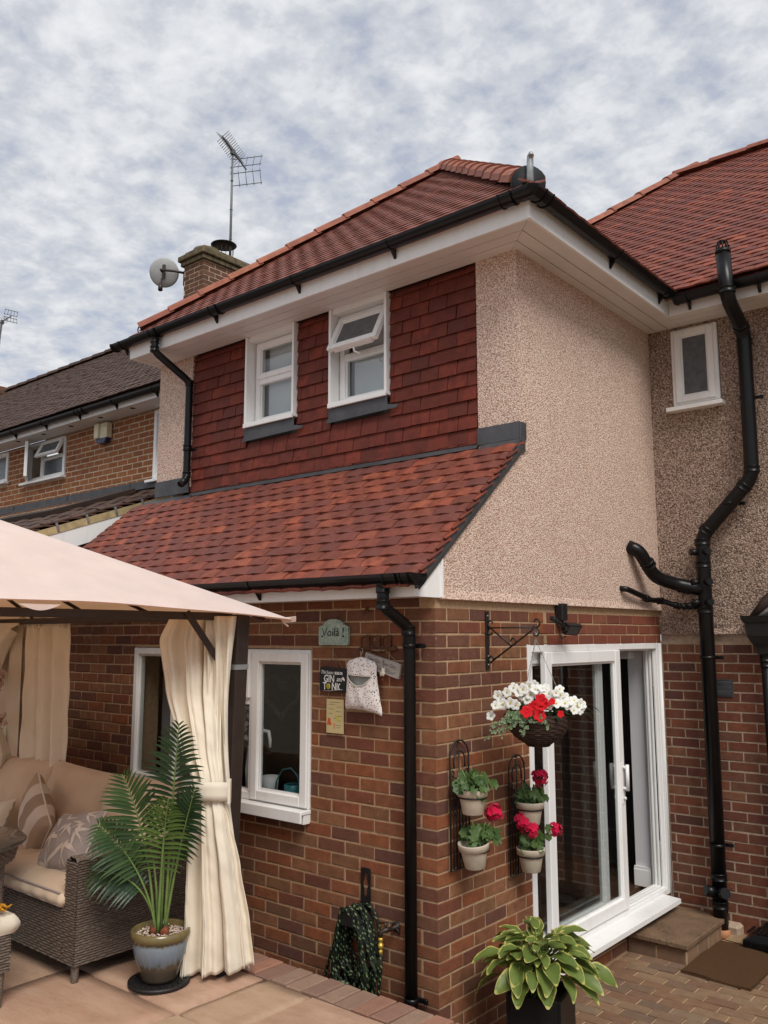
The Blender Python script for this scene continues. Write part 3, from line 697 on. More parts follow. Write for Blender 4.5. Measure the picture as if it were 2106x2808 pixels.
# eaves box of the lean-to (catslide) roof
b = MB(); b.box(-4.25, .018, -.20, -.18, 2.452, 2.545, .003); b.build('fascia', 'white', house)
b = MB(); b.box(-4.25, -.002, -.179, -.004, 2.455, 2.465); b.build('soffit_board', 'soffit', house)
b = MB(); b.prism([(.000, -.178, 2.453), (.000, .034, 2.453), (.000, .034, vz(.034)-.004), (.000, -.178, vz(-.178)-.02)], (.019, 0, 0)); b.obox((.018, .036, 2.575), (.010, 0, 0), (0, .010, 0), (0, 0, .122), .003); b.obox((.008, -.19, 2.50), (.016, 0, 0), (0, .016, 0), (0, 0, .047), .003)
b.build('eaves_end_panel', 'white', house)

# catslide roof
nv = Vector((0, -N40, C40)); vv = Vector((0, C40, N40)); zr = lambda y: vz(y)+.012
cs = MB(); cs.prism([(-4.24, -.20, zr(-.20)), (.03, -.20, zr(-.20)), (.03, .955, zr(.955)), (-4.24, .955, zr(.955))], nv*-.03)
cat = cs.build('catslide_roof', 'dark', house, occ=True)
TR = Pieces('catslide_tile', 'tile', house)
lay_tiles(TR, cat, Vector((-4.25, -.255, zr(-.255)))+nv*.012, (1, 0, 0), vv, nv, 4.285, 1.55, lambda u, v: True, gauge=.1, rows=15, lift=.044, camber=.017, cc=.007, jit=.006, t=.016)
# grey verge strip with the edges of the undercloak tiles
b = MB(); y0, y1 = -.21, .90
b.prism([(.0195, y0, vz(y0)-.0), (.0195, y1, vz(y1)-.0), (.0195, y1, vz(y1)+.055), (.0195, y0, vz(y0)+.055)], (.014, 0, 0)); b.build('verge_strip', 'lead', house)
UC = Pieces('undercloak_tile', 'tile', house, 40)
for r in range(14):
    c = Vector((.036, -.17, vz(-.17)))+vv*(r*.1)+nv*.048; UC.add((r % 3,), lambda: MB().obox((0, 0, 0), (.012, 0, 0), (0, .075, 0), (0, 0, .005), .001), frame(c, (1, 0, 0), (vv-nv*.22).normalized(), (nv+vv*.22).normalized()), cat, .01)
# lead work
b = MB(); b.prism([(-3.48, .945, zr(.86)+.05), (-.31, .945, zr(.86)+.05), (-.31, .945, 3.60), (-3.48, .945, 3.60)], (0, .012, 0)); b.obox(Vector((-1.9, .915, zr(.915)+.062)), (1.59, 0, 0), vv*.03, nv*.003); b.build('lead_flashing', 'lead', house)
b = MB(); b.obox((-.145, .921, 3.582), (.170, 0, 0), (0, .006, 0), (0, 0, .060), .003); b.obox((.022, .955, 3.582), (.005, 0, 0), (0, .04, 0), (0, 0, .058), .003); b.obox((.024, .925, 3.475), (.005, 0, 0), (0, .05, .015), (0, 0, .05), .003)
b.obox(Vector((-.12, .86, zr(.86)+.062)), (.155, 0, 0), vv*.075, nv*.003); b.build('lead_flashing', 'lead', house)
b = MB(); b.obox((-3.75, .922, 3.62), (.258, 0, 0), (0, .007, 0), (0, 0, .075), .003); b.obox(Vector((-3.78, .85, zr(.85)+.062)), (.36, 0, 0), vv*.09, nv*.003); b.build('lead_flashing', 'lead', house)
b = MB()
for w in (W1, W2):
    b.prism([(w[0]-.03, .912, 3.905), (w[1]+.10, .912, 3.915), (w[1]+.12, .912, 3.935), (w[1]+.010, .912, 3.955), (w[1]+.008, .912, 4.03), (w[0]-.006, .912, 4.03), (w[0]-.008, .912, 3.945)], (0, -.004, 0))
b.build('lead_flashing', 'lead', house)

# upper hipped roof
PH = .86; a = math.atan(PH); hz = lambda y: 5.03+PH*(y-.58)
nh = Vector((0, -math.sin(a), math.cos(a))); vh = Vector((0, math.cos(a), math.sin(a)))
LX, RX, AP = -4.11, .41, Vector((-1.85, 2.79, hz(2.79)))
hb = MB(); y0 = .53
hb.prism([(LX, y0, hz(y0)-.02), (RX, y0, hz(y0)-.02), (AP.x, AP.y, AP.z-.02)], nh*-.04)
hb.add([(RX, y0, hz(y0)), (RX, 5, hz(y0)), (AP.x, 5, AP.z), tuple(AP)], [(0, 1, 2, 3)]); hb.add([(LX, y0, hz(y0)), (LX, 5, hz(y0)), (AP.x, 5, AP.z), tuple(AP)], [(3, 2, 1, 0)])
hr = hb.build('hipped_roof', 'tile_upper', house, occ=True)
TU = Pieces('hipped_roof_tile', 'tile_upper', house)
hl = (AP-Vector((AP.x, y0, hz(y0)))).length
lay_tiles(TU, hr, Vector((LX, y0-.02, hz(y0-.02))), (1, 0, 0), vh, nh, RX-LX, hl, lambda u, v: (v < hl*u/((RX-LX)/2)+.02 and v < hl*(RX-LX-u)/((RX-LX)/2)+.02), gauge=.1, key='u', lift=.024)
# right-hand slope, seen only edge-on, tiled with the same tiles
nr_ = Vector((math.sin(a), 0, math.cos(a))); vr_ = Vector((-math.cos(a), 0, math.sin(a)))
lay_tiles(TU, hr, Vector((RX+.02, y0, hz(y0)-.02)), (0, 1, 0), vr_, nr_, 2.6, hl, lambda u, v: v < hl*u/((RX-LX)/2)+.02, gauge=.1, key='u', lift=.024)
HT = Pieces('hip_tile', 'ridge', house, 120)
def ridge_mesh(l=.32, r=.12, hgt=.085, t=.014):
    b = MB(); n = 8; prof = [(-r*math.cos(PI*k/n), hgt*math.sin(PI*k/n)**.8) for k in range(n+1)]; inn = [(x*.88, max(0, z-t)) for x, z in prof]; vs = []
    for yy, s_ in ((0, 1.04), (l, .98)):
        vs += [(x*s_, yy, z*s_+(.012 if yy == 0 else 0)) for x, z in prof]+[(x*s_, yy, z*s_+(.012 if yy == 0 else 0)) for x, z in inn]
    m = n+1; fs = []
    for k in range(n):
        fs += [(k+1, k, 2*m+k, 2*m+k+1), (k, k+1, m+k+1, m+k), (2*m+k+1, 2*m+k, 3*m+k, 3*m+k+1)]
    return b.add(vs, fs, False)
def ridge_run(P, parent, p0, p1, step, key, lift=.0, first=0, **kw):
    p0, p1 = Vector(p0), Vector(p1); d = (p1-p0).normalized(); L_ = (p1-p0).length; sx = d.cross(Vector((0, 0, 1))).normalized(); n = sx.cross(d)
    k = first
    while k*step < L_-.05:
        c = p0+d*(k*step)+n*lift; v = random.randrange(4); P.add((key, v), lambda: ridge_mesh(l=step+.035, **kw), frame(c, (sx+n*R(-.01, .01)).normalized(), d, n), parent, .03); k += 1
ridge_run(HT, hr, (LX+.15, y0+.15, hz(y0+.15)), AP, .325, 'l', -.005)
ridge_run(HT, hr, (RX-.15, y0+.15, hz(y0+.15)), AP, .325, 'r', .0, r=.12, hgt=.095)
ridge_run(HT, hr, AP, AP+Vector((0, 2.4, 0)), .4, 'a', .02)
hd = Vector((-1, 1, PH)).normalized()
b = MB()       # dark disc closing the lowest hip tile
b.lathe([(.0, 0), (.104, 0), (.113, .01), (.113, .03), (0, .03)], (RX-.14, y0+.14, hz(y0+.15)-.005), 22, axis=(1, -1, -.25)); b.build('hip_end_cap', 'slate', house)
b = MB(); c = Vector((RX-.09, y0+.09, hz(y0+.09)-.01))
b.tube([c+Vector((-.03, .03, 0)), c+Vector((0, 0, .05)), c+Vector((.004, -.004, .16)), c+Vector((.012, -.012, .2)), c+Vector((.022, -.022, .205)), c+Vector((.028, -.028, .19))], [.024, .024, .022, .021, .020, .018], 6); b.build('hip_iron', 'galv', house)
b = MB(); c = Vector((LX+.14, y0+.14, hz(y0+.14)+.05)); b.tube([c+Vector((-.02-.035*math.cos(t)*(1-t/9), 0.0, .03+.035*math.sin(t)*(1-t/9)-.03)) for t in [i*.5 for i in range(-4, 11)]], .006, 6); b.build('hip_iron', 'iron', house)
b = MB()
for i in range(1, 11):
    c = Vector((LX+.15, y0+.15, hz(y0+.15)))+Vector((1, 1, PH)).normalized()*(i*.325)+Vector((0, 0, .075)); b.obox(c, (.02, -.02, 0), (.008, .008, .007), (0, 0, .014))
    c = Vector((RX-.15, y0+.15, hz(y0+.15)))+hd*(i*.325)+Vector((0, 0, .115)); b.obox(c, (.02, .02, 0), (-.007, .007, .006), (0, 0, .012))
b.build('hip_clip', 'black', house)

# main roof behind, right
PM = .85; am = math.atan(PM); mz = lambda y: 5.0+PM*(y-2.72); nm = Vector((0, -math.sin(am), math.cos(am))); vm = Vector((0, math.cos(am), math.sin(am)))
RY = 6.0; RXE = -.72
mb = MB(); mb.prism([(-3.9, 2.72, mz(2.72)-.02), (4.6, 2.72, mz(2.72)-.02), (4.6, RY, mz(RY)-.02), (RXE, RY, mz(RY)-.02)], nm*-.04)
mb.add([(RXE, RY, mz(RY)), (4.6, RY, mz(RY)), (4.6, 9.2, mz(2.72)), (-3.9, 9.2, mz(2.72))], [(0, 3, 2, 1)])
mr = mb.build('main_roof', 'tile_upper', house, occ=True)
TM = Pieces('main_roof_tile', 'tile', house)
ml = (RY-2.72)/math.cos(am)
lay_tiles(TM, mr, Vector((-3.9, 2.69, mz(2.69))), (1, 0, 0), vm, nm, 6.6, ml, lambda u, v: v < ml*u/(RXE+3.9)+.03 and (u > 1.6), gauge=.1, key='m', lift=.03, camber=.009, cc=.005)
ridge_run(HT, mr, (RXE-1.6, RY-1.6*1.03, mz(RY)-1.6*PM*1.03), (RXE, RY, mz(RY)), .42, 'h', -.012, r=.145)
ridge_run(HT, mr, (RXE, RY, mz(RY)), (4.0, RY, mz(RY)), .44, 'q', -.012, r=.14)

# rainwater goods
def gutter(p0, p1, outw, r=.056, clips=(), unions=(), caps=(1, 1), name='gutter', par=None):
    b = MB(); half_pipe(b, p0, p1, r, outw); p0, p1 = Vector(p0), Vector(p1); d = (p1-p0).normalized(); o = Vector(outw)
    g_ = b.build(name, 'black', par or house)
    for t in unions:
        b = MB(); c = p0+d*t; half_pipe(b, c-d*.045, c+d*.045, r+.008, outw, t=.007); half_pipe(b, c-d*.048, c-d*.038, r+.014, outw, t=.009); half_pipe(b, c+d*.038, c+d*.048, r+.014, outw, t=.009); b.build('gutter_union', 'black', g_)
    for t in clips:
        b = MB(); c = p0+d*t; half_pipe(b, c-d*.014, c+d*.014, r+.006, outw, t=.005)
        b.prism([c-o*(r-.004)+Vector((0, 0, .0)), c-o*(r-.004)+Vector((0, 0, -r*2.0)), c-o*(r*.2)+Vector((0, 0, -r*1.02)), c+o*r*.55+Vector((0, 0, -r*.86))], d*.022); b.build('gutter_bracket', 'black', g_)
    for i, e in enumerate(caps):
        if e: b = MB(); half_pipe(b, (p0, p1)[i]-d*.012, (p0, p1)[i]+d*.012, r+.008, outw, t=.06); b.build('gutter_end_cap', 'black', g_)
    return g_
gy, gz = .532, 4.992
gutter((-4.17, gy, gz), (.36, gy, gz), (0, -1, 0), clips=[.12, 1.44, 2.44, 3.4], unions=[.64, 1.5, 4.38], caps=(1, 0))
gutter((.382, .51, gz), (.382, 2.66, gz-.0), (1, 0, 0), clips=[1.2, 2.08], unions=[.14], caps=(0, 1))
b = MB(); half_pipe(b, (.30, gy, gz), (.385, gy, gz), .064, (0, -1, 0), t=.008); half_pipe(b, (.382, .508, gz), (.382, .62, gz), .064, (1, 0, 0), t=.008); b.lathe([(0, -.062), (.03, -.058), (.055, -.035), (.064, 0)], (.382, gy, gz), 14); b.build('gutter_corner', 'black', house)
gutter((.42, 2.735, 4.955), (4.4, 2.735, 4.955), (0, -1, 0), clips=[.08, .62, 1.3], unions=[.05], caps=(1, 0))
g2 = gutter((-4.2, -.258, 2.592), (.06, -.258, 2.575), (0, -1, 0), r=.058, clips=[1.4, 2.96], unions=[4.12, 4.24], caps=(1, 1))
def pipe(name, pts, r, collars=(), clips=(), par=None, wall=(0, 1, 0), n=14):
    # rounded bends
    P = [Vector(p) for p in pts]; Q = [P[0]]
    for i in range(1, len(P)-1):
        a_, b_, c_ = P[i-1], P[i], P[i+1]; e = min(r*1.5, (b_-a_).length*.45, (c_-b_).length*.45); s0 = b_+(a_-b_).normalized()*e; s1 = b_+(c_-b_).normalized()*e
        for t in (0, .25, .5, .75, 1): Q.append(s0*(1-t)**2+b_*2*t*(1-t)+s1*t*t)
    Q.append(P[-1]); b = MB(); b.tube(Q, r, n); o = b.build(name, 'black', par or house)
    for c, d in collars:
        c, d = Vector(c), Vector(d).normalized(); b = MB(); b.tube([c-d*.028, c-d*.02, c-d*.018, c+d*.018, c+d*.02, c+d*.028], [r+.001, r+.009, r+.005, r+.005, r+.009, r+.001], n); b.build('pipe_collar', 'black', o)
    for c, w, side in clips:
        c, w, side = Vector(c), Vector(w), Vector(side); b = MB(); b.tube([c+Vector((0, 0, -.013)), c+Vector((0, 0, .013))], r+.005, n); b.obox(c+w*(r*.9)+side*(r+.022), side*.03, w*.008, (0, 0, .013), .003); b.obox(c+w*(r*.9)+side*(r+.04), side*.006, w*.012, (0, 0, .006)); b.build('pipe_clip', 'black', o)
    return o
dpx = -.140
pipe('downpipe', [(-.165, -.258, 2.54), (-.165, -.258, 2.40), (dpx, -.058, 2.285), (dpx, -.058, .02)], .034, [((-.165, -.258, 2.50), (0, 0, 1)), ((-.165, -.258, 2.41), (0, 0, 1)), ((dpx, -.066, 2.27), (0, 0, 1))], [((dpx, -.058, 2.185), (0, 1, 0), (1, 0, 0)), ((dpx, -.058, .33), (0, 1, 0), (1, 0, 0))])
pipe('downpipe', [(-3.54, gy, 4.95), (-3.54, gy, 4.80), (-3.46, .87, 4.575), (-3.46, .87, 3.66), (-3.45, .80, 3.60)], .034, [((-3.54, gy, 4.90), (0, 0, 1)), ((-3.54, gy, 4.82), (0, 0, 1)), ((-3.46, .87, 4.56), (0, 0, 1)), ((-3.46, .87, 3.95), (0, 0, 1)), ((-3.46, .87, 3.70), (0, 0, 1))], [((-3.46, .87, 3.93), (0, 1, 0), (1, 0, 0))])
b = MB(); b.lathe([(.030, 0), (.030, -.06)], (-3.448, .795, 3.597), 14, axis=(.13, -.75, -.6)); b.build('pipe_shoe', 'dark', house)

# soil stack with branches
SY = 3.0
st = pipe('soil_stack', [(.846, 2.62, 5.16), (.86, 2.62, 4.80), (.852, 2.99, 4.63), (.845, SY, 3.46), (.432, SY, 3.03), (.418, SY, .06)], .055,
     [((.86, 2.62, 4.86), (0, 0, 1)), ((.853, 2.93, 4.655), (0, .8, -.5)), ((.85, SY, 4.55), (0, 0, 1)), ((.845, SY, 3.52), (0, 0, 1)), ((.78, SY, 3.395), (-.42, 0, -.43)), ((.47, SY, 3.075), (-.42, 0, -.43)), ((.43, SY, 2.98), (0, 0, 1)), ((.428, SY, 2.80), (0, 0, 1)), ((.426, SY, 2.44), (0, 0, 1)), ((.419, SY, .43), (0, 0, 1)), ((.418, SY, .23), (0, 0, 1))],
     [((.846, SY, 4.10), (0, 1, 0), (1, 0, 0)), ((.424, SY, 2.07), (0, 1, 0), (1, 0, 0)), ((.42, SY, .66), (0, 1, 0), (1, 0, 0)), ((.66, SY, 3.27), (0, 1, 0), (1, 0, 0))], n=18)
b = MB()
for z in (2.90, 2.66, 2.50):
    for dxx in (-.06, .06): b.tube([(.428+dxx*.4, SY-.03, z), (.428+dxx*1.25, SY-.075, z)], [.026, .026], 12)
for dxx in (-1, 1): b.tube([(.419+dxx*.02, SY-.03, .32), (.419+dxx*.075, SY-.085, .34)], [.04, .04], 12)
b.build('stack_boss', 'black', st)
b = MB(); c = Vector((.846, 2.62, 5.16)); b.tube([c, c+Vector((0, 0, .03))], [.058, .058], 16)
for k in range(10):
    an = k*PI/5; b.tube([c+Vector((.052*math.cos(an), .052*math.sin(an), .03)), c+Vector((.036*math.cos(an), .036*math.sin(an), .095))], .005, 4)
b.tube([c+Vector((0, 0, .093)), c+Vector((0, 0, .103))], [.038, .034], 12); b.build('vent_cage', 'black', st)
pipe('waste_branch', [(.01, 2.53, 2.94), (.09, 2.56, 2.90), (.13, 2.75, 2.70), (.24, 2.93, 2.645), (.42, SY-.01, 2.60)], .052, [((.115, 2.66, 2.80), (.1, .5, -.5)), ((.27, 2.945, 2.635), (.9, .3, -.2)), ((.31, 2.96, 2.625), (.9, .3, -.2))], par=st, n=18)
pipe('waste_branch', [(.0, 2.36, 2.60), (.06, 2.37, 2.595), (.065, 2.80, 2.525), (.10, 2.95, 2.52), (.22, 2.985, 2.475), (.40, SY, 2.47)], .022, [((.063, 2.72, 2.535), (0, 1, -.15)), ((.09, 2.93, 2.52), (.3, .6, 0)), ((.21, 2.98, 2.48), (.9, .1, -.3)), ((.28, 2.99, 2.474), (1, .05, 0)), ((.33, 2.99, 2.474), (1, .05, 0))], par=st)
b = MB(); b.tube([(.418, SY, .0), (.418, SY, .06)], .066, 18); b.build('clay_socket', 'terra', house)
# hopper at the right edge
hp = MB(); hp.add(*(lambda R_: ([(x, y, z) for z, w, d in R_ for x, y in ((.845-w, 3.09-d*2), (.845+w, 3.09-d*2), (.845+w, 3.09), (.845-w, 3.09))], [(i*4+j, i*4+(j+1) % 4, i*4+4+(j+1) % 4, i*4+4+j) for i in range(len(R_)-1) for j in range(4)]+[((len(R_)-1)*4, (len(R_)-1)*4+1, (len(R_)-1)*4+2, (len(R_)-1)*4+3)]))([(2.10, .045, .045), (2.15, .05, .05), (2.19, .075, .065), (2.24, .092, .08), (2.33, .10, .085), (2.345, .112, .092), (2.39, .125, .10), (2.385, .105, .085)]))
hp = hp.build('rainwater_hopper', 'iron', house)
pipe('downpipe', [(.845, 3.045, 2.12), (.86, 3.045, .02)], .036, [((.845, 3.045, 2.07), (0, 0, 1)), ((.846, 3.045, 2.03), (0, 0, 1))])
b = MB(); b.tube([(.80, 2.98, 2.36), (.90, 2.99, 2.50), (1.1, 3.03, 2.66)], .045, 14); b.build('waste_pipe', 'bronze', house)
b = MB(); b.tube([(.83, 2.95, 2.36), (.95, 2.96, 2.46), (1.1, 3.0, 2.56)], .02, 10); b.build('waste_pipe', 'galv', house)

# ---------------------------------------------------------------- windows and door
def rect_frame(b, org, u, v, n, w0, w1, h0, h1, bar, depth, ch=.006):
    org, u, v, n = map(Vector, (org, u, v, n)); P = lambda x, y, z: org+u*x+v*y+n*z
    def bar_(x0, x1, y0, y1): b.obox(P((x0+x1)/2, (y0+y1)/2, -depth/2), u*(x1-x0)/2, v*(y1-y0)/2, n*depth/2, ch)
    bar_(w0, w0+bar, h0, h1); bar_(w1-bar, w1, h0, h1); bar_(w0+bar-.001, w1-bar+.001, h0+.0006, h0+bar); bar_(w0+bar-.001, w1-bar+.001, h1-bar, h1-.0006)
    i = bar; k = .012    # glazing bead
    for (x0, x1, y0, y1) in ((w0+i, w0+i+k, h0+i, h1-i), (w1-i-k, w1-i, h0+i, h1-i), (w0+i+k, w1-i-k, h0+i, h0+i+k), (w0+i+k, w1-i-k, h1-i-k, h1-i)):
        b.obox(P((x0+x1)/2, (y0+y1)/2, -depth*.62), u*(x1-x0)/2, v*(y1-y0)/2, n*depth*.25)
def pane(parent, org, u, v, n, w0, w1, h0, h1, z, mat='glass', name='pane'):
    org, u, v, n = map(Vector, (org, u, v, n)); b = MB(); b.obox(org+u*(w0+w1)/2+v*(h0+h1)/2+n*z, u*(w1-w0)/2, v*(h1-h0)/2, n*.002); return b.build(name, mat, parent)
Z = (0, 0, 1)
# kitchen window, front wall
wo_ = (-2.863, -.012, 0); U = (1, 0, 0); Nf = (0, -1, 0)
b = MB(); rect_frame(b, wo_, U, Z, Nf, 0, 1.892, 1.19, 2.156, .05, .07)
for xm in (.50, 1.355): b.obox((wo_[0]+xm, .023, 1.673), (.022, 0, 0), (0, .035, 0), (0, 0, .435), .004)
b.obox((wo_[0]+.93, .023, 1.815), (.40, 0, 0), (0, .034, 0), (0, 0, .022), .004)
kw = b.build('window', 'white', house)
b = MB(); rect_frame(b, (-2.863, -.03, 0), U, Z, Nf, 1.372, 1.888, 1.20, 2.135, .062, .05); cs_ = b.build('casement', 'white', kw); pane(cs_, (-2.863, -.03, 0), U, Z, Nf, 1.434, 1.826, 1.26, 2.075, -.03)
b = MB(); rect_frame(b, (-2.863, -.03, 0), U, Z, Nf, .51, 1.345, 1.835, 2.135, .055, .05); tl_ = b.build('top_light', 'white', kw); pane(tl_, (-2.863, -.03, 0), U, Z, Nf, .565, 1.29, 1.89, 2.08, -.03)
pane(kw, wo_, U, Z, Nf, .052, .478, 1.24, 2.106, -.03); pane(kw, wo_, U, Z, Nf, .522, 1.333, 1.24, 1.793, -.032)
b = MB(); b.box(-2.90, -.965, -.075, .05, 1.165, 1.189, .004); b.box(-2.90, -.965, -.085, -.068, 1.118, 1.187, .004); b.box(-2.86, -.97, -.05, .05, 1.108, 1.163, .003); b.build('window_sill', 'white', kw)
b = MB(); b.tube([(-1.47, .02, 1.62), (-1.46, .055, 1.625), (-1.42, .065, 1.62), (-1.405, .065, 1.57), (-1.40, .062, 1.52)], [.012, .012, .013, .011, .008], 8); b.build('window_handle', 'white', kw)
# upstairs windows
def up_window(w, opened):
    x0, x1 = w[0], w[1]; org = (x0, 1.0, 0); wd = x1-x0
    b = MB(); rect_frame(b, org, U, Z, Nf, .026, wd-.026, 4.06, 4.80, .052, .06); b.obox((x0+wd/2, 1.03, 4.445), (wd/2-.076, 0, 0), (0, .029, 0), (0, 0, .028), .004); f = b.build('window', 'white', house)
    b = MB(); b.box(x0-.006, x0+.018, .900, 1.06, 4.035, 4.84, .003); b.box(x1-.018, x1+.006, .900, 1.06, 4.035, 4.84, .003); b.box(x0+.019, x1-.019, .926, 1.06, 4.80, 4.845); b.build('reveal_board', 'white', f)
    b = MB(); b.box(x0-.002, x1+.010, .886, 1.0, 4.030, 4.058, .003); b.box(x0+.0, x1+.008, .884, .905, 4.018, 4.052, .003); b.build('window_sill', 'white', f)
    pane(f, org, U, Z, Nf, .078, wd-.078, 4.112, 4.417, -.03)
    sw0, sw1 = .050, wd-.050
    if not opened:
        b = MB(); rect_frame(b, (x0, .985, 0), U, Z, Nf, sw0, sw1, 4.46, 4.785, .045, .045); s_ = b.build('top_light', 'white', f); pane(s_, (x0, .985, 0), U, Z, Nf, sw0+.045, sw1-.045, 4.505, 4.74, -.02)
    else:
        an = math.radians(27); v = Vector((0, math.sin(an), math.cos(an))); n = Vector((0, -math.cos(an), math.sin(an))); H = .335; org2 = Vector((x0, .975, 4.775))-v*H
        b = MB(); rect_frame(b, org2, U, v, n, sw0-.01, sw1+.01, 0, H, .05, .045)
        s_ = b.build('top_light', 'white', f); pane(s_, org2, U, v, n, sw0+.04, sw1-.04, .05, H-.05, -.02, 'frost')
        b = MB(); c = org2+Vector(U)*(wd/2)-n*.05; b.obox(c+v*.01, (.2, 0, 0), v*.01, n*.006); b.tube([c+Vector((0, 0, .01)), c+Vector((.0, .01, -.03)), c+Vector((.045, .03, -.055))], [.010, .009, .007], 6); b.build('window_handle', 'white', s_)
    b = MB(); b.box(x0+.12, x1, 1.078, 1.084, 4.0, 4.9); bl_ = b.build('blind', 'blind', f)
    b = MB(); b.box(x0-.02, x0+.21, 1.10, 1.12, 4.0, 4.9); b.build('curtain', 'darkwall', f)
up_window(W1, False); up_window(W2, True)
# window of the main house
b = MB(); org = (.215, 3.10, 0); rect_frame(b, org, U, Z, Nf, .0, .39, 4.155, 4.815, .05, .07); mw = b.build('window', 'white', house)
b = MB(); rect_frame(b, (.215, 3.085, 0), U, Z, Nf, .03, .36, 4.175, 4.80, .055, .05); q_ = b.build('casement', 'white', mw); pane(q_, (.215, 3.085, 0), U, Z, Nf, .085, .305, 4.23, 4.745, -.03, 'frost')
b = MB(); b.box(.175, .64, 3.03, 3.12, 4.10, 4.135, .004); b.build('window_sill', 'white', mw)
# sliding door
Ud, Nd = (0, 1, 0), (1, 0, 0); do = (0.0, .99, 0)
b = MB(); rect_frame(b, do, Ud, Z, Nd, 0, 2.095, .215, 2.185, .052, .13)
for zz_ in (.272, .283): pass
b.box(-.125, -.005, 1.045, 3.03, .266, .272)
for xx_ in (-.03, -.06, -.09): b.box(xx_-.004, xx_+.004, 1.045, 3.03, .270, .284)
for xx_ in (-.03, -.06, -.09): b.box(xx_-.005, xx_+.005, 3.012, 3.030, .285, 2.13)
door = b.build('sliding_door', 'white', house)
b = MB(); rect_frame(b, (.012, 1.19, 0), Ud, Z, Nd, 0, 1.125, .282, 2.135, .085, .045); d1 = b.build('door_panel', 'white', door); pane(d1, (.012, 1.19, 0), Ud, Z, Nd, .085, 1.04, .367, 2.05, -.022)
b = MB(); rect_frame(b, (-.055, 1.045, 0), Ud, Z, Nd, 0, 1.10, .282, 2.13, .075, .045); d2 = b.build('door_panel', 'white', door); pane(d2, (-.055, 1.045, 0), Ud, Z, Nd, .075, 1.025, .357, 2.055, -.022)
b = MB()
for zh in (1.13, 1.28): b.tube([(.012, 2.272, zh), (.05, 2.272, zh)], .012, 8)
b.tube([(.05, 2.272, 1.115), (.052, 2.272, 1.30)], .014, 8); b.box(.012, .018, 2.252, 2.292, 1.02, 1.31, .003); b.tube([(.02, 2.272, 1.06), (.035, 2.272, 1.06)], .010, 8); b.build('door_handle', 'white', d1)
b = MB(); b.box(-.05, -.044, 3.026, 3.032, .62, 1.83); b.build('lock_strip', 'black', door)
b = MB(); b.prism([(-.01, .97, .238), (.135, .97, .228), (.135, .97, .196), (-.01, .97, .196)], (0, 1.985, 0)); b.build('door_sill', 'white', door)
b = MB(); b.box(-.02, .004, .972, .9895, .215, 2.185); b.build('door_trim', 'white', door); b = MB(); b.tube([(.006, 3.085, .22), (.006, 3.085, 2.18)], .010, 8); b.build('door_trim', 'white', door)
# rooms behind the glass
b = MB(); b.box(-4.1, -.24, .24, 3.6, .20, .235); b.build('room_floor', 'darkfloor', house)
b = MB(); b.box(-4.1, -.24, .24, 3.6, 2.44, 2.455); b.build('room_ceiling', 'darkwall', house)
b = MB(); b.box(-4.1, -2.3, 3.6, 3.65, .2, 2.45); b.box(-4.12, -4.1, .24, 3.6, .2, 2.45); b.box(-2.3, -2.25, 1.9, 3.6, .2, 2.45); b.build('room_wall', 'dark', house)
b = MB(); b.box(-.275, -.132, 3.07, 3.12, .235, 2.44); b.build('room_wall', 'inwhite', house, occ=True)
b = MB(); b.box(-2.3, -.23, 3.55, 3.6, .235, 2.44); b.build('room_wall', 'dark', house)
b = MB(); b.box(-.285, -.14, 3.045, 3.069, .236, .37, .004); b.box(-.282, -.14, 3.050, 3.069, .371, .39); b.build('skirting_board', 'white', house)
b = MB(); b.box(-.9, -.2, 2.95, 3.06, 2.05, 2.12, .01); b.build('blind_rail', 'inwhite', house)
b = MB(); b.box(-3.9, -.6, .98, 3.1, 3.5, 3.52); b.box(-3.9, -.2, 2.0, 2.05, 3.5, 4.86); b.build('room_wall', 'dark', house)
b = MB(); b.box(-2.85, -.98, .06, .26, 1.10, 1.19); b.build('window_board', 'inwhite', house)
b = MB(); b.box(-2.6, -2.52, .30, .34, 1.0, 2.3); b.box(-2.86, -2.55, .26, .30, .9, 2.4); b.build('curtain', 'darkwall', house)
# step, small things fixed to the house
stp = thing('door_step', 'worn brown slab step on a brick edge below the sliding door', 'step', (.22, 2.65, 0))
b = MB(); b.box(.015, .435, 2.265, 3.04, -.02, .085, .003); b.build('step_core', 'mortar', stp)
b = MB(); b.obox((.235, 2.645, .125), (.222, 0, 0), (0, .415, 0), (0, 0, .018), .006); b.build('tread_slab', 'step', stp)
SB = Pieces('step_brick', 'paver', stp, 40)
for i in range(2): SB.add((i,), lambda: brick_mesh(.205, .1, .03), frame((.11+i*.215, 2.262, .05), (1, 0, 0), (0, 0, 1), (0, -1, 0)), stp, .02)
for i in range(4): SB.add((9+i,), lambda: brick_mesh(.19, .1, .03), frame((.438, 2.37+i*.2, .05), (0, 1, 0), (0, 0, 1), (1, 0, 0)), stp, .02)
b = MB(); b.lathe([(0, .03), (.08, .026), (.16, .012), (.2, 0)], (.56, 3.03, .004), 16, sy=.5); struct(b.build('soil_patch', 'earth'))

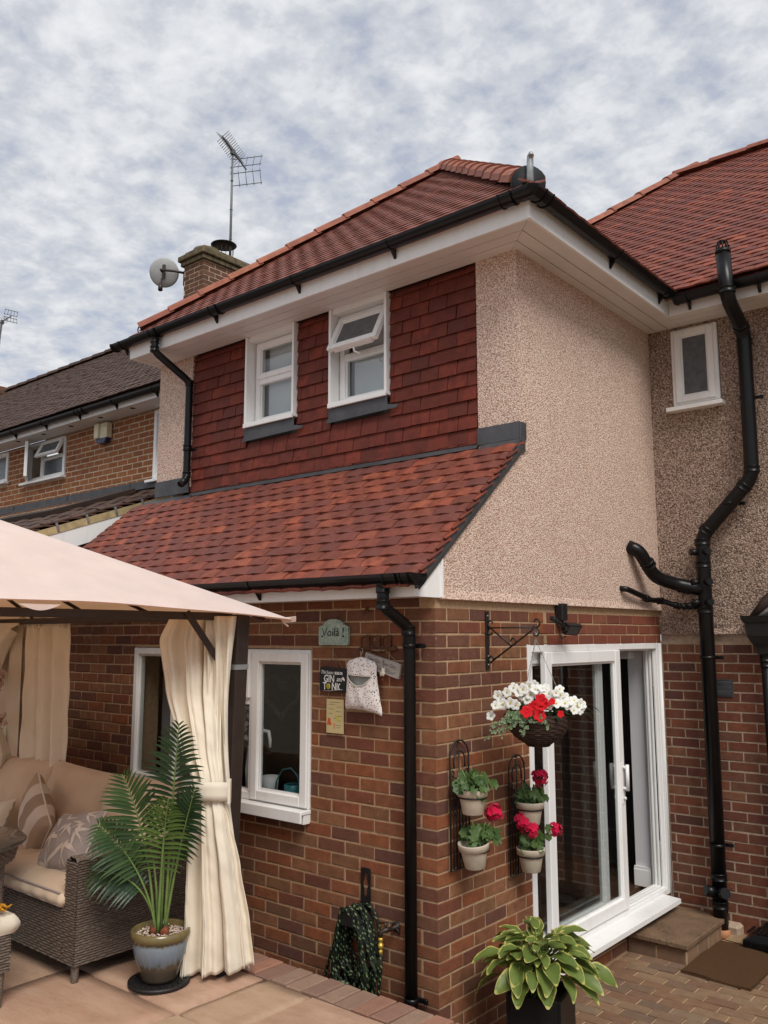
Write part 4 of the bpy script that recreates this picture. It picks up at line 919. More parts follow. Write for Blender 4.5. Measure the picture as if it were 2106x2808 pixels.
# ================================================================ NEIGHBOURING HOUSE
nb = thing('neighbouring_house', 'tan brick house with an old mossy brown tiled roof beyond the patio canopy', 'house', (-8, 2.3, 0))
NY = 2.3; NX0, NX1 = -15.5, -4.75
NH = [(-9.24-NX0, -8.13-NX0, 4.45, 5.04), (-10.6-NX0, -9.78-NX0, 4.55, 5.04), (-6.06-NX0, -5.1-NX0, 4.13, 5.04)]
nwb = wall_backing(MB(), (NX0, NY, 0), (1, 0, 0), (0, -1, 0), NX1-NX0, 0, 5.06, NH).build('brick_wall', 'mortar_pale', nb, occ=True)
NBK = Pieces('brick', 'brick_tan', nb)
lay_bricks(NBK, nwb, (NX0, NY, 0), (1, 0, 0), (0, -1, 0), NX1-NX0, 4.05, 5.05, NH, phase=lambda k: .1125*(k % 2), key='n', jit=.002, gap=.015)
b = MB(); b.box(NX1-.22, NX1, 2.53, 7, 0, 5.0); b.build('brick_wall', 'brick_tan', nb)
b = MB(); b.box(NX0, NX1, 1.985, 2.0, 5.055, 5.17, .003); b.build('fascia', 'white', nb)
for k in range(2): b = MB(); b.box(NX0, NX1, 2.003+k*.148, 2.003+k*.148+.145, 5.062, 5.072); b.build('soffit_board', 'soffit', nb)
for i in range(10):
    b = MB(); b.lathe([(0, 0), (.035, 0), (.035, .004)], (-12+i*.72, 2.10, 5.058), 12, axis=(0, 0, 1)); b.build('soffit_vent', 'dark', nb)
gutter((NX0, 1.928, 5.175), (NX1, 1.928, 5.155), (0, -1, 0), clips=[k*.85+.6 for k in range(12)], unions=[5.5, 8.4], caps=(0, 1), par=nb)
PN = .80; an_ = math.atan(PN); nn_ = Vector((0, -math.sin(an_), math.cos(an_))); nv_ = Vector((0, math.cos(an_), math.sin(an_))); nz = lambda y: 5.22+PN*(y-1.93)
nr2 = MB(); nr2.prism([(NX0, 1.93, nz(1.93)-.02), (NX1-.2, 1.93, nz(1.93)-.02), (NX1-.2, 4.85, nz(4.85)-.02), (NX0, 4.85, nz(4.85)-.02)], nn_*-.05)
nr2.add([(NX0, 4.85, nz(4.85)), (NX1-.2, 4.85, nz(4.85)), (NX1-.2, 7.8, nz(1.93)), (NX0, 7.8, nz(1.93))], [(0, 1, 2, 3)]); nr2 = nr2.build('tiled_roof', 'tile_brown', nb, occ=True)
NT_ = Pieces('roof_tile', 'tile_brown', nb)
lay_tiles(NT_, nr2, Vector((NX0, 1.90, nz(1.90))), (1, 0, 0), nv_, nn_, NX1-.2-NX0, (4.85-1.9)/math.cos(an_), lambda u, v: True, gauge=.1, key='n', lift=.022, jit=.007)
NRT = Pieces('ridge_tile', 'tile_brown', nb, 60); ridge_run(NRT, nr2, (NX0, 4.85, nz(4.85)), (NX1-.2, 4.85, nz(4.85)), .42, 'r', -.01, r=.11, hgt=.09)
# its windows
def nwin(x0, x1, z0, z1, mull=None):
    b = MB(); rect_frame(b, (x0, NY-.01, 0), U, Z, Nf, 0, x1-x0, z0, z1, .055, .07)
    if mull: b.obox((mull, NY+.025, (z0+z1)/2), (.025, 0, 0), (0, .034, 0), (0, 0, (z1-z0)/2-.056), .004)
    f = b.build('window', 'white', nb); b = MB(); b.box(x0-.06, x1+.05, NY-.08, NY+.02, z0-.035, z0-.002, .004); b.build('window_sill', 'white', f); return f
f = nwin(-9.22, -8.15, 4.47, 5.04, -8.78)
pane(f, (0, NY, 0), U, Z, Nf, -8.755, -8.205, 4.525, 4.74, -.03, 'frost')
b = MB(); b.obox((-8.47, NY+.02, 4.775), (.285, 0, 0), (0, .03, 0), (0, 0, .025), .004); b.build('transom', 'white', f)
an = math.radians(38); v = Vector((0, math.sin(an)*.62, math.cos(an))).normalized(); n = Vector((0, -v.z, v.y)); o2 = Vector((-8.77, NY-.02, 5.04))-v*.27
b = MB(); rect_frame(b, o2, U, v, n, 0, .60, 0, .27, .045, .045); s_ = b.build('top_light', 'white', f); pane(s_, o2, U, v, n, .045, .555, .045, .225, -.02, 'frost')
u2 = Vector((math.cos(math.radians(32)), -math.sin(math.radians(32)), 0)); n2 = Vector((-math.sin(math.radians(32)), -math.cos(math.radians(32)), 0))
b = MB(); rect_frame(b, (-9.17, NY-.03, 0), u2, Z, n2, 0, .42, 4.50, 5.02, .05, .045); s_ = b.build('casement', 'white', f); pane(s_, (-9.17, NY-.03, 0), u2, Z, n2, .05, .37, 4.55, 4.97, -.02, 'frost')
f = nwin(-10.58, -9.80, 4.57, 5.04); pane(f, (0, NY, 0), U, Z, Nf, -10.525, -9.855, 4.625, 4.985, -.03, 'frost')
f = nwin(-6.05, -5.12, 4.15, 5.04, -5.6); pane(f, (0, NY, 0), U, Z, Nf, -5.99, -5.63, 4.21, 4.985, -.03); pane(f, (0, NY, 0), U, Z, Nf, -5.57, -5.18, 4.21, 4.985, -.03)
b = MB(); b.box(-11, -4.9, 2.9, 2.95, 3, 5.05); b.build('room_wall', 'darkwall', nb)
# its lean-to: mossy tiles, roof window, verge and bargeboard
PL = .361; al = math.atan(PL); lz = lambda y: 3.22+PL*(y-.095); lnn = Vector((0, -math.sin(al), math.cos(al))); lvv = Vector((0, math.cos(al), math.sin(al)))
b = MB(); b.prism([(-13, -1.2, lz(-1.2)-.01), (-4.46, -1.2, lz(-1.2)-.01), (-4.46, 2.28, lz(2.28)-.01), (-13, 2.28, lz(2.28)-.01)], lnn*-.05); lr = b.build('lean_to_roof', 'tile_brown', nb, occ=True)
LT = Pieces('lean_to_tile', 'tile_brown', nb, 290)
lay_tiles(LT, lr, Vector((-11, -1.2, lz(-1.2))), (1, 0, 0), lvv, lnn, 6.55, 3.55, lambda u, v: True, gauge=.15, w=.3, key='lt', l=.25, lift=.03, camber=.012, cc=.012, jit=.01)
b = MB(); b.prism([(-4.455, -1.2, lz(-1.2)-.005), (-4.455, 2.25, lz(2.25)-.005), (-4.455, 2.25, lz(2.25)-.075), (-4.455, -1.2, lz(-1.2)-.075)], (.012, 0, 0)); b.build('verge_mortar', 'yellow_mort', nb)
b = MB(); b.prism([(-4.47, -1.2, lz(-1.2)-.07), (-4.47, 2.25, lz(2.25)-.07), (-4.47, 2.25, lz(2.25)-.25), (-4.47, -1.2, lz(-1.2)-.25)], (.02, 0, 0)); b.build('bargeboard', 'white', nb)
for k in range(8):
    b = MB(); c = Vector((-4.44, -.72+k*.30, lz(-.72+k*.30)-.01)); b.obox(c, (.006, 0, 0), lvv*.012, lnn*.045); b.obox(c+lnn*.04+Vector((-.02, 0, 0)), (.026, 0, 0), lvv*.012, lnn*.004); b.build('verge_clip', 'galv', nb)
b = MB(); b.box(-11, -4.5, -1.1, -1.0, 0, 2.8); b.box(-4.72, -4.5, -1.0, 2.29, 0, 2.72); b.prism([(-4.5, -1.0, 2.72), (-4.5, 2.29, 2.72), (-4.5, 2.29, lz(2.29)-.1), (-4.5, -1.0, lz(-1.0)-.1)], (-.2, 0, 0)); b.build('lean_to_wall', 'brick_old', nb)
b = MB(); b.obox((-8.3, 2.282, 4.10), (3.45, 0, 0), (0, .008, 0), (0, 0, .062)); b.obox(Vector((-8.3, 2.25, lz(2.25)+.055)), (3.45, 0, 0), lvv*.03, lnn*.003)
for k in range(5): b.obox((-11+k*1.5, 2.271, 4.10), (.008, 0, 0), (0, .006, 0), (0, 0, .063))
b.build('lead_flashing', 'lead', nb)
sk = MB(); c = Vector((-7.2, 1.35, lz(1.35)+.075))
for (cx, cy, hx, hy) in ((0, -.5, 1.45, .05), (0, .5, 1.45, .05), (-1.4, 0, .05, .46), (1.4, 0, .05, .46)): sk.obox(c+Vector((cx, 0, 0))+lvv*cy, (hx, 0, 0), lvv*hy, lnn*.03, .006)
sk = sk.build('roof_window', 'bronze', nb); pane(sk, c, (1, 0, 0), lvv, lnn, -1.35, 1.35, -.45, .45, .02)
# chimney
CX0, CX1, CY0, CY1 = -7.60, -7.12, 3.80, 4.78
cx = Vector((0, 0, 0)); ch = MB(); ch.box(CX0+.006, CX1-.006, CY0+.006, CY1-.006, 5.6, 7.93); ch = ch.build('chimney', 'mortar_pale', nb, occ=True)
CB = Pieces('chimney_brick', 'brick_chim', nb, 290)
Lc = CX1-CX0; Ld = CY1-CY0
lay_bricks(CB, ch, (CX1, CY0, 0), (-1, 0, 0), (0, -1, 0), Lc, 6.3, 7.875, (), start=lambda k: -.008 if odd(k) else .1125, phase=lambda k: 0 if odd(k) else .1125, depth=.1, key='ch', gap=.015)
lay_bricks(CB, ch, (CX1, CY0, 0), (0, 1, 0), (1, 0, 0), Ld, 6.3, 7.875, (), start=lambda k: .1125 if odd(k) else -.008, phase=lambda k: .1125 if odd(k) else 0, depth=.1, key='ch', gap=.015)
b = MB(); b.box(CX0-.04, CX1+.04, CY0-.04, CY1+.04, 7.885, 7.955, .008); b.box(CX0-.075, CX1+.075, CY0-.075, CY1+.075, 7.957, 8.045, .012); b.box(CX0+.0, CX1-.0, CY0, CY1, 8.046, 8.12, .03); b.build('chimney_corbel', 'concrete', ch)
b = MB(); b.lathe([(.20, 0), (.20, .07), (.16, .09), (.15, .03)], (-7.36, 4.03, 8.09), 20); b.build('chimney_pot', 'concrete', ch)
b = MB(); b.lathe([(.01, .33), (.20, .315), (.205, .308), (.20, .302), (.01, .315)], (-7.35, 4.36, 8.06), 24)
for k in range(14):
    t = k*2*PI/14; b.tube([(-7.35+.14*math.cos(t), 4.36+.14*math.sin(t), 8.09), (-7.35+.16*math.cos(t), 4.36+.16*math.sin(t), 8.37)], .004, 4)
b.build('chimney_cowl', 'iron', ch)
# things fixed to it
t = thing('satellite_dish', 'grey satellite dish on a bracket at the side of the brick chimney', 'satellite dish', (-7.60, 3.9, 7.65))
ax = Vector((-.62, .72, .32)).normalized(); dc = Vector((-7.93, 3.66, 7.85)); e1 = ax.orthogonal().normalized()
b = MB(); b.lathe([(r_*.76, h_*.76) for r_, h_ in [(.001, 0), (.10, .006), (.2, .024), (.27, .045), (.30, .06), (.303, .055), (.27, .036), (.2, .014), (.1, -.004), (.001, -.01)]], dc, 28, axis=ax); b.build('dish', 'dishgrey', t)
b = MB(); b.obox(dc-ax*.03+Vector((.02, 0, 0)), (.018, .015, 0), (0, 0, .12), ax*.02, .004); b.build('back_plate', 'bronze', t)
b = MB(); b.tube([dc-ax*.05, dc-ax*.11+Vector((.0, -.03, .02)), (-7.72, 3.72, 7.83), (-7.62, 3.80, 7.80)], .02, 8); b.tube([(-7.62, 3.82, 7.60), (-7.62, 3.82, 7.83)], .014, 8)
for z_ in (7.64, 7.78): b.obox((-7.585, 3.83, z_), (.03, 0, 0), (0, .012, 0), (0, 0, .012))
b.build('mounting_arm', 'bronze', t)
b = MB(); b.tube([dc+Vector((.02, -.04, -.13)), dc+Vector((.09, -.10, -.22)), dc+Vector((.13, -.14, -.30))], .016, 8); b.tube([dc+Vector((.13, -.14, -.27)), dc+Vector((.155, -.155, -.38))], [.032, .036], 10); b.build('receiver_arm', 'bronze', t)
def aerial(name, label, base, top, boom_dir, n_el, el, blen, reflector=True, thin=.012, rs=1.0):
    t = thing(name, label, 'aerial', base); base, top = Vector(base), Vector(top); bd = Vector(boom_dir).normalized(); e = bd.cross(Vector((0, 0, 1))).normalized(); w = e.cross(bd).normalized()
    b = MB(); b.tube([base, base.lerp(top, .5), top], [thin*1.7, thin*1.6, thin*1.3], 8)
    for f_ in (.25, .5, .75): b.tube([base.lerp(top, f_-.004), base.lerp(top, f_+.004)], thin*2, 8)
    b.build('mast', 'aerial', t)
    b = MB(); c0 = top+Vector((0, 0, .02)); s0 = c0-bd*blen*.58; s1 = c0+bd*blen*.42; b.tube([s0, s1], thin*1.1, 6); b.obox(top, (.03, 0, 0), (0, .03, 0), (0, 0, .04)); b.build('boom', 'aerial', t)
    for i in range(n_el):
        c = s0.lerp(s1, .30+.69*i/(n_el-1)); b = MB()
        for sg in (-1, 1): b.tube([c, c+e*sg*el*.5+w*el*.42], thin*.42, 5)
        for sg in (-1, 1): b.tube([c, c+e*sg*el*.42-w*el*.38], thin*.42, 5)
        b.tube([c-w*.02, c+w*.02], thin*.9, 5); b.build('director', 'aerial', t)
    if reflector:
        b = MB(); c = s0+bd*.05
        for sg in (-1, 1):
            rd = (w*sg*.9-bd*.35).normalized()
            for k in range(2):
                p = c+rd*(.08+.24*k)*rs; b.tube([p-e*.34*rs, p+e*.34*rs], thin*.6, 5)
            for k in range(5):
                p = c+e*(-.32+.16*k)*rs+rd*.0; b.tube([p+rd*.02, p+rd*.36*rs], thin*.42, 4)
        b.build('reflector', 'aerial', t)
    return t
aerial('tv_aerial', 'tall television aerial on a mast behind the brick chimney', (-7.3, 4.45, 8.0), (-7.3, 4.45, 9.98), (.43, -.83, .0), 13, .21, 1.0, True, rs=.8)
t2 = aerial('tv_aerial', 'small distant aerial with a wavy cable at the left edge', (-15.9, 4.8, 7.4), (-15.62, 4.8, 9.24), (-1, .1, .05), 7, .14, .9, True, rs=.42)
b = MB(); b.tube([(-15.6+.05*math.sin(i*1.3)-.03*i, 4.75, 9.22-.15*i) for i in range(13)], .012, 5); b.build('cable', 'aerial', t2)
b = MB(); b.box(-16.5, -15.55, 4.5, 5.1, 6.5, 7.75, .01); c_ = b.build('chimney', 'brick_chim', nb)
t = thing('alarm_box', 'cream burglar alarm box with a dark blue base on the tan brick wall', 'alarm box', (-7.1, 2.29, 4.95))
b = MB(); b.prism([(-7.24, 2.285, 4.83), (-6.98, 2.285, 4.83), (-6.98, 2.285, 5.03), (-7.24, 2.285, 5.03)], (0, -.075, 0)); b.obox((-7.19, 2.195, 4.93), (.05, 0, 0), (0, .018, 0), (0, 0, .10), .012)
for z_ in (4.87, 4.98): b.obox((-7.04, 2.208, z_), (.025, 0, 0), (0, .004, 0), (0, 0, .006))
b.build('cover', 'cream', t)
b = MB(); b.prism([(-7.235, 2.284, 4.828), (-6.985, 2.284, 4.828), (-7.03, 2.284, 4.765), (-7.19, 2.284, 4.765)], (0, -.074, 0)); b.build('strobe_base', plain('navy_plastic', (.02, .025, .08), .3), t)

# ================================================================ THE GAZEBO
gz = thing('gazebo', 'patio gazebo with a pale pinkish canopy on dark bronze posts', 'gazebo', (-2.41, -2.2, TZ))
GX0, GX1, GY0, GY1 = -3.93, -.916, -3.72, -.70
def canopy_pt(s, t, side):          # s along eave, t eave to apex
    cs_ = [(-.70, -.43), (-.70, -3.98), (-4.15, -3.98), (-4.15, -.43)]
    a_, b_ = cs_[side], cs_[(side+1) % 4]; ap = Vector((-2.42, -2.2, 3.17)); p = Vector((a_[0]+(b_[0]-a_[0])*s, a_[1]+(b_[1]-a_[1])*s, 2.335))
    mid = 4*s*(1-s); p.z += .068*mid
    q = p.lerp(ap, t); q.z -= .035*math.sin(PI*t)*mid; q.z += .003*math.sin(s*23+t*7)*mid; return q
b = MB()
for sd_ in range(4): b.grid(lambda s, t, sd_=sd_: canopy_pt(s, t, sd_), 40, 16)
for sd_ in range(4):                # short hem turned under the edge
    b.grid(lambda s, t, sd_=sd_: canopy_pt(s, 0, sd_)+Vector((0, 0, -.005*t))+(Vector((-2.42, -2.2, 0))-Vector((canopy_pt(s, 0, sd_).x, canopy_pt(s, 0, sd_).y, 0))).normalized()*.012*t, 40, 1)
b.build('canopy', 'canopy', gz, occ=True)
b = MB(); c = Vector((-.70, -.43, 2.335)); b.prism([c+Vector((-.05, -.05, .004)), c+Vector((.02, .012, .014)), c+Vector((.012, .02, -.012)), c+Vector((-.04, -.02, -.02))], (.0, .0, .004)); b.tube([c+Vector((-.05, -.03, -.01)), c+Vector((-.025, -.005, -.04))], .006, 5); b.build('corner_tab', 'canopy', gz)
b = MB(); c = Vector((-.70, -1.95, 2.372)); b.grid(lambda s, t: c+Vector((-.01, (s-.5)*.20, -.028*math.sin(PI*s)*t+.01)), 12, 3); b.build('hem_flap', 'canopy', gz)
for (x, y, lean) in ((GX1, GY1, .075), (GX0, GY1, 0), (GX1, GY0, 0), (GX0, GY0, 0)):
    sx_ = 1 if x == GX1 else -1; sy_ = 1 if y == GY1 else -1
    top = Vector((x+lean, y, 2.36)); bot = Vector((x, y, TZ+.012)); d = top-bot; b = MB(); c = (top+bot)/2
    b.obox(c+Vector((0, sy_*.036, 0)), (.042, 0, 0), (0, .005, 0), d/2, .002); b.obox(c+Vector((sx_*.036, 0, 0)), (.005, 0, 0), (0, .0305, 0), d/2, .002); b.obox(c+Vector((-sx_*.036, 0, 0)), (.005, 0, 0), (0, .0305, 0), d/2, .002); b.obox(c+Vector((0, -sy_*.036, 0)), (.042, 0, 0), (0, .005, 0), d/2, .002)
    p_ = b.build('post', 'bronze', gz)
    b = MB(); b.box(x-.12, x+.12, y-.12, y+.12, TZ+.002, TZ+.014, .003); b.build('base_plate', 'iron', p_)
    if x == GX1 and y == GY1:
        b = MB(); q = bot.lerp(top, (2.07-TZ)/(2.36-TZ)); b.obox(q, (.0445, 0, 0), (0, .0445, 0), (0, 0, .014)); b.build('band', 'alu', p_)
for (p, q) in (((GX0, GY1), (GX1, GY1)), ((GX1, GY0), (GX1, GY1)), ((GX0, GY0), (GX0, GY1)), ((GX0, GY0), (GX1, GY0))):
    b = MB(); d = Vector((q[0]-p[0], q[1]-p[1], 0)); n_ = d.cross(Vector((0, 0, 1))).normalized(); b.obox(((p[0]+q[0])/2, (p[1]+q[1])/2, 2.350), d/2, n_*.016, (0, 0, .021), .003); b.build('beam', 'bronze', gz)
ap = Vector((-2.42, -2.2, 3.12))
for (x, y) in ((GX1+.12, GY1+.15), (GX0-.1, GY1+.15), (GX1+.1, GY0-.1), (GX0-.1, GY0-.1), (-2.42, GY1+.12), (GX1+.12, -2.2), (GX0-.1, -2.2), (-2.42, GY0-.1), (-1.65, GY1+.1), (-3.2, GY1+.1)):
    b = MB(); e_ = Vector((x, y, 2.335)); b.tube([e_, e_.lerp(ap, .98)], .013, 4); b.build('rafter', 'bronze', gz)
for (p, q) in (((GX1+.02, GY1-.03, 2.03), (GX1+.02, -1.02, 2.37)), ((GX1-.02, GY1-.02, 2.03), (GX1-.33, GY1-.02, 2.37)), ((GX0, GY1-.03, 2.03), (GX0, -1.02, 2.36))):
    b = MB(); p, q = Vector(p), Vector(q); d = q-p; s1 = d.cross(Vector((1, 0, 0))); s1 = s1.normalized() if s1.length > .1 else Vector((0, 1, 0)); s2 = d.cross(s1).normalized(); b.obox((p+q)/2, d/2, s1*.019, s2*.006, .002); b.build('brace', 'bronze', gz)
# curtains: separate cloth hanging from the beams
def cloth(name, label, fn, nu, nv, base, group=None, mat='curtain', thick=.002):
    b = MB(); b.grid(fn, nu, nv); o = b.build(name, mat, None, base); md = o.modifiers.new('thickness', 'SOLIDIFY'); md.thickness = thick; OCC.append((b.v, b.f)); return tag(o, label, 'curtain', group)
def lerp_tab(tab, z):
    for (z0, *a_), (z1, *b_) in zip(tab, tab[1:]):
        if z <= z0 and z >= z1:
            t = (z0-z)/(z0-z1); t = t*t*(3-2*t)*.5+t*.5; return [x+(y-x)*t for x, y in zip(a_, b_)]
    return list(tab[-1][1:]) if z < tab[-1][0] else list(tab[0][1:])
E1 = Vector((.74, .67, 0)).normalized(); E2 = Vector((.67, -.74, 0)).normalized()
# z, centre x, centre y, half width, fold depth
TAB = [(2.35, -1.07, -.81, .155, .045), (2.22, -1.08, -.83, .185, .06), (1.95, -1.005, -.87, .155, .06), (1.65, -.905, -.89, .112, .05), (1.47, -.825, -.90, .085, .035), (1.40, -.82, -.90, .085, .03), (1.30, -.81, -.90, .112, .045), (1.05, -.795, -.88, .145, .06), (.75, -.79, -.85, .172, .065), (.52, -.795, -.84, .195, .07)]
def cur1(s, t):
    z = 2.35-(2.35-.535)*t; cx_, cy_, hw, dp = lerp_tab(TAB, z); a = (s-.5)*2
    hem = .04*math.sin(s*9)*max(0, t-.9)*10*0+(.05*(s-.45) if t > .98 else .05*(s-.45)*max(0, (t-.6)/.4))
    ph = 2*PI*(2.9*s)+.55*math.sin(z*2.1); f = math.asin(math.sin(ph)*.96)/1.29*.62+.30*math.asin(math.sin(1.9*ph+1.0+z*.5)*.93)/1.2+.10*math.sin(4.7*ph+2*z)
    wr = .0035*math.sin(31*s+9*z)+.003*math.sin(23*s-14*z)*math.sin(6*s+8*z)+.0022*math.sin(57*z+29*s)*math.sin(11*s+5*z)
    edge = 1-abs(a)**3*.4
    return Vector((cx_, cy_, z+hem))+E1*(a*hw+.012*math.sin(ph*1.3+.7))+E2*(f*dp*edge+wr+.03*math.cos(a*1.4))
cloth('curtain', 'cream curtain tied back with a band at the corner post', cur1, 110, 90, (-.85, -.88, TZ), 'gazebo curtains')
bnd = bpy.data.objects[[o.name for o in bpy.data.objects if o.name.startswith('curtain') and o.get('category')][-1]]
b = MB(); b.tube([], .1) if 0 else None
def band_pt(s, t):
    a = -PI*1.02+2.04*PI*s; c = Vector((-.82, -.90, 1.385+.095*t+.012*math.cos(a))); return c+E1*math.sin(a)*.105+E2*(math.cos(a)*.062+.006)
b.grid(band_pt, 36, 3); b.obox(Vector((-.82, -.90, 1.435))+E1*.108+E2*.0, E1*.004, E2*.02, (0, 0, .058)); bo = b.build('tie_band', 'curtain', bnd)
md = bo.modifiers.new('thickness', 'SOLIDIFY'); md.thickness = .004
def cur2(s, t):
    z = 2.35-1.84*t; hw = .085-.03*math.sin(PI*min(1, t*2))*1+.05*max(0, t-.5)*2; c = Vector((-.885+.04*(1-t), -.79, z)); c = c+E1*(-.03+.10*max(0, t-.55)*2); ph = 2*PI*2.2*s+z; a = (s-.5)*2
    return c+E1*(a*hw)+E2*(-.01+.022*math.sin(ph)+.004*math.sin(40*s+23*z))
cloth('curtain', 'narrow cream curtain hanging behind the tied one, against the post', cur2, 50, 60, (-.88, -.79, TZ), 'gazebo curtains')
def curb(x0, x1, y, k, amp, z0=2.345):
    def fn(s, t):
        z = z0-1.80*t; sp = .5+(s-.5)*(1+.05*math.sin(PI*t)); x = x0+(x1-x0)*sp+.05*t*math.sin(3*s); ph = 2*PI*k*s+.6*math.sin(2*z+5*s)
        return Vector((x, y+amp*math.sin(ph)*(.55+.45*t)+amp*.4*math.sin(2.3*ph+z)+.004*math.sin(35*s+19*z), z+.012*math.cos(ph*2)*(1 if t < .02 else 0)))
    return fn
cloth('curtain', 'shaded cream curtain hanging beside the brick wall behind the sofa', curb(-3.37, -2.70, -.66, 3.3, .035), 90, 40, (-3.05, -.66, TZ), 'gazebo curtains')
cloth('curtain', 'draped cream curtain at the far left behind the blossom', lambda s, t: Vector((-4.05+.80*s, -.685+.030*math.sin(2*PI*4.3*s+2*s+.3*t)+.012*math.sin(31*s+4*t), 2.335-1.8*t)), 120, 30, (-3.65, -.69, TZ), 'gazebo curtains')
b = MB()
def swag(s, t):
    x = -3.84+.55*s; z = 2.34-.10*t-.62*t*(1-s)**1.5-.12*math.sin(PI*s)*t; return Vector((x, -.74-.03*math.sin(9*t+4*s)-.02*t, z))
cloth('curtain', 'gathered swag of cream curtain at the top left under the canopy', swag, 24, 30, (-3.6, -.75, 2.2), 'gazebo curtains')
b = MB()
for x in (-3.36, -3.14, -3.10, -3.06, -2.78, -2.74): b.tube([(x, -.66+.035*math.sin(t), 2.345+.042*math.cos(t)) for t in [k*2*PI/10 for k in range(10)]], .008, 5, closed=True)
b.build('curtain_loop', 'curtain', [o for o in bpy.data.objects if o.get('label', '').startswith('shaded cream')][0])

# ================================================================ FURNITURE
def wicker(b, o, u, v, n, lu, lv, ps=.0125, pk=.034, amp=.0042, bow=0.0):
    o, u, v, n = Vector(o), Vector(u).normalized(), Vector(v).normalized(), Vector(n).normalized(); ns = max(2, int(lv/ps)); nk = max(2, int(lu/pk)); NU, NV = nk*4, ns*4
    def fn(s, t):
        sv = t*ns; j = min(int(sv), ns-1); fv = sv-j; uu = s*nk; ph = PI*uu+(PI if j % 2 else 0)
        h = amp*.55*math.cos(ph)+amp*1.1*(math.sin(PI*fv)**.7-.6)-(.004 if fv in (0.0,) else 0)
        return o+u*(s*lu)+v*(t*lv)+n*(h+bow*math.sin(PI*t))
    b.grid(fn, NU, NV, smooth=False, uv=False)
def cushion(b, c, u, v, n, hu, hv, hn, puff=1.0, nx=20, ny=20, crease=.004, sq=.16, seed=0, uv=True):
    c, u, v, n = Vector(c), Vector(u).normalized(), Vector(v).normalized(), Vector(n).normalized()
    for sg in (1, -1):
        def fn(s, t):
            a, d = (s-.5)*2, (t-.5)*2; e = max(0, 1-abs(a)**2.6)**.5*max(0, 1-abs(d)**2.6)**.5; pull = 1-.07*puff*(1-max(abs(a), abs(d))**3) if 0 else 1
            k = 1-sq*(1-abs(d)**2)*0; ed = 1-.05*puff*(1-a*a) if abs(d) > .99 else 1
            rx = a*(1-.055*puff*(1-d*d)**1*abs(a)**3); ry = d*(1-.055*puff*(1-a*a)*abs(d)**3)
            w = crease*math.sin(7*a+4*d+seed)*math.sin(5*d-3*a+seed*2)*e+crease*.7*math.sin(17*a*d+seed)*(1-e)
            return c+u*(rx*hu)+v*(ry*hv)+n*(sg*(hn*e)+w)
        b.grid(fn, nx, ny, uv=uv)
def piping(b, c, u, v, n, hu, hv, r=.006, puff=1.0):
    c, u, v, n = Vector(c), Vector(u).normalized(), Vector(v).normalized(), Vector(n).normalized(); P = []
    for k in range(48):
        t = k/48*4; i = int(t); f = (t-i)*2-1; a, d = [(f, -1), (1, f), (-f, 1), (-1, -f)][i]
        P.append(c+u*(a*(1-.055*puff*(1-d*d)*abs(a)**3)*hu)+v*(d*(1-.055*puff*(1-a*a)*abs(d)**3)*hv))
    b.tube(P, r, 5, closed=True)
def box_cushion(b, x0, x1, y0, y1, z0, z1, rad=.03, seed=0, crown=.02):
    nx, ny = 44, 24; cx_, cy_ = (x0+x1)/2, (y0+y1)/2
    def top(s, t):
        x, y = x0+(x1-x0)*s, y0+(y1-y0)*t; e = min(1, min(s, 1-s)*(x1-x0)/.10, min(t, 1-t)*(y1-y0)/.10); e = e*e*(3-2*e)
        return Vector((x, y, z1-rad*.5*(1-e)+crown*math.sin(PI*s)*math.sin(PI*t)+.005*e*math.sin(9*x+14*y+seed)*math.sin(21*y+3*x)+.003*e*math.sin(40*x+23*y)))
    b.grid(top, nx, ny)
    per = [(x0+(x1-x0)*i/nx, y0) for i in range(nx)]+[(x1, y0+(y1-y0)*i/ny) for i in range(ny)]+[(x1-(x1-x0)*i/nx, y1) for i in range(nx)]+[(x0, y1-(y1-y0)*i/ny) for i in range(ny)]
    m = len(per); vs = []
    for q in range(6):
        f = q/5; o = .018*math.sin(PI*f)
        for i, (x, y) in enumerate(per):
            dxx, dyy = x-cx_, y-cy_; l = math.hypot(dxx/(x1-x0), dyy/(y1-y0)); ww = .005*math.sin(i*1.1+seed)*math.sin(PI*f)
            nx_ = (1 if abs(x-x1) < 1e-6 else -1 if abs(x-x0) < 1e-6 else 0); ny_ = (1 if abs(y-y1) < 1e-6 else -1 if abs(y-y0) < 1e-6 else 0)
            vs.append((x+nx_*(o+ww), y+ny_*(o+ww), z1-rad*.5-(z1-rad*.5-z0)*f))
    b.add(vs, [(q*m+i, (q+1)*m+i, (q+1)*m+(i+1) % m, q*m+(i+1) % m) for q in range(5) for i in range(m)], True)
SX1, SX0, SYF, SYB = -1.28, -3.75, -1.36, -.52
sofa = thing('wicker_sofa', 'long grey brown wicker sofa with beige cushions under the gazebo', 'sofa', ((SX0+SX1)/2, -1.0, TZ))
b = MB(); b.box(SX0, SX1-.012, SYF+.012, SYB, .60, .80); b.box(SX1-.10, SX1-.012, SYF+.012, SYB, .60, 1.085); b.box(SX0, SX1-.012, SYB-.08, SYB, .6, 1.18); b.build('core', 'dark', sofa)
b = MB(); wicker(b, (SX1, SYF, .585), (0, 1, 0), Z, (1, 0, 0), SYB-SYF, .52, bow=.006); b.build('side_panel', 'wicker', sofa, occ=True)
b = MB(); wicker(b, (SX1-.115, SYF, .585), (1, 0, 0), Z, (0, -1, 0), .115, .50); wicker(b, (SX1-.115, SYB, .585), (0, -1, 0), Z, (-1, 0, 0), SYB-SYF, .50)
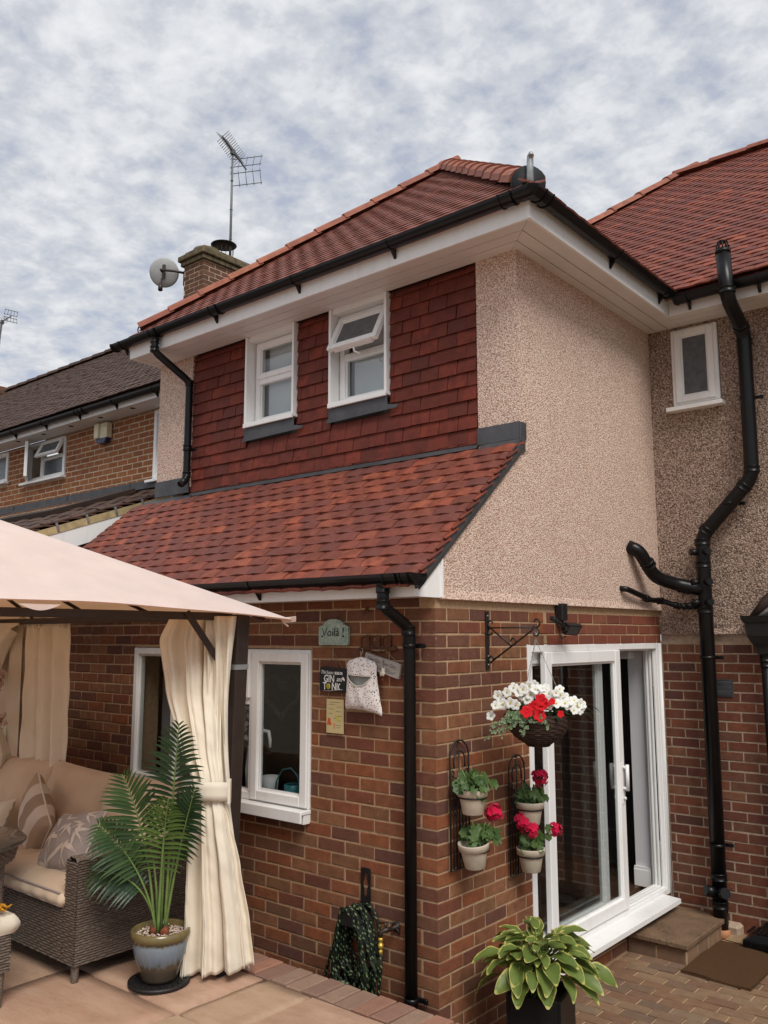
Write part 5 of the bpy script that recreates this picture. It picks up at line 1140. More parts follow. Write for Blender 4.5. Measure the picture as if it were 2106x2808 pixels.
b.grid(lambda s, t: Vector((SX1-.115+.115*t+(.0035*math.cos(s*150)), SYF+(SYB-SYF)*s, 1.085+.028*math.sin(PI*t)+.0035*math.cos(s*230+PI*math.floor(t*6))+.003*math.sin(t*38))), 160, 12, smooth=False, uv=False); b.build('arm_rest', 'wicker', sofa)
b = MB(); wicker(b, (SX0, SYF, .585), (1, 0, 0), Z, (0, -1, 0), SX1-.115-SX0, .27, ps=.0135); b.build('front_panel', 'wicker', sofa, occ=True)
b = MB(); b.box(SX0, SX1, SYB, SYB+.02, .6, 1.2); b.build('back_panel', 'wicker', sofa)
for (x, y) in ((SX1-.035, SYF+.03), (SX1-.035, SYB-.03), (SX0+.03, SYF+.03), (SX0+.03, SYB-.03)):
    b = MB(); P = []; rr = []
    for k in range(17): P.append((x, y, .60-.1*k/16)); rr.append(.021-.004*k/16+(.0025 if k % 2 else 0))
    b.tube(P, rr, 10); b.build('leg', 'wicker', sofa)
b = MB(); box_cushion(b, -2.45, SX1-.125, SYF-.015, -.72, .855, .935, seed=1); b.build('seat_cushion', 'beige', sofa, occ=True)
b = MB(); box_cushion(b, SX0+.02, -2.455, SYF-.015, -.72, .855, .935, seed=5); b.build('seat_cushion', 'beige', sofa)
b = MB()
for z_ in (.925, .862): b.tube([(-2.45, SYF-.018, z_), (-1.9, SYF-.022, z_+.002), (SX1-.13, SYF-.018, z_)], .005, 5)
b.build('seat_piping', 'taupe', sofa)
for (cx_, w, tl, sd_) in ((-1.72, .33, .02, 1), (-2.36, .36, -.05, 2), (-3.08, .35, .02, 3)):
    b = MB(); cushion(b, (cx_, -.735, 1.135), (1, .04, tl), (0, .30, 1), (0, -1, .30), w, .265, .115, .5, 26, 22, .012, seed=sd_); b.build('back_cushion', 'beige', sofa, occ=True)
# scatter cushions
t = thing('scatter_cushion', 'striped beige and cream cushion leaning on the sofa', 'cushion', (-2.42, -.98, .95))
u_ = Vector((.63, -.12, .72)).normalized(); n_ = Vector((.1, -.95, .33)); n_ = (n_-u_*n_.dot(u_)).normalized(); v_ = n_.cross(u_)
b = MB(); cushion(b, (-2.44, -.965, 1.10), -v_, u_, n_, .215, .20, .085, 1, 24, 24, .006, seed=4)
# stripes run across: swap uv
b.uv = [(q[1], q[0]) for q in b.uv]; b.build('cover', 'stripe', t); b = MB(); piping(b, (-2.44, -.965, 1.10), -v_, u_, n_, .215, .20); b.build('piping', 'creamcush', t)
t = thing('scatter_cushion', 'taupe cushion with pale flying swallows, nearest the sofa arm', 'cushion', (-1.78, -1.12, .95))
u_ = Vector((.93, .05, .16)).normalized(); n_ = Vector((.12, -.80, .58)); n_ = (n_-u_*n_.dot(u_)).normalized(); v_ = n_.cross(u_); bc = Vector((-1.80, -1.10, 1.075))
b = MB(); cushion(b, bc, u_, v_, n_, .215, .175, .075, 1, 24, 24, .006, seed=6); b.build('cover', 'taupe', t); b = MB(); piping(b, bc, u_, v_, n_, .215, .175, .005); b.build('piping', 'birdprint', t)
def csurf(a, d, hn=.075, hu=.215, hv=.175): 
    e = max(0, 1-abs(a)**2.6)**.5*max(0, 1-abs(d)**2.6)**.5; rx = a*(1-.055*(1-d*d)*abs(a)**3); ry = d*(1-.055*(1-a*a)*abs(d)**3)
    w = .006*math.sin(7*a+4*d+6)*math.sin(5*d-3*a+12)*e+.0042*math.sin(17*a*d+6)*(1-e); return bc+u_*rx*hu+v_*ry*hv+n_*(hn*e+w+.0022)
bird = [[(0, .10), (.035, .13), (.06, .10), (.03, .04), (-.03, .04)], [(-.03, .10), (-.14, .02), (-.22, -.10), (-.10, -.02), (-.03, .03)], [(.03, .09), (.13, .06), (.22, -.03), (.10, .0), (.03, .03)], [(-.03, .04), (.03, .04), (.015, -.06), (-.015, -.06)], [(-.015, -.05), (0, -.06), (-.035, -.17), (-.05, -.21)], [(.0, -.06), (.015, -.05), (.05, -.20), (.03, -.16)]]
bb = MB()
for (a0, d0, rot, sc) in ((-.45, -.1, .2, 1.5), (.05, .2, -.35, 1.4), (.35, -.45, .1, 1.7), (-.05, .72, 2.5, 1.1), (.5, .35, -1.0, 1.1), (.68, .05, .9, 1.3), (-.35, -.75, 3.3, 1.5), (-.55, .55, -.9, 1.0), (.75, .75, 1.4, 1.0), (-.82, -.5, .6, .9)):
    for poly in bird:
        pts = []
        for (x, y) in poly:
            xx, yy = x*sc*1.25, y*sc*1.5; a, d = a0+xx*math.cos(rot)-yy*math.sin(rot), d0+xx*math.sin(rot)+yy*math.cos(rot); pts.append((max(-.97, min(.97, a)), max(-.97, min(.97, d))))
        # subdivide the outline onto the surface with a fan
        c0 = (sum(p[0] for p in pts)/len(pts), sum(p[1] for p in pts)/len(pts)); ring = []
        for i in range(len(pts)):
            p, q = pts[i], pts[(i+1) % len(pts)]; ring += [(p[0]+(q[0]-p[0])*k/3, p[1]+(q[1]-p[1])*k/3) for k in range(3)]
        vs = [csurf(*c0)]+[csurf(*p) for p in ring]; m = len(ring); bb.add(vs, [(0, 1+i, 1+(i+1) % m) for i in range(m)])
bb.build('swallow_print', 'birdprint', t)
t = thing('scatter_cushion', 'small white cushion half hidden behind the glass table', 'cushion', (-2.85, -1.0, .95))
b = MB(); cushion(b, (-2.90, -1.02, 1.03), (1, .1, .25), (0, .4, .9), (0, -.9, .4), .17, .13, .06, 1, 16, 16, .006, seed=2); b.build('cover', 'creamcush', t)
# table
t = thing('garden_table', 'round glass topped wicker table at the left edge by the sofa', 'table', (-2.0, -1.77, TZ)); tc_ = Vector((-2.0, -1.77, 0))
b = MB(); b.lathe([(0, 1.142), (.445, 1.142), (.452, 1.148), (.445, 1.154), (0, 1.154)], tc_, 48); b.build('glass_top', 'char', t)
b = MB(); b.grid(lambda s, q: tc_+Vector((math.cos(2*PI*s)*(.415-.02*q+.004*math.cos(s*240+PI*math.floor(q*6))), math.sin(2*PI*s)*(.415-.02*q+.004*math.cos(s*240+PI*math.floor(q*6))), 1.14-.085*q+.003*math.sin(q*75))), 240, 18, smooth=False, uv=False, cu=True); b.build('rim', 'wicker', t)
for k in range(4):
    an = PI/4+k*PI/2; b = MB(); P = [tc_+Vector((math.cos(an)*.34, math.sin(an)*.34, 1.06-.555*i/24)) for i in range(25)]; b.tube(P, [.024+(.0025 if i % 2 else 0) for i in range(25)], 8); b.build('leg', 'wicker', t)
# stool
t = thing('wicker_stool', 'wicker stool with a white cushion at the bottom left edge', 'stool', (-1.52, -1.92, TZ)); qx0, qx1, qy0, qy1 = -1.76, -1.285, -2.16, -1.695
b = MB(); wicker(b, (qx1, qy0, .66), (0, 1, 0), Z, (1, 0, 0), qy1-qy0, .17); wicker(b, (qx0, qy0, .66), (1, 0, 0), Z, (0, -1, 0), qx1-qx0, .17); wicker(b, (qx1, qy1, .66), (-1, 0, 0), Z, (0, 1, 0), qx1-qx0, .17); b.box(qx0+.01, qx1-.01, qy0+.01, qy1-.01, .67, .825); b.build('seat_frame', 'wicker', t)
for x in (qx0+.035, qx1-.035):
    for y in (qy0+.035, qy1-.035):
        b = MB(); b.tube([(x, y, .70-.198*i/28) for i in range(29)], [.028-.008*i/28+(.0025 if i % 2 else 0) for i in range(29)], 9); b.build('leg', 'wicker', t)
b = MB(); box_cushion(b, qx0-.005, qx1+.008, qy0-.005, qy1+.008, .835, .935, seed=3, crown=.012); b.build('cushion', 'creamcush', t)
b = MB()
for i in range(160):
    x, y = R(-1.40, -1.285), R(-1.90, -1.73); p = Vector((x, y, .945)); b.tube([p, p+Vector((R(-.02, .03), R(-.02, .02), R(.01, .04))), p+Vector((R(.0, .05), R(-.03, .03), R(-.01, .03)))], .0035, 4)
tag(b.build('tasselled_throw', 'mustard', None, (-1.4, -1.85, .945)), 'mustard yellow tassels of a throw lying on the white stool', 'throw')
# vase of blossom behind the sofa
t = thing('blossom_vase', 'artificial pale blossom branches in a white vase behind the sofa', 'vase', (-3.42, -.78, TZ))
b = MB(); b.lathe([(.07, .5), (.075, .9), (.09, 1.28), (.115, 1.36), (.12, 1.40), (.08, 1.48), (.045, 1.56), (.05, 1.58)], (-3.42, -.78, 0), 6, smooth=False); b.build('vase', 'creamcush', t)
b = MB(); tips = []
for (dx_, dz_, l) in ((.05, .62, 1), (.22, .10, 1), (-.15, .55, 1), (-.3, .2, 1), (.14, .48, 1), (.02, .3, 1)):
    p0 = Vector((-3.42, -.78, 1.54)); p1 = p0+Vector((dx_*.4, -.03, dz_*.55+.05)); p2 = p0+Vector((dx_, -.07, dz_)); b.tube([p0, p1, p2], [.006, .005, .003], 5)
    for k in range(9):
        q = p1.lerp(p2, R(.0, 1.05))+Vector((R(-.04, .04), R(-.04, .02), R(-.03, .05))); b.tube([p1.lerp(p2, .5), q], .002, 4); tips.append(q)
b.build('branch', 'bark', t)
def flower5(b, c, n, r, mat_m=0, cup=.25, np=5, ruff=.1, seed=0):
    n = Vector(n).normalized(); e1 = n.orthogonal().normalized(); e2 = n.cross(e1); c = Vector(c); vs = [c-n*r*cup*.6]; K = np*6
    for ring, (rad, h) in enumerate(((.35, -.12), (.75, .12), (1.0, .0))):
        for k in range(K):
            a = 2*PI*k/K+seed; lob = .74+.26*abs(math.cos(np*(a-seed)/2))**.7 if ring > 0 else 1
            vs.append(c+(e1*math.cos(a)+e2*math.sin(a))*r*rad*lob+n*r*(h+cup*.3*ring+(ruff*math.sin(3*np*a+seed*5) if ring == 2 else 0)))
    fs = [(0, 1+k, 1+(k+1) % K) for k in range(K)]
    for ring in range(2): fs += [(1+ring*K+k, 1+(ring+1)*K+k, 1+(ring+1)*K+(k+1) % K, 1+ring*K+(k+1) % K) for k in range(K)]
    b.add(vs, fs, True, mat_m)
fm = []
for q in range(3): b = MB(); flower5(b, (0, 0, 0), (0, 0, 1), .032, cup=.9, seed=q); flower5(b, (0, 0, .004), (0.2, 0, 1), .022, cup=1.2, seed=q+1); fm.append(b.mesh('blossom', 'blossom'))
def rotf(c, n, sp=None, sc=1):
    n = Vector(n).normalized(); e = n.orthogonal().normalized(); e = Matrix.Rotation(R(0, 6.28) if sp is None else sp, 3, n) @ e; m = frame(c, e, n.cross(e), n); return m @ Matrix.Scale(sc, 4)
for q in tips: mobj('blossom', random.choice(fm), t, rotf(q, (R(-.5, 1), -1, R(-.2, .8)), sc=R(.8, 1.25)))

# ================================================================ POTTED PALM
pp = Vector((-.975, -1.06, TZ)); t = thing('potted_palm', 'tall artificial palm in a blue and brown glazed pot on the patio', 'potted plant', pp)
b = MB(); b.lathe([(.0, .002+TZ), (.145, .002+TZ), (.155, .008+TZ), (.155, .022+TZ), (.142, .024+TZ), (.10, .020+TZ), (0, .02+TZ)], (pp.x, pp.y, 0), 32)
for k in range(24):
    a = k*2*PI/24; b.obox((pp.x+.128*math.cos(a), pp.y+.128*math.sin(a), TZ+.025), (.008, 0, 0), (0, .008, 0), (0, 0, .003), .002)
for k in range(3): a = k*2*PI/3+.3; b.tube([(pp.x+.12*math.cos(a), pp.y+.12*math.sin(a), TZ), (pp.x+.12*math.cos(a), pp.y+.12*math.sin(a), TZ+.01)], .012, 8)
b.build('pot_stand', 'iron', t)
b = MB(); b.lathe([(0, .025), (.085, .025), (.092, .04), (.112, .10), (.132, .16), (.138, .205), (.134, .222), (.146, .226), (.150, .245), (.147, .266), (.138, .270), (.131, .264), (.128, .235), (.0, .235)], pp, 40); b.build('pot', 'glaze', t)
b = MB()
for i in range(520):
    a, r_ = R(0, 6.283), .124*math.sqrt(R(0, 1)); c = pp+Vector((r_*math.cos(a), r_*math.sin(a), .238+R(0, .010))); s_ = R(.0035, .006); vs = [c+Vector((x*s_*R(.7, 1.2), y*s_*R(.7, 1.2), z*s_*R(.6, 1))) for x, y, z in ((1, 0, 0), (-1, 0, 0), (0, 1, 0), (0, -1, 0), (0, 0, 1), (0, 0, -1))]
    b.add(vs, [(0, 2, 4), (2, 1, 4), (1, 3, 4), (3, 0, 4), (2, 0, 5), (1, 2, 5), (3, 1, 5), (0, 3, 5)], True)
b.build('gravel', 'gravel', t, kind='stuff')
b = MB(); b.tube([pp+Vector((-.03, -.02, .235)), pp+Vector((-.026, -.015, .27)), pp+Vector((-.03, -.01, .30))], [.028, .024, .012], 8); b.tube([pp+Vector((.02, .01, .235)), pp+Vector((.035, .0, .26)), pp+Vector((.03, .012, .275))], [.03, .022, .01], 8); b.build('bark_base', 'bark', t)
FR = Vector((rt.x, rt.y, 0)).normalized(); FB_ = Vector((fw.x, fw.y, 0)).normalized()
def frond(base, ctrl, tip, n_leaf, ll, mat_, droop=.25, stem_r=.007, start=.35, face=None, curl=.3, seed=0, wid=.0105):
    base, ctrl, tip = Vector(base), Vector(ctrl), Vector(tip); B = lambda s: base*(1-s)**2+ctrl*2*s*(1-s)+tip*s*s
    D_ = lambda s: ((ctrl-base)*(1-s)+(tip-ctrl)*s).normalized()
    f = Vector(face or -FB_).normalized(); b = MB(); pts = [B(i/16) for i in range(17)]; b.tube(pts, [stem_r*(1-.75*i/16) for i in range(17)], 6)
    rr = random.Random(seed)
    for i in range(n_leaf):
        s = start+(1-start)*(i+.5)/n_leaf; p = B(s); d = D_(s); q = (s-start)/(1-start)
        L_ = ll*(math.sin(PI*(.16+.80*q))**.7)*(.95+rr.uniform(-.06, .06)); sd = d.cross(f).normalized(); nf = sd.cross(d).normalized()
        for sg in (-1, 1):
            ang = 1.32-.80*q+rr.uniform(-.06, .06); out = (sd*sg*math.sin(ang)+d*math.cos(ang)+nf*.28).normalized(); w = wid*(L_/ll)*.9+.0015; wd = d.cross(out); wd = (d-out*d.dot(out)).normalized(); P = []
            for k in range(6):
                tt = k/5; P.append(p+out*(L_*tt)+Vector((0, 0, -1))*(droop*L_*tt**2.2)-nf*(curl*.3*L_*tt*tt))
            prof = [.35, 1.0, 1.05, .9, .55, .02]; vs = []; uv = []
            for k in range(6):
                nn = nf*(w*.32*prof[k]); vs += [P[k]-wd*w*prof[k]+nn*.6, P[k], P[k]+wd*w*prof[k]+nn*.6]; uv += [(0, k/5), (.5, k/5), (1, k/5)]
            b.add(vs, [(k*3+x, k*3+x+1, k*3+x+4, k*3+x+3) for k in range(5) for x in range(2)], False, 1, uv)
    b.build('frond', ['palm_stem', mat_], t)
def pt(dx_, dd, z): return pp+FR*dx_+FB_*dd+Vector((0, 0, z))
frond(pt(-.01, -.02, .25), pt(.0, -.03, .72), pt(.055, -.16, .93), 18, .20, 'palm_light', .30, .009, .36, seed=1, face=-FB_+Vector((0, 0, .5)), wid=.0078)
frond(pt(-.03, -.01, .25), pt(-.07, .0, .72), pt(-.20, -.10, 1.04), 19, .21, 'palm', .15, .008, .40, seed=2, face=-FB_+FR*.2)
frond(pt(.02, .0, .25), pt(.04, -.03, .86), pt(.095, -.15, 1.30), 22, .205, 'palm_dark', .28, .009, .44, seed=3)
frond(pt(.02, .0, .25), pt(.09, -.05, .70), pt(.185, -.14, .98), 18, .17, 'palm_dark', .3, .008, .45, seed=4, face=-FB_+FR*-.4)
frond(pt(-.02, .0, .25), pt(-.08, -.02, .55), pt(-.34, -.06, .56), 16, .18, 'palm_dark', .35, .007, .42, seed=5, face=-FB_+Vector((0, 0, 1)))
frond(pt(-.02, -.01, .25), pt(-.09, -.02, .60), pt(-.31, -.12, .80), 17, .19, 'palm', .3, .007, .45, seed=7, face=-FB_+Vector((0, 0, .8)))
for (dx_, z, r_) in ((-.045, .62, .0065), (.0, .70, .0065), (.045, .66, .0065)):
    b = MB(); b.tube([pt(dx_*.4, 0, .26), pt(dx_*.7, .01, .45), pt(dx_*1.3, .02, z)], [r_*1.4, r_, r_*.7], 7); b.build('stem', 'palm_stem', t)

# ================================================================ THINGS ON THE FRONT WALL
FX, FZ = (1, 0, 0), (0, 0, 1)
t = thing('wall_plaque', 'green glazed ceramic plaque with a curved top on the brick wall', 'plaque', (-.761, -.005, 2.185))
b = MB(); x0, x1, z0, z1, zt = -.884, -.638, 2.186, 2.296, 2.346; pl_ = [(x0+.01, z0), (x1-.01, z0), (x1, z0+.01), (x1, z1), (x1-.03, z1+.012)]
for k in range(9): a = PI*k/8; pl_.append(((x0+x1)/2+.082*math.cos(a), z1+.012+.036*math.sin(a)))
pl_ += [(x0+.03, z1+.012), (x0, z1), (x0, z0+.01)]
b.prism([(x, -.006, z) for x, z in pl_], (0, -.018, 0)); b.prism([((x+.761)*.88-.761, -.024, (z-2.26)*.86+2.26) for x, z in pl_], (0, -.003, 0)); b.build('plate', 'ceramic', t)
text_mesh('Voil\u00e0 !', .074, t, (-.762, -.0285, 2.262), (1, 0, .045), FZ, 'ink', .0005, shear=.12)
b = MB(); [b.lathe([(0, 0), (.006, 0), (.005, .004), (0, .005)], (x, -.027, 2.238), 8, axis=(0, -1, 0)) for x in (-.85, -.672)]; b.build('screw', 'rust', t)
t = thing('hanging_sign', 'black slate sign with white gin and tonic lettering hung on string', 'sign', (-.765, -.006, 1.908))
b = MB(); b.obox((-.762, -.017, 1.980), (.110, 0, -.004), (0, .008, 0), (.002, 0, .070), .003); b.build('slate', 'slate', t)
b = MB(); b.tube([(-.835, -.014, 2.048), (-.755, -.010, 2.135), (-.69, -.014, 2.045)], .0016, 4); b.tube([(-.75, -.012, 2.13), (-.742, -.014, 2.045)], .0011, 4); b.lathe([(0, 0), (.005, 0), (0, .012)], (-.755, -.004, 2.137), 6, axis=(0, -1, 0)); b.build('string', 'rope', t)
u_ = Vector((1, 0, -.036)).normalized(); yt = -.0256
text_mesh('This house', .030, t, (-.808, yt, 2.022), u_, FZ, 'chalk', .0004, shear=.3, sx=.78)
text_mesh('RUNS ON', .023, t, (-.712, yt, 2.017), u_, FZ, 'chalk', .0005, sx=.62, bold=.0008)
text_mesh('GIN', .062, t, (-.790, yt, 1.983), u_, FZ, 'chalk', .0005, sx=.80, bold=.0009)
text_mesh('and', .042, t, (-.706, yt, 1.983), u_, FZ, 'chalk', .0005, sx=.75, shear=.35)
text_mesh('T   NIC', .062, t, (-.762, yt, 1.937), u_, FZ, 'chalk', .0005, sx=.80, bold=.0009)
b = MB(); b.lathe([(.011, 0), (.017, 0), (.017, .001), (.011, .001)], (-.797, yt, 1.938), 14, axis=(0, -1, 0))
for k in range(4): a = k*PI/4; b.obox((-.797, yt-.0004, 1.938), (.012*math.cos(a), 0, .012*math.sin(a)), (0, .0004, 0), (-.0012*math.sin(a), 0, .0012*math.cos(a)))
b.build('lime_slice', 'yellowprint', t)
b = MB(); b.tube([(-.84, yt, 1.912), (-.78, yt, 1.912), (-.72, yt, 1.921), (-.68, yt, 1.922)], .0012, 4); b.prism([(-.68, yt, 1.985), (-.672, yt, 1.997), (-.66, yt, 1.982), (-.664, yt, 1.972)], (0, -.001, 0)); b.build('flourish', 'chalk', t)
t = thing('tin_sign', 'small yellowed tin sign hung below the black slate sign', 'sign', (-.75, -.006, 1.66))
b = MB(); b.obox((-.7495, -.014, 1.7625), (.0705, 0, 0), (0, .002, 0), (0, 0, .100), .0015); b.build('plate', 'tin', t)
b = MB(); b.tube([(-.812, -.014, 1.855), (-.80, -.014, 1.912)], .0013, 4); b.tube([(-.69, -.014, 1.855), (-.70, -.014, 1.905)], .0013, 4); b.build('string', 'rope', t)
b = MB(); yp = -.0163
for pl_ in ([(-.812, 1.72), (-.806, 1.752), (-.788, 1.75), (-.782, 1.722), (-.775, 1.716), (-.776, 1.710), (-.815, 1.710)], [(-.758, 1.69), (-.758, 1.722), (-.752, 1.722), (-.751, 1.69)]): b.prism([(x, yp, z) for x, z in pl_], (0, -.0006, 0))
b.build('red_picture', 'redprint', t)
b = MB(); b.prism([(x, yp, z) for x, z in [(-.742, 1.735), (-.735, 1.775), (-.725, 1.76), (-.722, 1.735)]], (0, -.0006, 0)); b.build('yellow_picture', 'yellowprint', t)
b = MB()
for i, (x0, w) in enumerate(((-.79, .08), (-.80, .05), (-.735, .04), (-.80, .04), (-.74, .045), (-.80, .03), (-.745, .05), (-.76, .03), (-.74, .04), (-.80, .02), (-.745, .045), (-.735, .03))):
    z = 1.845-.0135*i; b.box(x0, x0+w, yp-.0004, yp, z-.0012, z+.0012)
b.build('fine_print', 'greyink', t)
t = thing('hook_rack', 'rusty iron rack of cat figures holding the bag and wooden sign', 'hook rack', (-.415, -.006, 2.15))
b = MB(); b.obox((-.415, -.011, 2.167), (.135, 0, 0), (0, .004, 0), (0, 0, .010), .003)
for x in (-.545, -.285): b.lathe([(0, 0), (.014, 0), (.014, .006), (0, .007)], (x, -.006, 2.167), 10, axis=(0, -1, 0))
b.build('bar', 'rust', t)
for i, x in enumerate((-.50, -.42, -.335)):
    b = MB(); z = 2.177; b.prism([(x+a, -.007, z+c) for a, c in [(-.035, 0), (.02, 0), (.024, .02), (.018, .04), (.026, .055), (.022, .072), (.016, .060), (.006, .062), (.0, .074), (-.004, .056), (-.012, .04), (-.03, .022)]], (0, -.005, 0))
    b.tube([(x-.03, -.01, z+.005), (x-.045, -.01, z+.02), (x-.046, -.01, z+.045), (x-.03, -.01, z+.062), (x-.014, -.01, z+.06)], .0045, 6); b.build('cat_figure', 'rust', t)
for x in (-.52, -.44, -.37, -.30):
    b = MB(); b.tube([(x, -.012, 2.162), (x, -.026, 2.145), (x, -.036, 2.15), (x, -.036, 2.162)], .004, 6); b.build('hook', 'rust', t)
t = thing('wooden_sign', 'tilted greyed wooden sign with dark lettering hung beside the peg bag', 'sign', (-.36, -.02, 2.0))
u_ = Vector((.97, 0, -.245)).normalized(); v_ = Vector((.245, 0, .97)).normalized(); c = Vector((-.365, -.024, 2.072))
b = MB(); b.obox(c, u_*.138, (0, .010, 0), v_*.043, .002); b.build('board', 'wood', t)
b = MB(); b.tube([c+u_*-.07+v_*.043, (-.442, -.02, 2.160), (-.35, -.02, 2.160), c+u_*.11+v_*.043], .0022, 5); b.tube([(-.445, -.03, 2.158), (-.35, -.03, 2.158)], .005, 6); b.build('string', 'rope', t)
text_mesh('One Gin.. Two Gins..', .030, t, c+v_*.016+Vector((0, -.0105, 0)), u_, v_, 'greyink', .0004, sx=.88, shear=.15)
text_mesh('Three Gins.. Floor!', .032, t, c-v_*.020+Vector((0, -.0105, 0)), u_, v_, 'greyink', .0004, sx=.86, shear=.15)
t = thing('hanging_ornament', 'small white animal ornament dangling in front of the wooden sign', 'ornament', (-.338, -.05, 1.96)); c = Vector((-.338, -.052, 2.035))
b = MB(); b.lathe([(0, -.017), (.012, -.013), (.015, -.004), (.010, .006), (.0115, .012), (.010, .019), (0, .023)], c, 12)
for sg in (-1, 1): b.tube([c+Vector((sg*.006, 0, .018)), c+Vector((sg*.009, 0, .029))], [.004, .001], 5); b.tube([c+Vector((sg*.010, -.004, .0)), c+Vector((sg*.016, -.008, -.012))], .0042, 6); b.tube([c+Vector((sg*.006, -.006, -.012)), c+Vector((sg*.010, -.012, -.019))], .005, 6)
b.build('body', 'creamcush', t); b = MB(); b.tube([c+Vector((0, 0, .02)), (-.34, -.04, 2.145)], .001, 4); b.lathe([(0, 0), (.008, 0), (.007, .012), (0, .014)], c+Vector((-.003, 0, -.05)), 10); b.tube([c, c+Vector((-.003, 0, -.04))], .001, 4); b.build('bell_string', 'rust', t)
t = thing('peg_bag', 'white peg bag with a tiny dark print hanging from the rack', 'bag', (-.495, -.06, 1.815))
OUT = [(2.118, -.515, .012), (2.110, -.512, .05), (2.092, -.511, .105), (2.07, -.510, .118), (2.04, -.508, .114), (1.99, -.505, .117), (1.93, -.50, .124), (1.87, -.497, .134), (1.83, -.494, .143), (1.812, -.494, .140)]
def bagpt(s, q, sg):
    z = 2.118-(2.118-1.812)*q; c_, w = lerp_tab(OUT, z); a = (s-.5)*2; e = max(0, 1-abs(a)**2.4)**.5*max(0, 1-abs(2*q-1.0)**4)**.5
    zz_ = z-.012*abs(a)**2*(1 if q > .9 else 0)-.012*a*q; return Vector((c_+a*w, -.045+sg*(-.042*e*(.5+.6*q)-.004*math.sin(9*a+5*q)*e*math.sin(14*q)), zz_))
def in_mouth(s, q):
    z = 2.118-.306*q; a = (s-.5)*2; return -.78 < a < .72 and 2.013 > z > 2.002-.052*(1-abs(a+.05)**2/.65)
b = MB(); Nn = 48; vs = [bagpt(i/Nn, j/Nn, 1) for j in range(Nn+1) for i in range(Nn+1)]
b.add(vs, [(j*(Nn+1)+i, (j+1)*(Nn+1)+i, (j+1)*(Nn+1)+i+1, j*(Nn+1)+i+1) for j in range(Nn) for i in range(Nn) if not in_mouth((i+.5)/Nn, (j+.5)/Nn)], True)
b.grid(lambda s, q: bagpt(s, q, -.6), 20, 20, uv=False); b.build('bag_cloth', 'peg', t)
b = MB(); b.grid(lambda s, q: bagpt(.1+.8*s, .28+.36*q, .35), 10, 10, uv=False); b.build('lining', plain('grey_lining', (.32, .33, .32), .9), t)
b = MB(); P1 = [bagpt(.5+a/2, (2.118-2.012)/.306, 1)+Vector((0, -.003, 0)) for a in [x/10 for x in range(-8, 8)]]; b.tube(P1, .0035, 5); P2 = [bagpt(.5+a/2, (2.118-(2.004-.052*(1-abs(a+.05)**2/.65)))/.306, 1)+Vector((0, -.003, 0)) for a in [x/10 for x in range(-8, 8)]]; b.tube(P2, .0035, 5); b.build('mouth_hem', 'creamcush', t)
b = MB(); b.tube([(-.515, -.045, 2.112), (-.513, -.045, 2.135), (-.503, -.042, 2.15), (-.508, -.036, 2.166), (-.522, -.034, 2.164)], .003, 6); b.build('hanger_hook', 'galv', t)
b = MB(); b.tube([(-.50, -.02, 2.40), (-.497, -.035, 2.385), (-.50, -.02, 2.37)], .003, 6); b.obox((-.50, -.008, 2.395), (.008, 0, 0), (0, .003, 0), (0, 0, .016), .002); tag(b.build('wall_hook', 'rust', None, (-.5, -.008, 2.395)), 'tiny rusty hook on the bricks below the lean-to gutter', 'hook')
# hose on its hanger, outside tap
t = thing('hose_hanger', 'black metal hanger with a keyhole slot screwed to the brick wall', 'hanger', (-.505, -.01, .72))
b = MB(); prof = [(-.036, .93), (.030, .93), (.034, .924), (.034, .74), (.032, .70), (-.036, .70), (-.038, .924)]; hole = [(0, .905), (.014, .898), (.012, .865), (.024, .845), (.012, .82), (.012, .785), (.0, .775), (-.012, .785), (-.012, .82), (-.024, .845), (-.012, .865), (-.014, .898)]
oc = [(-.036+.072*i/3, .93) for i in range(4)]+[(.036, .93-.20*i/4) for i in range(1, 4)]+[(.036-.072*i/3, .70) for i in range(4)]+[(-.036, .70+.23*i/4) for i in range(1, 4)]
import_order = lambda P: sorted(P, key=lambda p: math.atan2(p[1]-.84, p[0]*3))
oc = import_order(oc); ho = import_order(hole); no, nh_ = len(oc), len(ho)
hm = []
for i in range(48):
    a = -PI+2*PI*i/48; dx_, dz_ = math.cos(a)/3, math.sin(a)
    def hit(P):
        best = None
        for k in range(len(P)):
            (x0, z0), (x1, z1) = P[k], P[(k+1) % len(P)]; z0 -= .84; z1 -= .84; ex, ez = x1-x0, z1-z0; det = dx_*(-ez)+ex*dz_
            if abs(det) < 1e-12: continue
            tt = (x0*(-ez)+ex*z0)/det; ss = (dx_*z0-dz_*x0)/det
            if tt > 0 and -.001 <= ss <= 1.001 and (best is None or tt < best): best = tt
        return best or .05
    hm.append((hit(ho), hit(oc), dx_, dz_))
vs = []
for yv in (-.012, -.008):
    for (h0, h1, dx_, dz_) in hm: vs += [(-.505+dx_*h0, yv, .84+dz_*h0), (-.505+dx_*h1, yv, .84+dz_*h1)]
fs = []
for i in range(48):
    j = (i+1) % 48; fs += [(2*i, 2*i+1, 2*j+1, 2*j), (96+2*i, 96+2*j, 96+2*j+1, 96+2*i+1), (2*i, 2*j, 96+2*j, 96+2*i), (2*i+1, 96+2*i+1, 96+2*j+1, 2*j+1)]
b.add(vs, fs); b.box(-.54, -.47, -.014, -.006, .60, .705); b.grid(lambda s, q: Vector((-.575+.14*s, -.012-.16*q, .70-.02*math.cos((s-.5)*PI)*0+.035*math.cos((s-.5)*PI*1.0)-.03)), 10, 3); b.obox((-.505, -.172, .70), (.05, 0, 0), (0, .004, 0), (0, 0, .045), .003); b.build('bracket', 'iron', t)
t = thing('garden_hose', 'coiled black and green braided hose hanging on the wall', 'hose', (-.5, -.12, .3))
rr = random.Random(5)
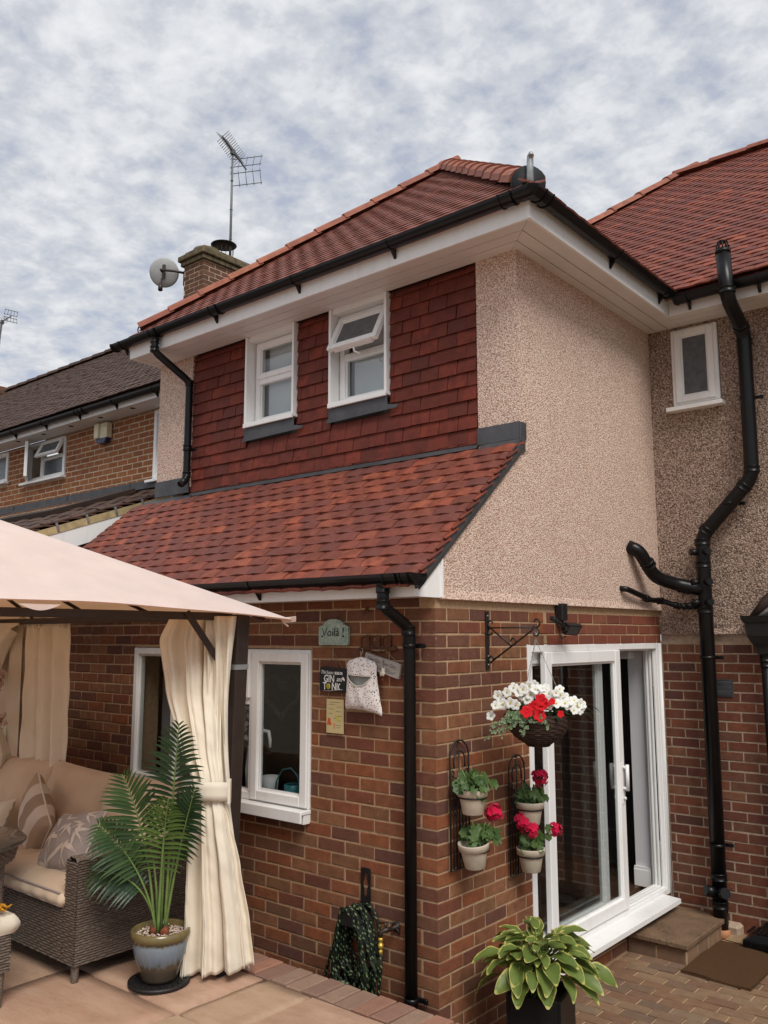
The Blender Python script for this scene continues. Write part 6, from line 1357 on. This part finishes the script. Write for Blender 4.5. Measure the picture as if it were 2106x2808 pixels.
for k in range(15):
    b = MB(); y = -.03-.0095*k-rr.uniform(0, .004); wl, wr = -.60+rr.uniform(-.03, .02), -.405+rr.uniform(-.02, .045); zb = .30+rr.uniform(-.10, .10); zt = .735+rr.uniform(-.006, .010); P = []; cxm = -.505+rr.uniform(-.02, .02); hw = (wr-wl)/2; mid = (wl+wr)/2
    for i in range(40):
        a = 2*PI*i/40; s_, c_ = math.sin(a), math.cos(a); wz = 1 if s_ < 0 else .72
        P.append((mid+hw*c_*(.85+.15*abs(c_))*(wz+.28*(1-max(0, s_)))*.9+rr.uniform(-.003, .003)+.02*math.sin(a*2+k), y-.012*abs(s_)+.015*math.sin(a+k), (zb+zt)/2+(zt-zb)/2*s_*(1 if s_ > 0 else 1)))
    b.tube(P, .0092, 8, closed=True, uv=True); b.build('hose_loop', 'hosepipe', t)
b = MB(); b.tube([(-.61, -.08, .70), (-.65, -.07, .60), (-.72, -.06, .45), (-.775, -.06, .30), (-.78, -.07, .1)], .0092, 8, uv=True); b.tube([(-.42, -.1, .69), (-.38, -.10, .55), (-.37, -.10, .35), (-.345, -.12, .15)], .0092, 8, uv=True); b.tube([(-.315, -.10, .53), (-.318, -.10, .44), (-.34, -.10, .30), (-.33, -.11, .1)], .0092, 8, uv=True); b.build('hose_end', 'hosepipe', t)
b = MB()
for k in range(9):
    P = []; 
    for i in range(14): a = i*.45+k; P.append((-.56+.13*math.cos(a)*(.6+.05*k)+rr.uniform(-.01, .01)+.02*(k-4)*.3, -.10+.06*math.sin(a), .40-.012*k-.03*i*.3+.05*math.sin(a*1.3+k)))
    b.tube(P, .0092, 8, uv=True)
b.build('hose_tangle', 'hosepipe', t)
t = thing('outside_tap', 'outside tap with a brass hose connector beside the coiled hose', 'tap', (-.30, -.01, .62))
b = MB(); b.lathe([(0, 0), (.028, 0), (.028, .006), (.012, .008), (.012, .06)], (-.285, -.004, .655), 12, axis=(0, -1, 0)); b.tube([(-.285, -.05, .655), (-.295, -.085, .655), (-.315, -.10, .645), (-.317, -.10, .61)], [.012, .013, .012, .010], 10); b.tube([(-.30, -.075, .66), (-.302, -.078, .69)], .008, 8); b.tube([(-.345, -.082, .682), (-.26, -.07, .70)], .005, 6); b.tube([(-.285, -.02, .655), (-.262, -.012, .64), (-.262, -.012, .62)], .006, 6); b.build('tap_body', 'bronze', t)
b = MB(); b.tube([(-.317, -.10, .617), (-.317, -.10, .602), (-.317, -.10, .60), (-.317, -.10, .585), (-.317, -.10, .583), (-.317, -.10, .565), (-.317, -.10, .562), (-.317, -.10, .552), (-.317, -.10, .55), (-.317, -.10, .53)], [.012, .015, .011, .011, .016, .016, .009, .009, .012, .010], 8); b.build('hose_connector', 'brass', t)
# things inside the kitchen window
t = thing('heart_wreath', 'dark twig heart wreath hanging inside the kitchen window', 'wreath', (-1.45, .2, 1.7)); b = MB()
for q in range(5):
    P = []
    for i in range(40): a = 2*PI*i/40; P.append((-1.448+.0118*16*math.sin(a)**3+rr.uniform(-.006, .006), .2+rr.uniform(-.012, .012), 1.855+.0098*(13*math.cos(a)-5*math.cos(2*a)-2*math.cos(3*a)-math.cos(4*a))+rr.uniform(-.006, .006)))
    b.tube(P, .013, 6, closed=True)
b.tube([(-1.448, .2, 1.92), (-1.448, .2, 2.1)], .002, 4); b.build('twigs', 'basket', t)
t = thing('watering_can', 'small teal watering can on the kitchen window sill', 'watering can', (-1.23, .10, 1.19))
b = MB(); b.lathe([(0, 1.192), (.062, 1.192), (.058, 1.30), (.05, 1.305), (.048, 1.30)], (-1.22, .10, 0), 20); b.build('body', 'teal', t)
b = MB(); b.tube([(-1.165, .10, 1.30), (-1.18, .10, 1.36), (-1.24, .10, 1.40), (-1.32, .10, 1.385), (-1.375, .10, 1.31), (-1.385, .10, 1.24)], .005, 6); b.build('handle', 'teal', t); b = MB(); b.tube([(-1.27, .10, 1.22), (-1.33, .08, 1.22), (-1.39, .05, 1.255)], [.012, .008, .007], 8); b.build('spout', 'teal', t)
t = thing('plant_pot', 'white patterned pot on the kitchen window sill', 'pot', (-1.46, .12, 1.19)); b = MB(); b.lathe([(0, 1.192), (.045, 1.192), (.056, 1.33), (.052, 1.33), (.042, 1.2)], (-1.455, .12, 0), 20); b.build('pot', 'inwhite', t)
t = thing('flower_vase', 'tall pale vase of white flowers behind the middle window pane', 'vase', (-1.68, .15, 1.19)); b = MB(); b.lathe([(0, 1.192), (.045, 1.192), (.055, 1.35), (.04, 1.5), (.045, 1.5)], (-1.66, .15, 0), 16); b.build('vase', 'inwhite', t); b = MB()
for i in range(40): flower5(b, (-1.66+R(-.06, .06), .15+R(-.06, .05), 1.56+R(-.02, .20)), (R(-1, 1), -1, R(-.3, 1)), .018)
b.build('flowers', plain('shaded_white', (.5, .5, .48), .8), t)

# ================================================================ THINGS ON THE SIDE WALL
t = thing('hanging_bracket', 'black wrought iron scroll bracket on the brick wall holding the flower basket', 'bracket', (.004, .507, 2.05)); BY = .507
b = MB(); b.obox((.008, BY, 2.215), (.005, 0, 0), (0, .014, 0), (0, 0, .172), .004); b.build('back_bar', 'iron', t)
for z in (2.36, 2.31, 2.12, 2.07): 
    b = MB(); b.lathe([(0, 0), (.006, 0), (.004, .004), (0, .005)], (.013, BY, z), 8, axis=(1, 0, 0)); b.build('screw', 'galv', t)
def scroll(c, r, a0, turns, d=1, n=20):
    return [Vector((c[0]+r*(1-.62*i/n)*math.cos(a0+d*turns*2*PI*i/n), BY, c[1]+r*(1-.62*i/n)*math.sin(a0+d*turns*2*PI*i/n))) for i in range(n+1)]
flat = lambda P: (lambda m: (m.tube(P, .0052, 6), m)[1])(MB())
b = MB(); b.tube([(.012, BY, 2.288), (.33, BY, 2.288)], .0045, 6)
b.tube([(.03, BY, 2.085), (.31, BY, 2.268), (.335, BY, 2.29)], .0052, 6); b.tube([(.035, BY, 2.285), (.17, BY, 2.185)], .0052, 6)
b.tube(scroll((.345, 2.318), .032, -PI*.75, .85), .0052, 6); b.tube(scroll((.337, 2.258), .031, PI*.5, .7, -1), .0052, 6)
b.tube(scroll((.036, 2.315), .024, -PI*.5, .8, -1), .0052, 6); b.tube(scroll((.034, 2.262), .024, PI*.5, .8, 1), .0052, 6); b.tube(scroll((.036, 2.105), .024, -PI*.5, .8, -1), .0052, 6); b.tube(scroll((.185, 2.21), .026, -PI*.6, .85, 1), .0052, 6)
b.build('scroll_work', 'iron', t)
bc_ = Vector((.340, BY, 1.79)); t = thing('hanging_basket', 'dark willow hanging basket full of white and red petunias', 'hanging basket', (.340, BY, 1.63))
b = MB(); P = [(.0, 0), (.07, .002), (.115, .03), (.15, .08), (.172, .135), (.18, .165)]
prof = []
for k in range(15):
    z = .165*k/14; r = .18*(1-(1-z/.17)**2.3)**.55 if z > 0 else .03; prof.append((max(r, .06), z))
for k, (r, z) in enumerate(prof):
    for q in range(2): b.tube([Vector((.340+math.cos(2*PI*i/36)*(r+.0035*math.cos(i*PI/1.5+k*PI+q)), BY+math.sin(2*PI*i/36)*(r+.0035*math.cos(i*PI/1.5+k*PI+q)), 1.628+z+q*.0055+R(-.0015, .0015))) for i in range(36)], .0042, 5, closed=True)
for i in range(24):
    a = 2*PI*i/24; b.tube([(.340+math.cos(a)*r*.985, BY+math.sin(a)*r*.985, 1.628+z) for r, z in prof[::2]], .0035, 4)
b.build('basket', 'basket', t, occ=True); b = MB(); b.lathe([(r*.95, z) for r, z in prof]+[(0, .15)], (.340, BY, 1.63), 24); b.build('liner', 'dark', t)
b = MB(); top = Vector((.338, BY, 2.222)); b.tube([(.332, BY, 2.252), (.338, BY, 2.262), (.346, BY, 2.25), (.340, BY, 2.235), top], .0028, 6); b.build('hook', 'galv', t)
for k in range(3):
    a = 2*PI*k/3+.6; e = Vector((.340+.176*math.cos(a), BY+.176*math.sin(a), 1.79)); b = MB(); n_l = 34
    for i in range(n_l):
        p = top.lerp(e, i/n_l); q = top.lerp(e, (i+1.25)/n_l); d = (q-p); s_ = d.cross(Vector((1, 0, 0)) if i % 2 else Vector((.2, 1, .3))).normalized()*.0032; b.tube([p, p+d*.3+s_, p+d*.7+s_, q, p+d*.7-s_, p+d*.3-s_], .0011, 4, closed=True)
    b.build('chain', 'galv', t)
def leaf_mesh(l, w, cup=.2, droop=.3, nx=4, ny=6, wave=0, name='leaf', mat_='geranium', fold=.3, tipw=.0):
    b = MB()
    def fn(s, q):
        a = (s-.5)*2; prof = (math.sin(PI*min(1, q*.93+.05))**.75)*(1-.15*q); x = a*w*.5*prof; y = l*q
        return Vector((x, y*math.cos(droop*q*.5), abs(a)**1.5*w*cup*prof*fold*2-droop*l*q*q*.6+wave*w*math.sin(q*14+a*2)*abs(a)**2))
    b.grid(fn, nx, ny); return b.mesh(name, mat_)
def lobed_mesh(r, lobes=6, mat_='geranium', name='leaf', cup=.15, notch=.25):
    b = MB(); K = lobes*4; vs = [(0, 0, 0)]; uv = [(.5, .5)]
    for ring, f in enumerate((.55, 1)):
        for k in range(K):
            a = 2*PI*k/K+.1; g_ = abs(((a+PI/2) % (2*PI))-PI); br = 1-notch*(1-abs(math.cos(lobes*a/2)))-(.55 if g_ > PI-.25 else 0)*(ring); rr_ = r*f*br; vs.append((rr_*math.cos(a), rr_*math.sin(a)+r*.15, cup*r*f*f+R(-.06, .06)*r*ring)); uv.append((.5+.5*f*math.cos(a), .5+.5*f*math.sin(a)))
    fs = [(0, 1+k, 1+(k+1) % K) for k in range(K)]+[(1+k, 1+K+k, 1+K+(k+1) % K, 1+(k+1) % K) for k in range(K)]
    b.add(vs, fs, True, 0, uv); return b.mesh(name, mat_)
bl_m = [leaf_mesh(R(.045, .065), R(.022, .03), .25, .5, name='leaf', mat_='basketleaf', nx=2, ny=4) for _ in range(5)]
for i in range(150):
    a = R(0, 2*PI); r = .17*math.sqrt(R(.05, 1)); c = bc_+Vector((r*math.cos(a), r*math.sin(a), R(-.01, .085)*(1.15-r*4))); d = Vector((math.cos(a)*R(.2, 1), math.sin(a)*R(.2, 1), R(-.25, .9))).normalized(); s_ = d.cross(Vector((R(-.3, .3), R(-.3, .3), 1))).normalized(); mobj('leaf', random.choice(bl_m), t, frame(c, s_, d, s_.cross(d)))
for i in range(26):          # trailing right-hand side
    c = bc_+Vector((R(.02, .24), R(.05, .2), R(-.03, .07))); d = Vector((R(.2, 1), R(.2, .9), R(-.6, .3))).normalized(); s_ = d.cross(Vector((0, 0, 1))).normalized(); mobj('leaf', random.choice(bl_m), t, frame(c, s_, d, s_.cross(d)))
pw, pr_ = [], []
for q in range(4):
    for lst, m_, mats in ((pw, 'petal_w', None), (pr_, 'petal_r', None)):
        b = MB(); flower5(b, (0, 0, 0), (0, 0, 1), .034, cup=.10, ruff=.085, seed=q*1.3); b.lathe([(0, .001), (.0075, -.0005)], (0, 0, 0), 8, m=1); lst.append(b.mesh('flower', [m_, 'throat' if m_ == 'petal_w' else 'petal_r']))
VD = (CAM_LOC-bc_).normalized()
def at(u, z, d): return bc_+FR*u-FB_*d+Vector((0, 0, z))
white = [(-.225, .06), (-.19, .085), (-.165, .13), (-.13, .155), (-.205, .11), (-.155, .075), (-.13, .065), (-.09, .15), (-.06, .165), (-.03, .15), (-.055, .12), (-.02, .125), (.01, .14), (.03, .155), (-.09, .11), (-.07, .09), (.04, .125), (.07, .13), (.10, .115), (.06, .10), (.085, .085), (.12, .10), (.14, .085), (.13, .055), (.155, .06), (.03, .065), (.065, .075), (.165, .085), (.195, .07), (.20, .04), (.155, .035), (.185, .03), (-.245, .0), (.0, .155), (-.11, .135), (-.185, .065), (.11, .075), (.09, .15), (-.03, .17), (.175, .055), (.21, .06)]
for i, (u_, z_) in enumerate(white):
    d = .10+.06*math.cos(u_*8)-.35*max(0, z_-.06)+R(-.03, .03); n_ = (VD*.9+FR*u_*2.2+Vector((R(-.35, .35), R(-.35, .35), R(-.05, .5)))).normalized(); mobj('flower', random.choice(pw), t, rotf(at(u_*1.13, z_+.008, d), n_, sc=R(.72, 1.02)))
for u_, z_ in ((-.015, .105), (-.055, .07), (-.02, .075), (-.095, .04), (-.025, .02), (.0, .085), (.09, .028), (.045, .095)):
    n_ = (VD*1.0+FR*u_+Vector((R(-.25, .25), R(-.25, .25), R(-.2, .3)))).normalized(); o_ = mobj('flower', random.choice(pr_), t, rotf(at(u_, z_, .20), n_, sc=R(.95, 1.15) if u_ < .04 else .6)); o_['label'] = 'red petunia flower'
iv = [lobed_mesh(.017, 4, 'ivy', 'ivy_leaf', .1, .3) for _ in range(3)]
b = MB()
for (u0, z0, u1, z1, u2, z2) in ((-.10, .01, -.20, .0, -.33, -.11), (-.12, .01, -.19, -.02, -.24, -.10), (-.09, .02, -.12, -.04, -.115, -.10), (-.03, .0, .0, -.02, .03, -.05), (-.15, .03, -.24, -.01, -.29, -.05), (-.08, .02, -.14, .01, -.17, -.03)):
    P0, P1, P2 = at(u0, z0, .17), at(u1, z1, .20), at(u2, z2, .18); F = lambda s: P0*(1-s)**2+P1*2*s*(1-s)+P2*s*s; b.tube([F(i/10) for i in range(11)], .0012, 4)
    for i in range(13):
        s_ = i/12; mobj('ivy_leaf', random.choice(iv), t, rotf(F(s_)+Vector((R(-.012, .012), R(-.012, .012), R(-.01, .012))), VD+Vector((R(-.6, .6), R(-.6, .6), R(-.2, .8))), sc=R(.8, 1.25)*(1.05-.55*s_)))
for i in range(26): mobj('ivy_leaf', random.choice(iv), t, rotf(at(R(-.20, -.02), R(-.015, .035), R(.15, .20)), VD+Vector((R(-.6, .6), R(-.6, .6), R(-.2, .8))), sc=R(.8, 1.2)))
b.build('trailing_stem', 'palm_stem', t)
# floodlight
t = thing('floodlight', 'black security floodlight with a sensor above the sliding door', 'floodlight', (.03, 1.39, 2.33)); c = Vector((.06, 1.385, 2.385))
b = MB(); b.obox((.034, 1.385, 2.40), (.026, 0, 0), (0, .038, 0), (0, 0, .058), .005); b.tube([(.045, 1.385, 2.345), (.055, 1.385, 2.315)], .014, 8); b.build('junction_box', 'iron', t)
un = Vector((.75, -.28, -.60)).normalized(); uh = Vector((.25, .97, 0)).normalized(); uh = (uh-un*uh.dot(un)).normalized(); uv_ = un.cross(uh)
b = MB(); c = Vector((.10, 1.40, 2.285)); b.obox(c, uh*.062, uv_*.042, un*.016, .004); b.obox(c-un*.02, uh*.05, uv_*.03, un*.012, .004); b.build('lamp_head', 'iron', t)
b = MB(); b.obox(c+un*.0168, uh*.048, uv_*.030, un*.0012); b.build('lamp_glass', 'lead', t)
b = MB(); b.obox((.09, 1.32, 2.285), (.02, 0, 0), (0, .02, 0), (0, 0, .014), .004); b.tube([(.09, 1.33, 2.285), (.10, 1.22, 2.325), (.105, 1.15, 2.345)], [.012, .012, .018], 8); b.tube([(.09, 1.30, 2.27), (.10, 1.23, 2.25), (.09, 1.27, 2.22), (.09, 1.33, 2.24)], .004, 6); b.obox((.108, 1.135, 2.35), (.018, 0, 0), (0, .018, -.006), (0, .004, .014), .004); b.build('motion_sensor', 'iron', t)
# trellises with their pots
def trellis(y, zt, h, label):
    t = thing('wall_trellis', label, 'trellis', (.006, y, zt-h), 'arched plant holders on the side wall'); hw = .09; b = MB(); x = .022
    arch = lambda r, z0: [(x, y-r*math.cos(PI*k/16), z0+r*math.sin(PI*k/16)) for k in range(17)]
    zc_ = zt-hw; b.tube([(x, y-hw, zt-h)]+arch(hw, zc_)+[(x, y+hw, zt-h)], .005, 6)
    b.tube([(x, y-hw*.55, zc_-.06)]+arch(hw*.58, zc_-.02)+[(x, y+hw*.58, zc_-.06)], .0045, 6); b.tube([(x, y, zt-.035), (x, y, zt-h)], .0045, 6)
    for sg in (-1, 1):
        b.tube([(x, y+sg*hw*.72+.02*sg*math.cos(k*.5)*(1-k/16), zc_-.09+.025*math.sin(k*.5)*(1-k/16)) for k in range(13)], .004, 5)
        for q in (.33, .66): b.tube([(x, y+sg*hw*q, zc_-.11+.0), (x, y+sg*hw*q, zt-h)], .004, 6)
        b.tube([(x, y+sg*hw*q_, zc_-.11+.02*(q_-.5)) for q_ in (.33, .5, .66)], .004, 5)
    b.tube([(x, y-hw, zt-h), (x, y+hw, zt-h)], .005, 6); b.tube([(x, y-hw, zt-h+.34), (x, y+hw, zt-h+.34)], .004, 6)
    for zz_ in (zt-.012, zt-h+.01): b.lathe([(0, -.016), (.006, -.014), (.006, .004), (0, .006)], (x, y, zz_), 8, axis=(1, 0, 0))
    b.build('wire_frame', 'rust' if 0 else 'iron', t); return t
gl_m = [lobed_mesh(R(.024, .036), 6, 'geranium', 'leaf', R(.05, .3), .22) for _ in range(6)]
def head_mesh(r=.045):
    b = MB(); gr = 2.39996
    for i in range(30):
        zf = 1-1.6*i/30; rad = math.sqrt(max(0, 1-zf*zf)); a = i*gr; n = Vector((rad*math.cos(a), rad*math.sin(a), zf)); n = (n+Vector((R(-.5, .5), R(-.5, .5), R(-.5, .5)))).normalized()
        flower5(b, n*r*R(.66, 1.16), n, r*R(.36, .50), cup=R(.05, .3), ruff=.10, seed=i)
    return b.mesh('flower_head', 'petal_p')
hd_m = [head_mesh() for _ in range(2)]
def gpot(y, zr_, label, heads, lean=0, n=26, spread=.085, hang=(), tilt=0):
    X_ = .125; t = thing('flower_pot', label, 'potted plant', (X_, y, zr_-.145), 'cream geranium pots on the wall trellises'); tl = Matrix.Rotation(tilt, 3, 'X')
    b = MB(); b.lathe([(0, 0), (.052, 0), (.056, .004), (.071, .088), (.073, .094), (.082, .096), (.086, .128), (.085, .133), (.077, .132), (.073, .105), (0, .105)], (0, 0, 0), 28); b.v = [tuple(tl @ Vector(v)+Vector((X_, y, zr_-.145))) for v in b.v]; b.build('pot', 'cream_gl', t)
    for i in range(n):
        a = R(0, 2*PI); q = R(.2, 1); c = Vector((X_+spread*q*math.cos(a)*.85, y+spread*q*math.sin(a)+lean*q*.5, zr_-.03+R(.02, .105)*(1.2-.55*q))); nn = Vector((.75+math.cos(a)*.4, -.35+math.sin(a)*.5+lean*2, R(.05, .9))); mobj('leaf', random.choice(gl_m), t, rotf(c, nn, sc=R(.8, 1.15)))
    for (dy, dz) in hang: mobj('leaf', random.choice(gl_m), t, rotf((X_+.07, y+dy, zr_+dz), (.8, -.3, .2), sc=1.1))
    b = MB()
    for i in range(9):
        a = R(0, 2*PI); e = Vector((X_+.06*math.cos(a), y+.06*math.sin(a)+lean*.4, zr_+R(.0, .10))); b.tube([(X_, y, zr_-.04), e], .003, 5)
    for (dx_, dy, dz, s_) in heads: b.tube([(X_, y+dy*.2, zr_-.02), (X_+dx_*.6, y+dy*.8, zr_+dz*.6), (X_+dx_, y+dy, zr_+dz-.02)], .003, 5)
    b.build('stem', 'palm_stem', t)
    for (dx_, dy, dz, s_) in heads:
        o_ = mobj('flower_head', random.choice(hd_m), t, rotf((X_+dx_, y+dy, zr_+dz), (.7, -.5, .55), sc=s_)); o_['label'] = 'crimson geranium flower head'
    return t
def ring_arm(t, y, zr_):
    b = MB(); z = zr_-.055; b.tube([(.125+.076*math.cos(k*2*PI/24), y+.076*math.sin(k*2*PI/24), z) for k in range(24)], .005, 6, closed=True); b.tube([(.022, y, z-.01), (.05, y, z)], .005, 6); b.tube([(.022, y-.03, z-.11), (.035, y-.03, z-.10), (.05, y, z-.01)], .004, 6); b.build('pot_ring', 'iron', t)
t1 = trellis(.18, 1.662, .685, 'left of the two arched black wire trellises on the side wall'); t2_ = trellis(.782, 1.521, .69, 'arched black wire trellis next to the sliding door frame')
for tt, y, z in ((t1, .155, 1.425), (t1, .172, 1.145), (t2_, .757, 1.275), (t2_, .753, 1.010)): ring_arm(tt, y, z)
gpot(.155, 1.425, 'cream geranium pot with leaves only, upper left of the four', [], 0, 52, .105, ((-.03, -.03), (.10, .0), (.0, -.05)))
o_ = gpot(.172, 1.145, 'cream geranium pot with one crimson bloom, lower left under the leafy pot', [(.02, .165, .115, 1.0)], .06, 48, .10, ((.11, -.02), (.12, .02)), .12)
gpot(.757, 1.275, 'cream geranium pot with one crimson bloom beside the door, upper of its pair', [(.05, .03, .125, 1.0)], .01, 46, .095, ((.06, -.0),))
gpot(.753, 1.010, 'cream geranium pot with several crimson blooms beside the door, lower of its pair', [(-.03, -.05, .15, .95), (.02, -.04, .10, 1.05), (.07, .17, .07, .85), (.0, -.08, .135, .8)], .02, 46, .09, ((.09, .05), (.09, .09)))

# ================================================================ HOSTA, MATS AND SMALL THINGS
hc = Vector((.40, .36, 0)); t = thing('hosta_planter', 'large hosta with yellow edged leaves in a square black planter', 'potted plant', hc)
b = MB(); rr_ = math.radians(14); ua, va_ = Vector((math.cos(rr_), math.sin(rr_), 0)), Vector((-math.sin(rr_), math.cos(rr_), 0)); hz_, hw = .40, .145
for (s_, q) in ((ua, va_), (-ua, va_), (va_, ua), (-va_, ua)): b.obox(hc+s_*(hw-.008)+Vector((0, 0, hz_/2)), s_*.008, q*(hw if s_ in (ua,) or s_ == -ua else hw-.0165), (0, 0, hz_/2), .003)
b.obox(hc+Vector((0, 0, hz_-.05)), ua*(hw-.017), va_*(hw-.017), (0, 0, .01)); b.build('planter', plain('black_planter', (.014, .013, .013), .45, 0, .4, .3, 12, .2, 60), t, occ=True)
hm_ = [leaf_mesh(1, R(.56, .68), .28, R(.35, .75), 8, 12, R(.02, .05), 'leaf', 'hosta', .35) for _ in range(6)]
rr = random.Random(8); b = MB()
for i in range(92):
    a = i*2.39996; tier = (i+.5)/92; el = 1.15-1.05*tier; rch = .07+.19*tier+rr.uniform(-.02, .02); ln = rr.uniform(.12, .175)*(.9+.2*tier)
    base = hc+Vector((rr.uniform(-.05, .05), rr.uniform(-.05, .05), hz_-.04)); d = Vector((math.cos(a), math.sin(a), 0)); e = base+d*rch*.85+Vector((0, 0, .04+.22*math.sin(el)+rr.uniform(-.02, .04)+.05))
    b.tube([base, base+d*rch*.25+Vector((0, 0, .13+.05*math.sin(el))), e], [.006, .005, .0035], 6)
    ld = (d*(.9)+Vector((rr.uniform(-.3, .3), rr.uniform(-.3, .3), .32*math.sin(el)+.22-.50*tier))).normalized(); s_ = ld.cross(Vector((0, 0, 1))).normalized(); n_ = s_.cross(ld); rl = Matrix.Rotation(rr.uniform(-.5, .5), 3, ld); s_, n_ = rl @ s_, rl @ n_
    mobj('leaf', rr.choice(hm_), t, frame(e-ld*.01, s_, ld, n_) @ Matrix.Scale(ln, 4))
b.build('stem', 'palm_stem', t)
b = MB(); b.grid(lambda s, q: Vector((.455+.46*s+.004*math.sin(q*9), 2.10+.76*q-.03*s, .022+.004*math.sin(7*s+5*q)+R(-.001, .001))), 40, 50); b.prism([(.455, 2.10, .006), (.915, 2.07, .006), (.915, 2.83, .006), (.455, 2.86, .006)], (0, 0, .014))
tag(b.build('doormat', 'coir', None, (.68, 2.46, .006)), 'brown coir doormat lying on the block paving below the step', 'doormat')
t = thing('drain_cover', 'black plastic slatted drain cover at the right edge on the paving', 'drain cover', (.80, 2.98, .03))
b = MB(); b.box(.635, 1.0, 2.80, 3.10, .02, .075, .006); b.prism([(.635, 2.80, .075), (.635, 3.10, .075), (.72, 3.10, .14), (.72, 2.82, .12)], (.25, 0, 0))
for k in range(7): b.box(.65+k*.034, .65+k*.034+.016, 2.794, 2.799, .03, .068); b.box(.66+k*.034, .66+k*.034+.018, 2.83, 2.98, .122, .13)
b.build('cover', 'black', t); b = MB(); b.obox((.80, 2.93, .0), (.20, 0, 0), (0, .15, 0), (0, 0, .02), .004); b.build('brick_surround', 'coping', t)
t = thing('air_vent', 'small grey louvred vent on the brick wall behind the soil pipe', 'vent', (.50, 3.12, 1.83))
b = MB(); rect_frame(b, (.43, 3.118, 0), U, Z, Nf, 0, .135, 1.762, 1.900, .012, .016)
for k in range(3): b.obox((.4975, 3.118, 1.795+k*.036), (.055, 0, 0), (0, .004, .007), (0, -.001, .016), .002)
b.build('louvre', 'lead', t)

# ================================================================ FINISH: the largest-showing pieces become parts
allv, allf = [], []
for v_, f_ in OCC:
    o = len(allv); allv += [tuple(x) for x in v_]; allf += [tuple(i+o for i in q) for q in f_]
bvh = BVHTree.FromPolygons(allv, allf)
for P in Pieces.ALL: P.finish(bvh)
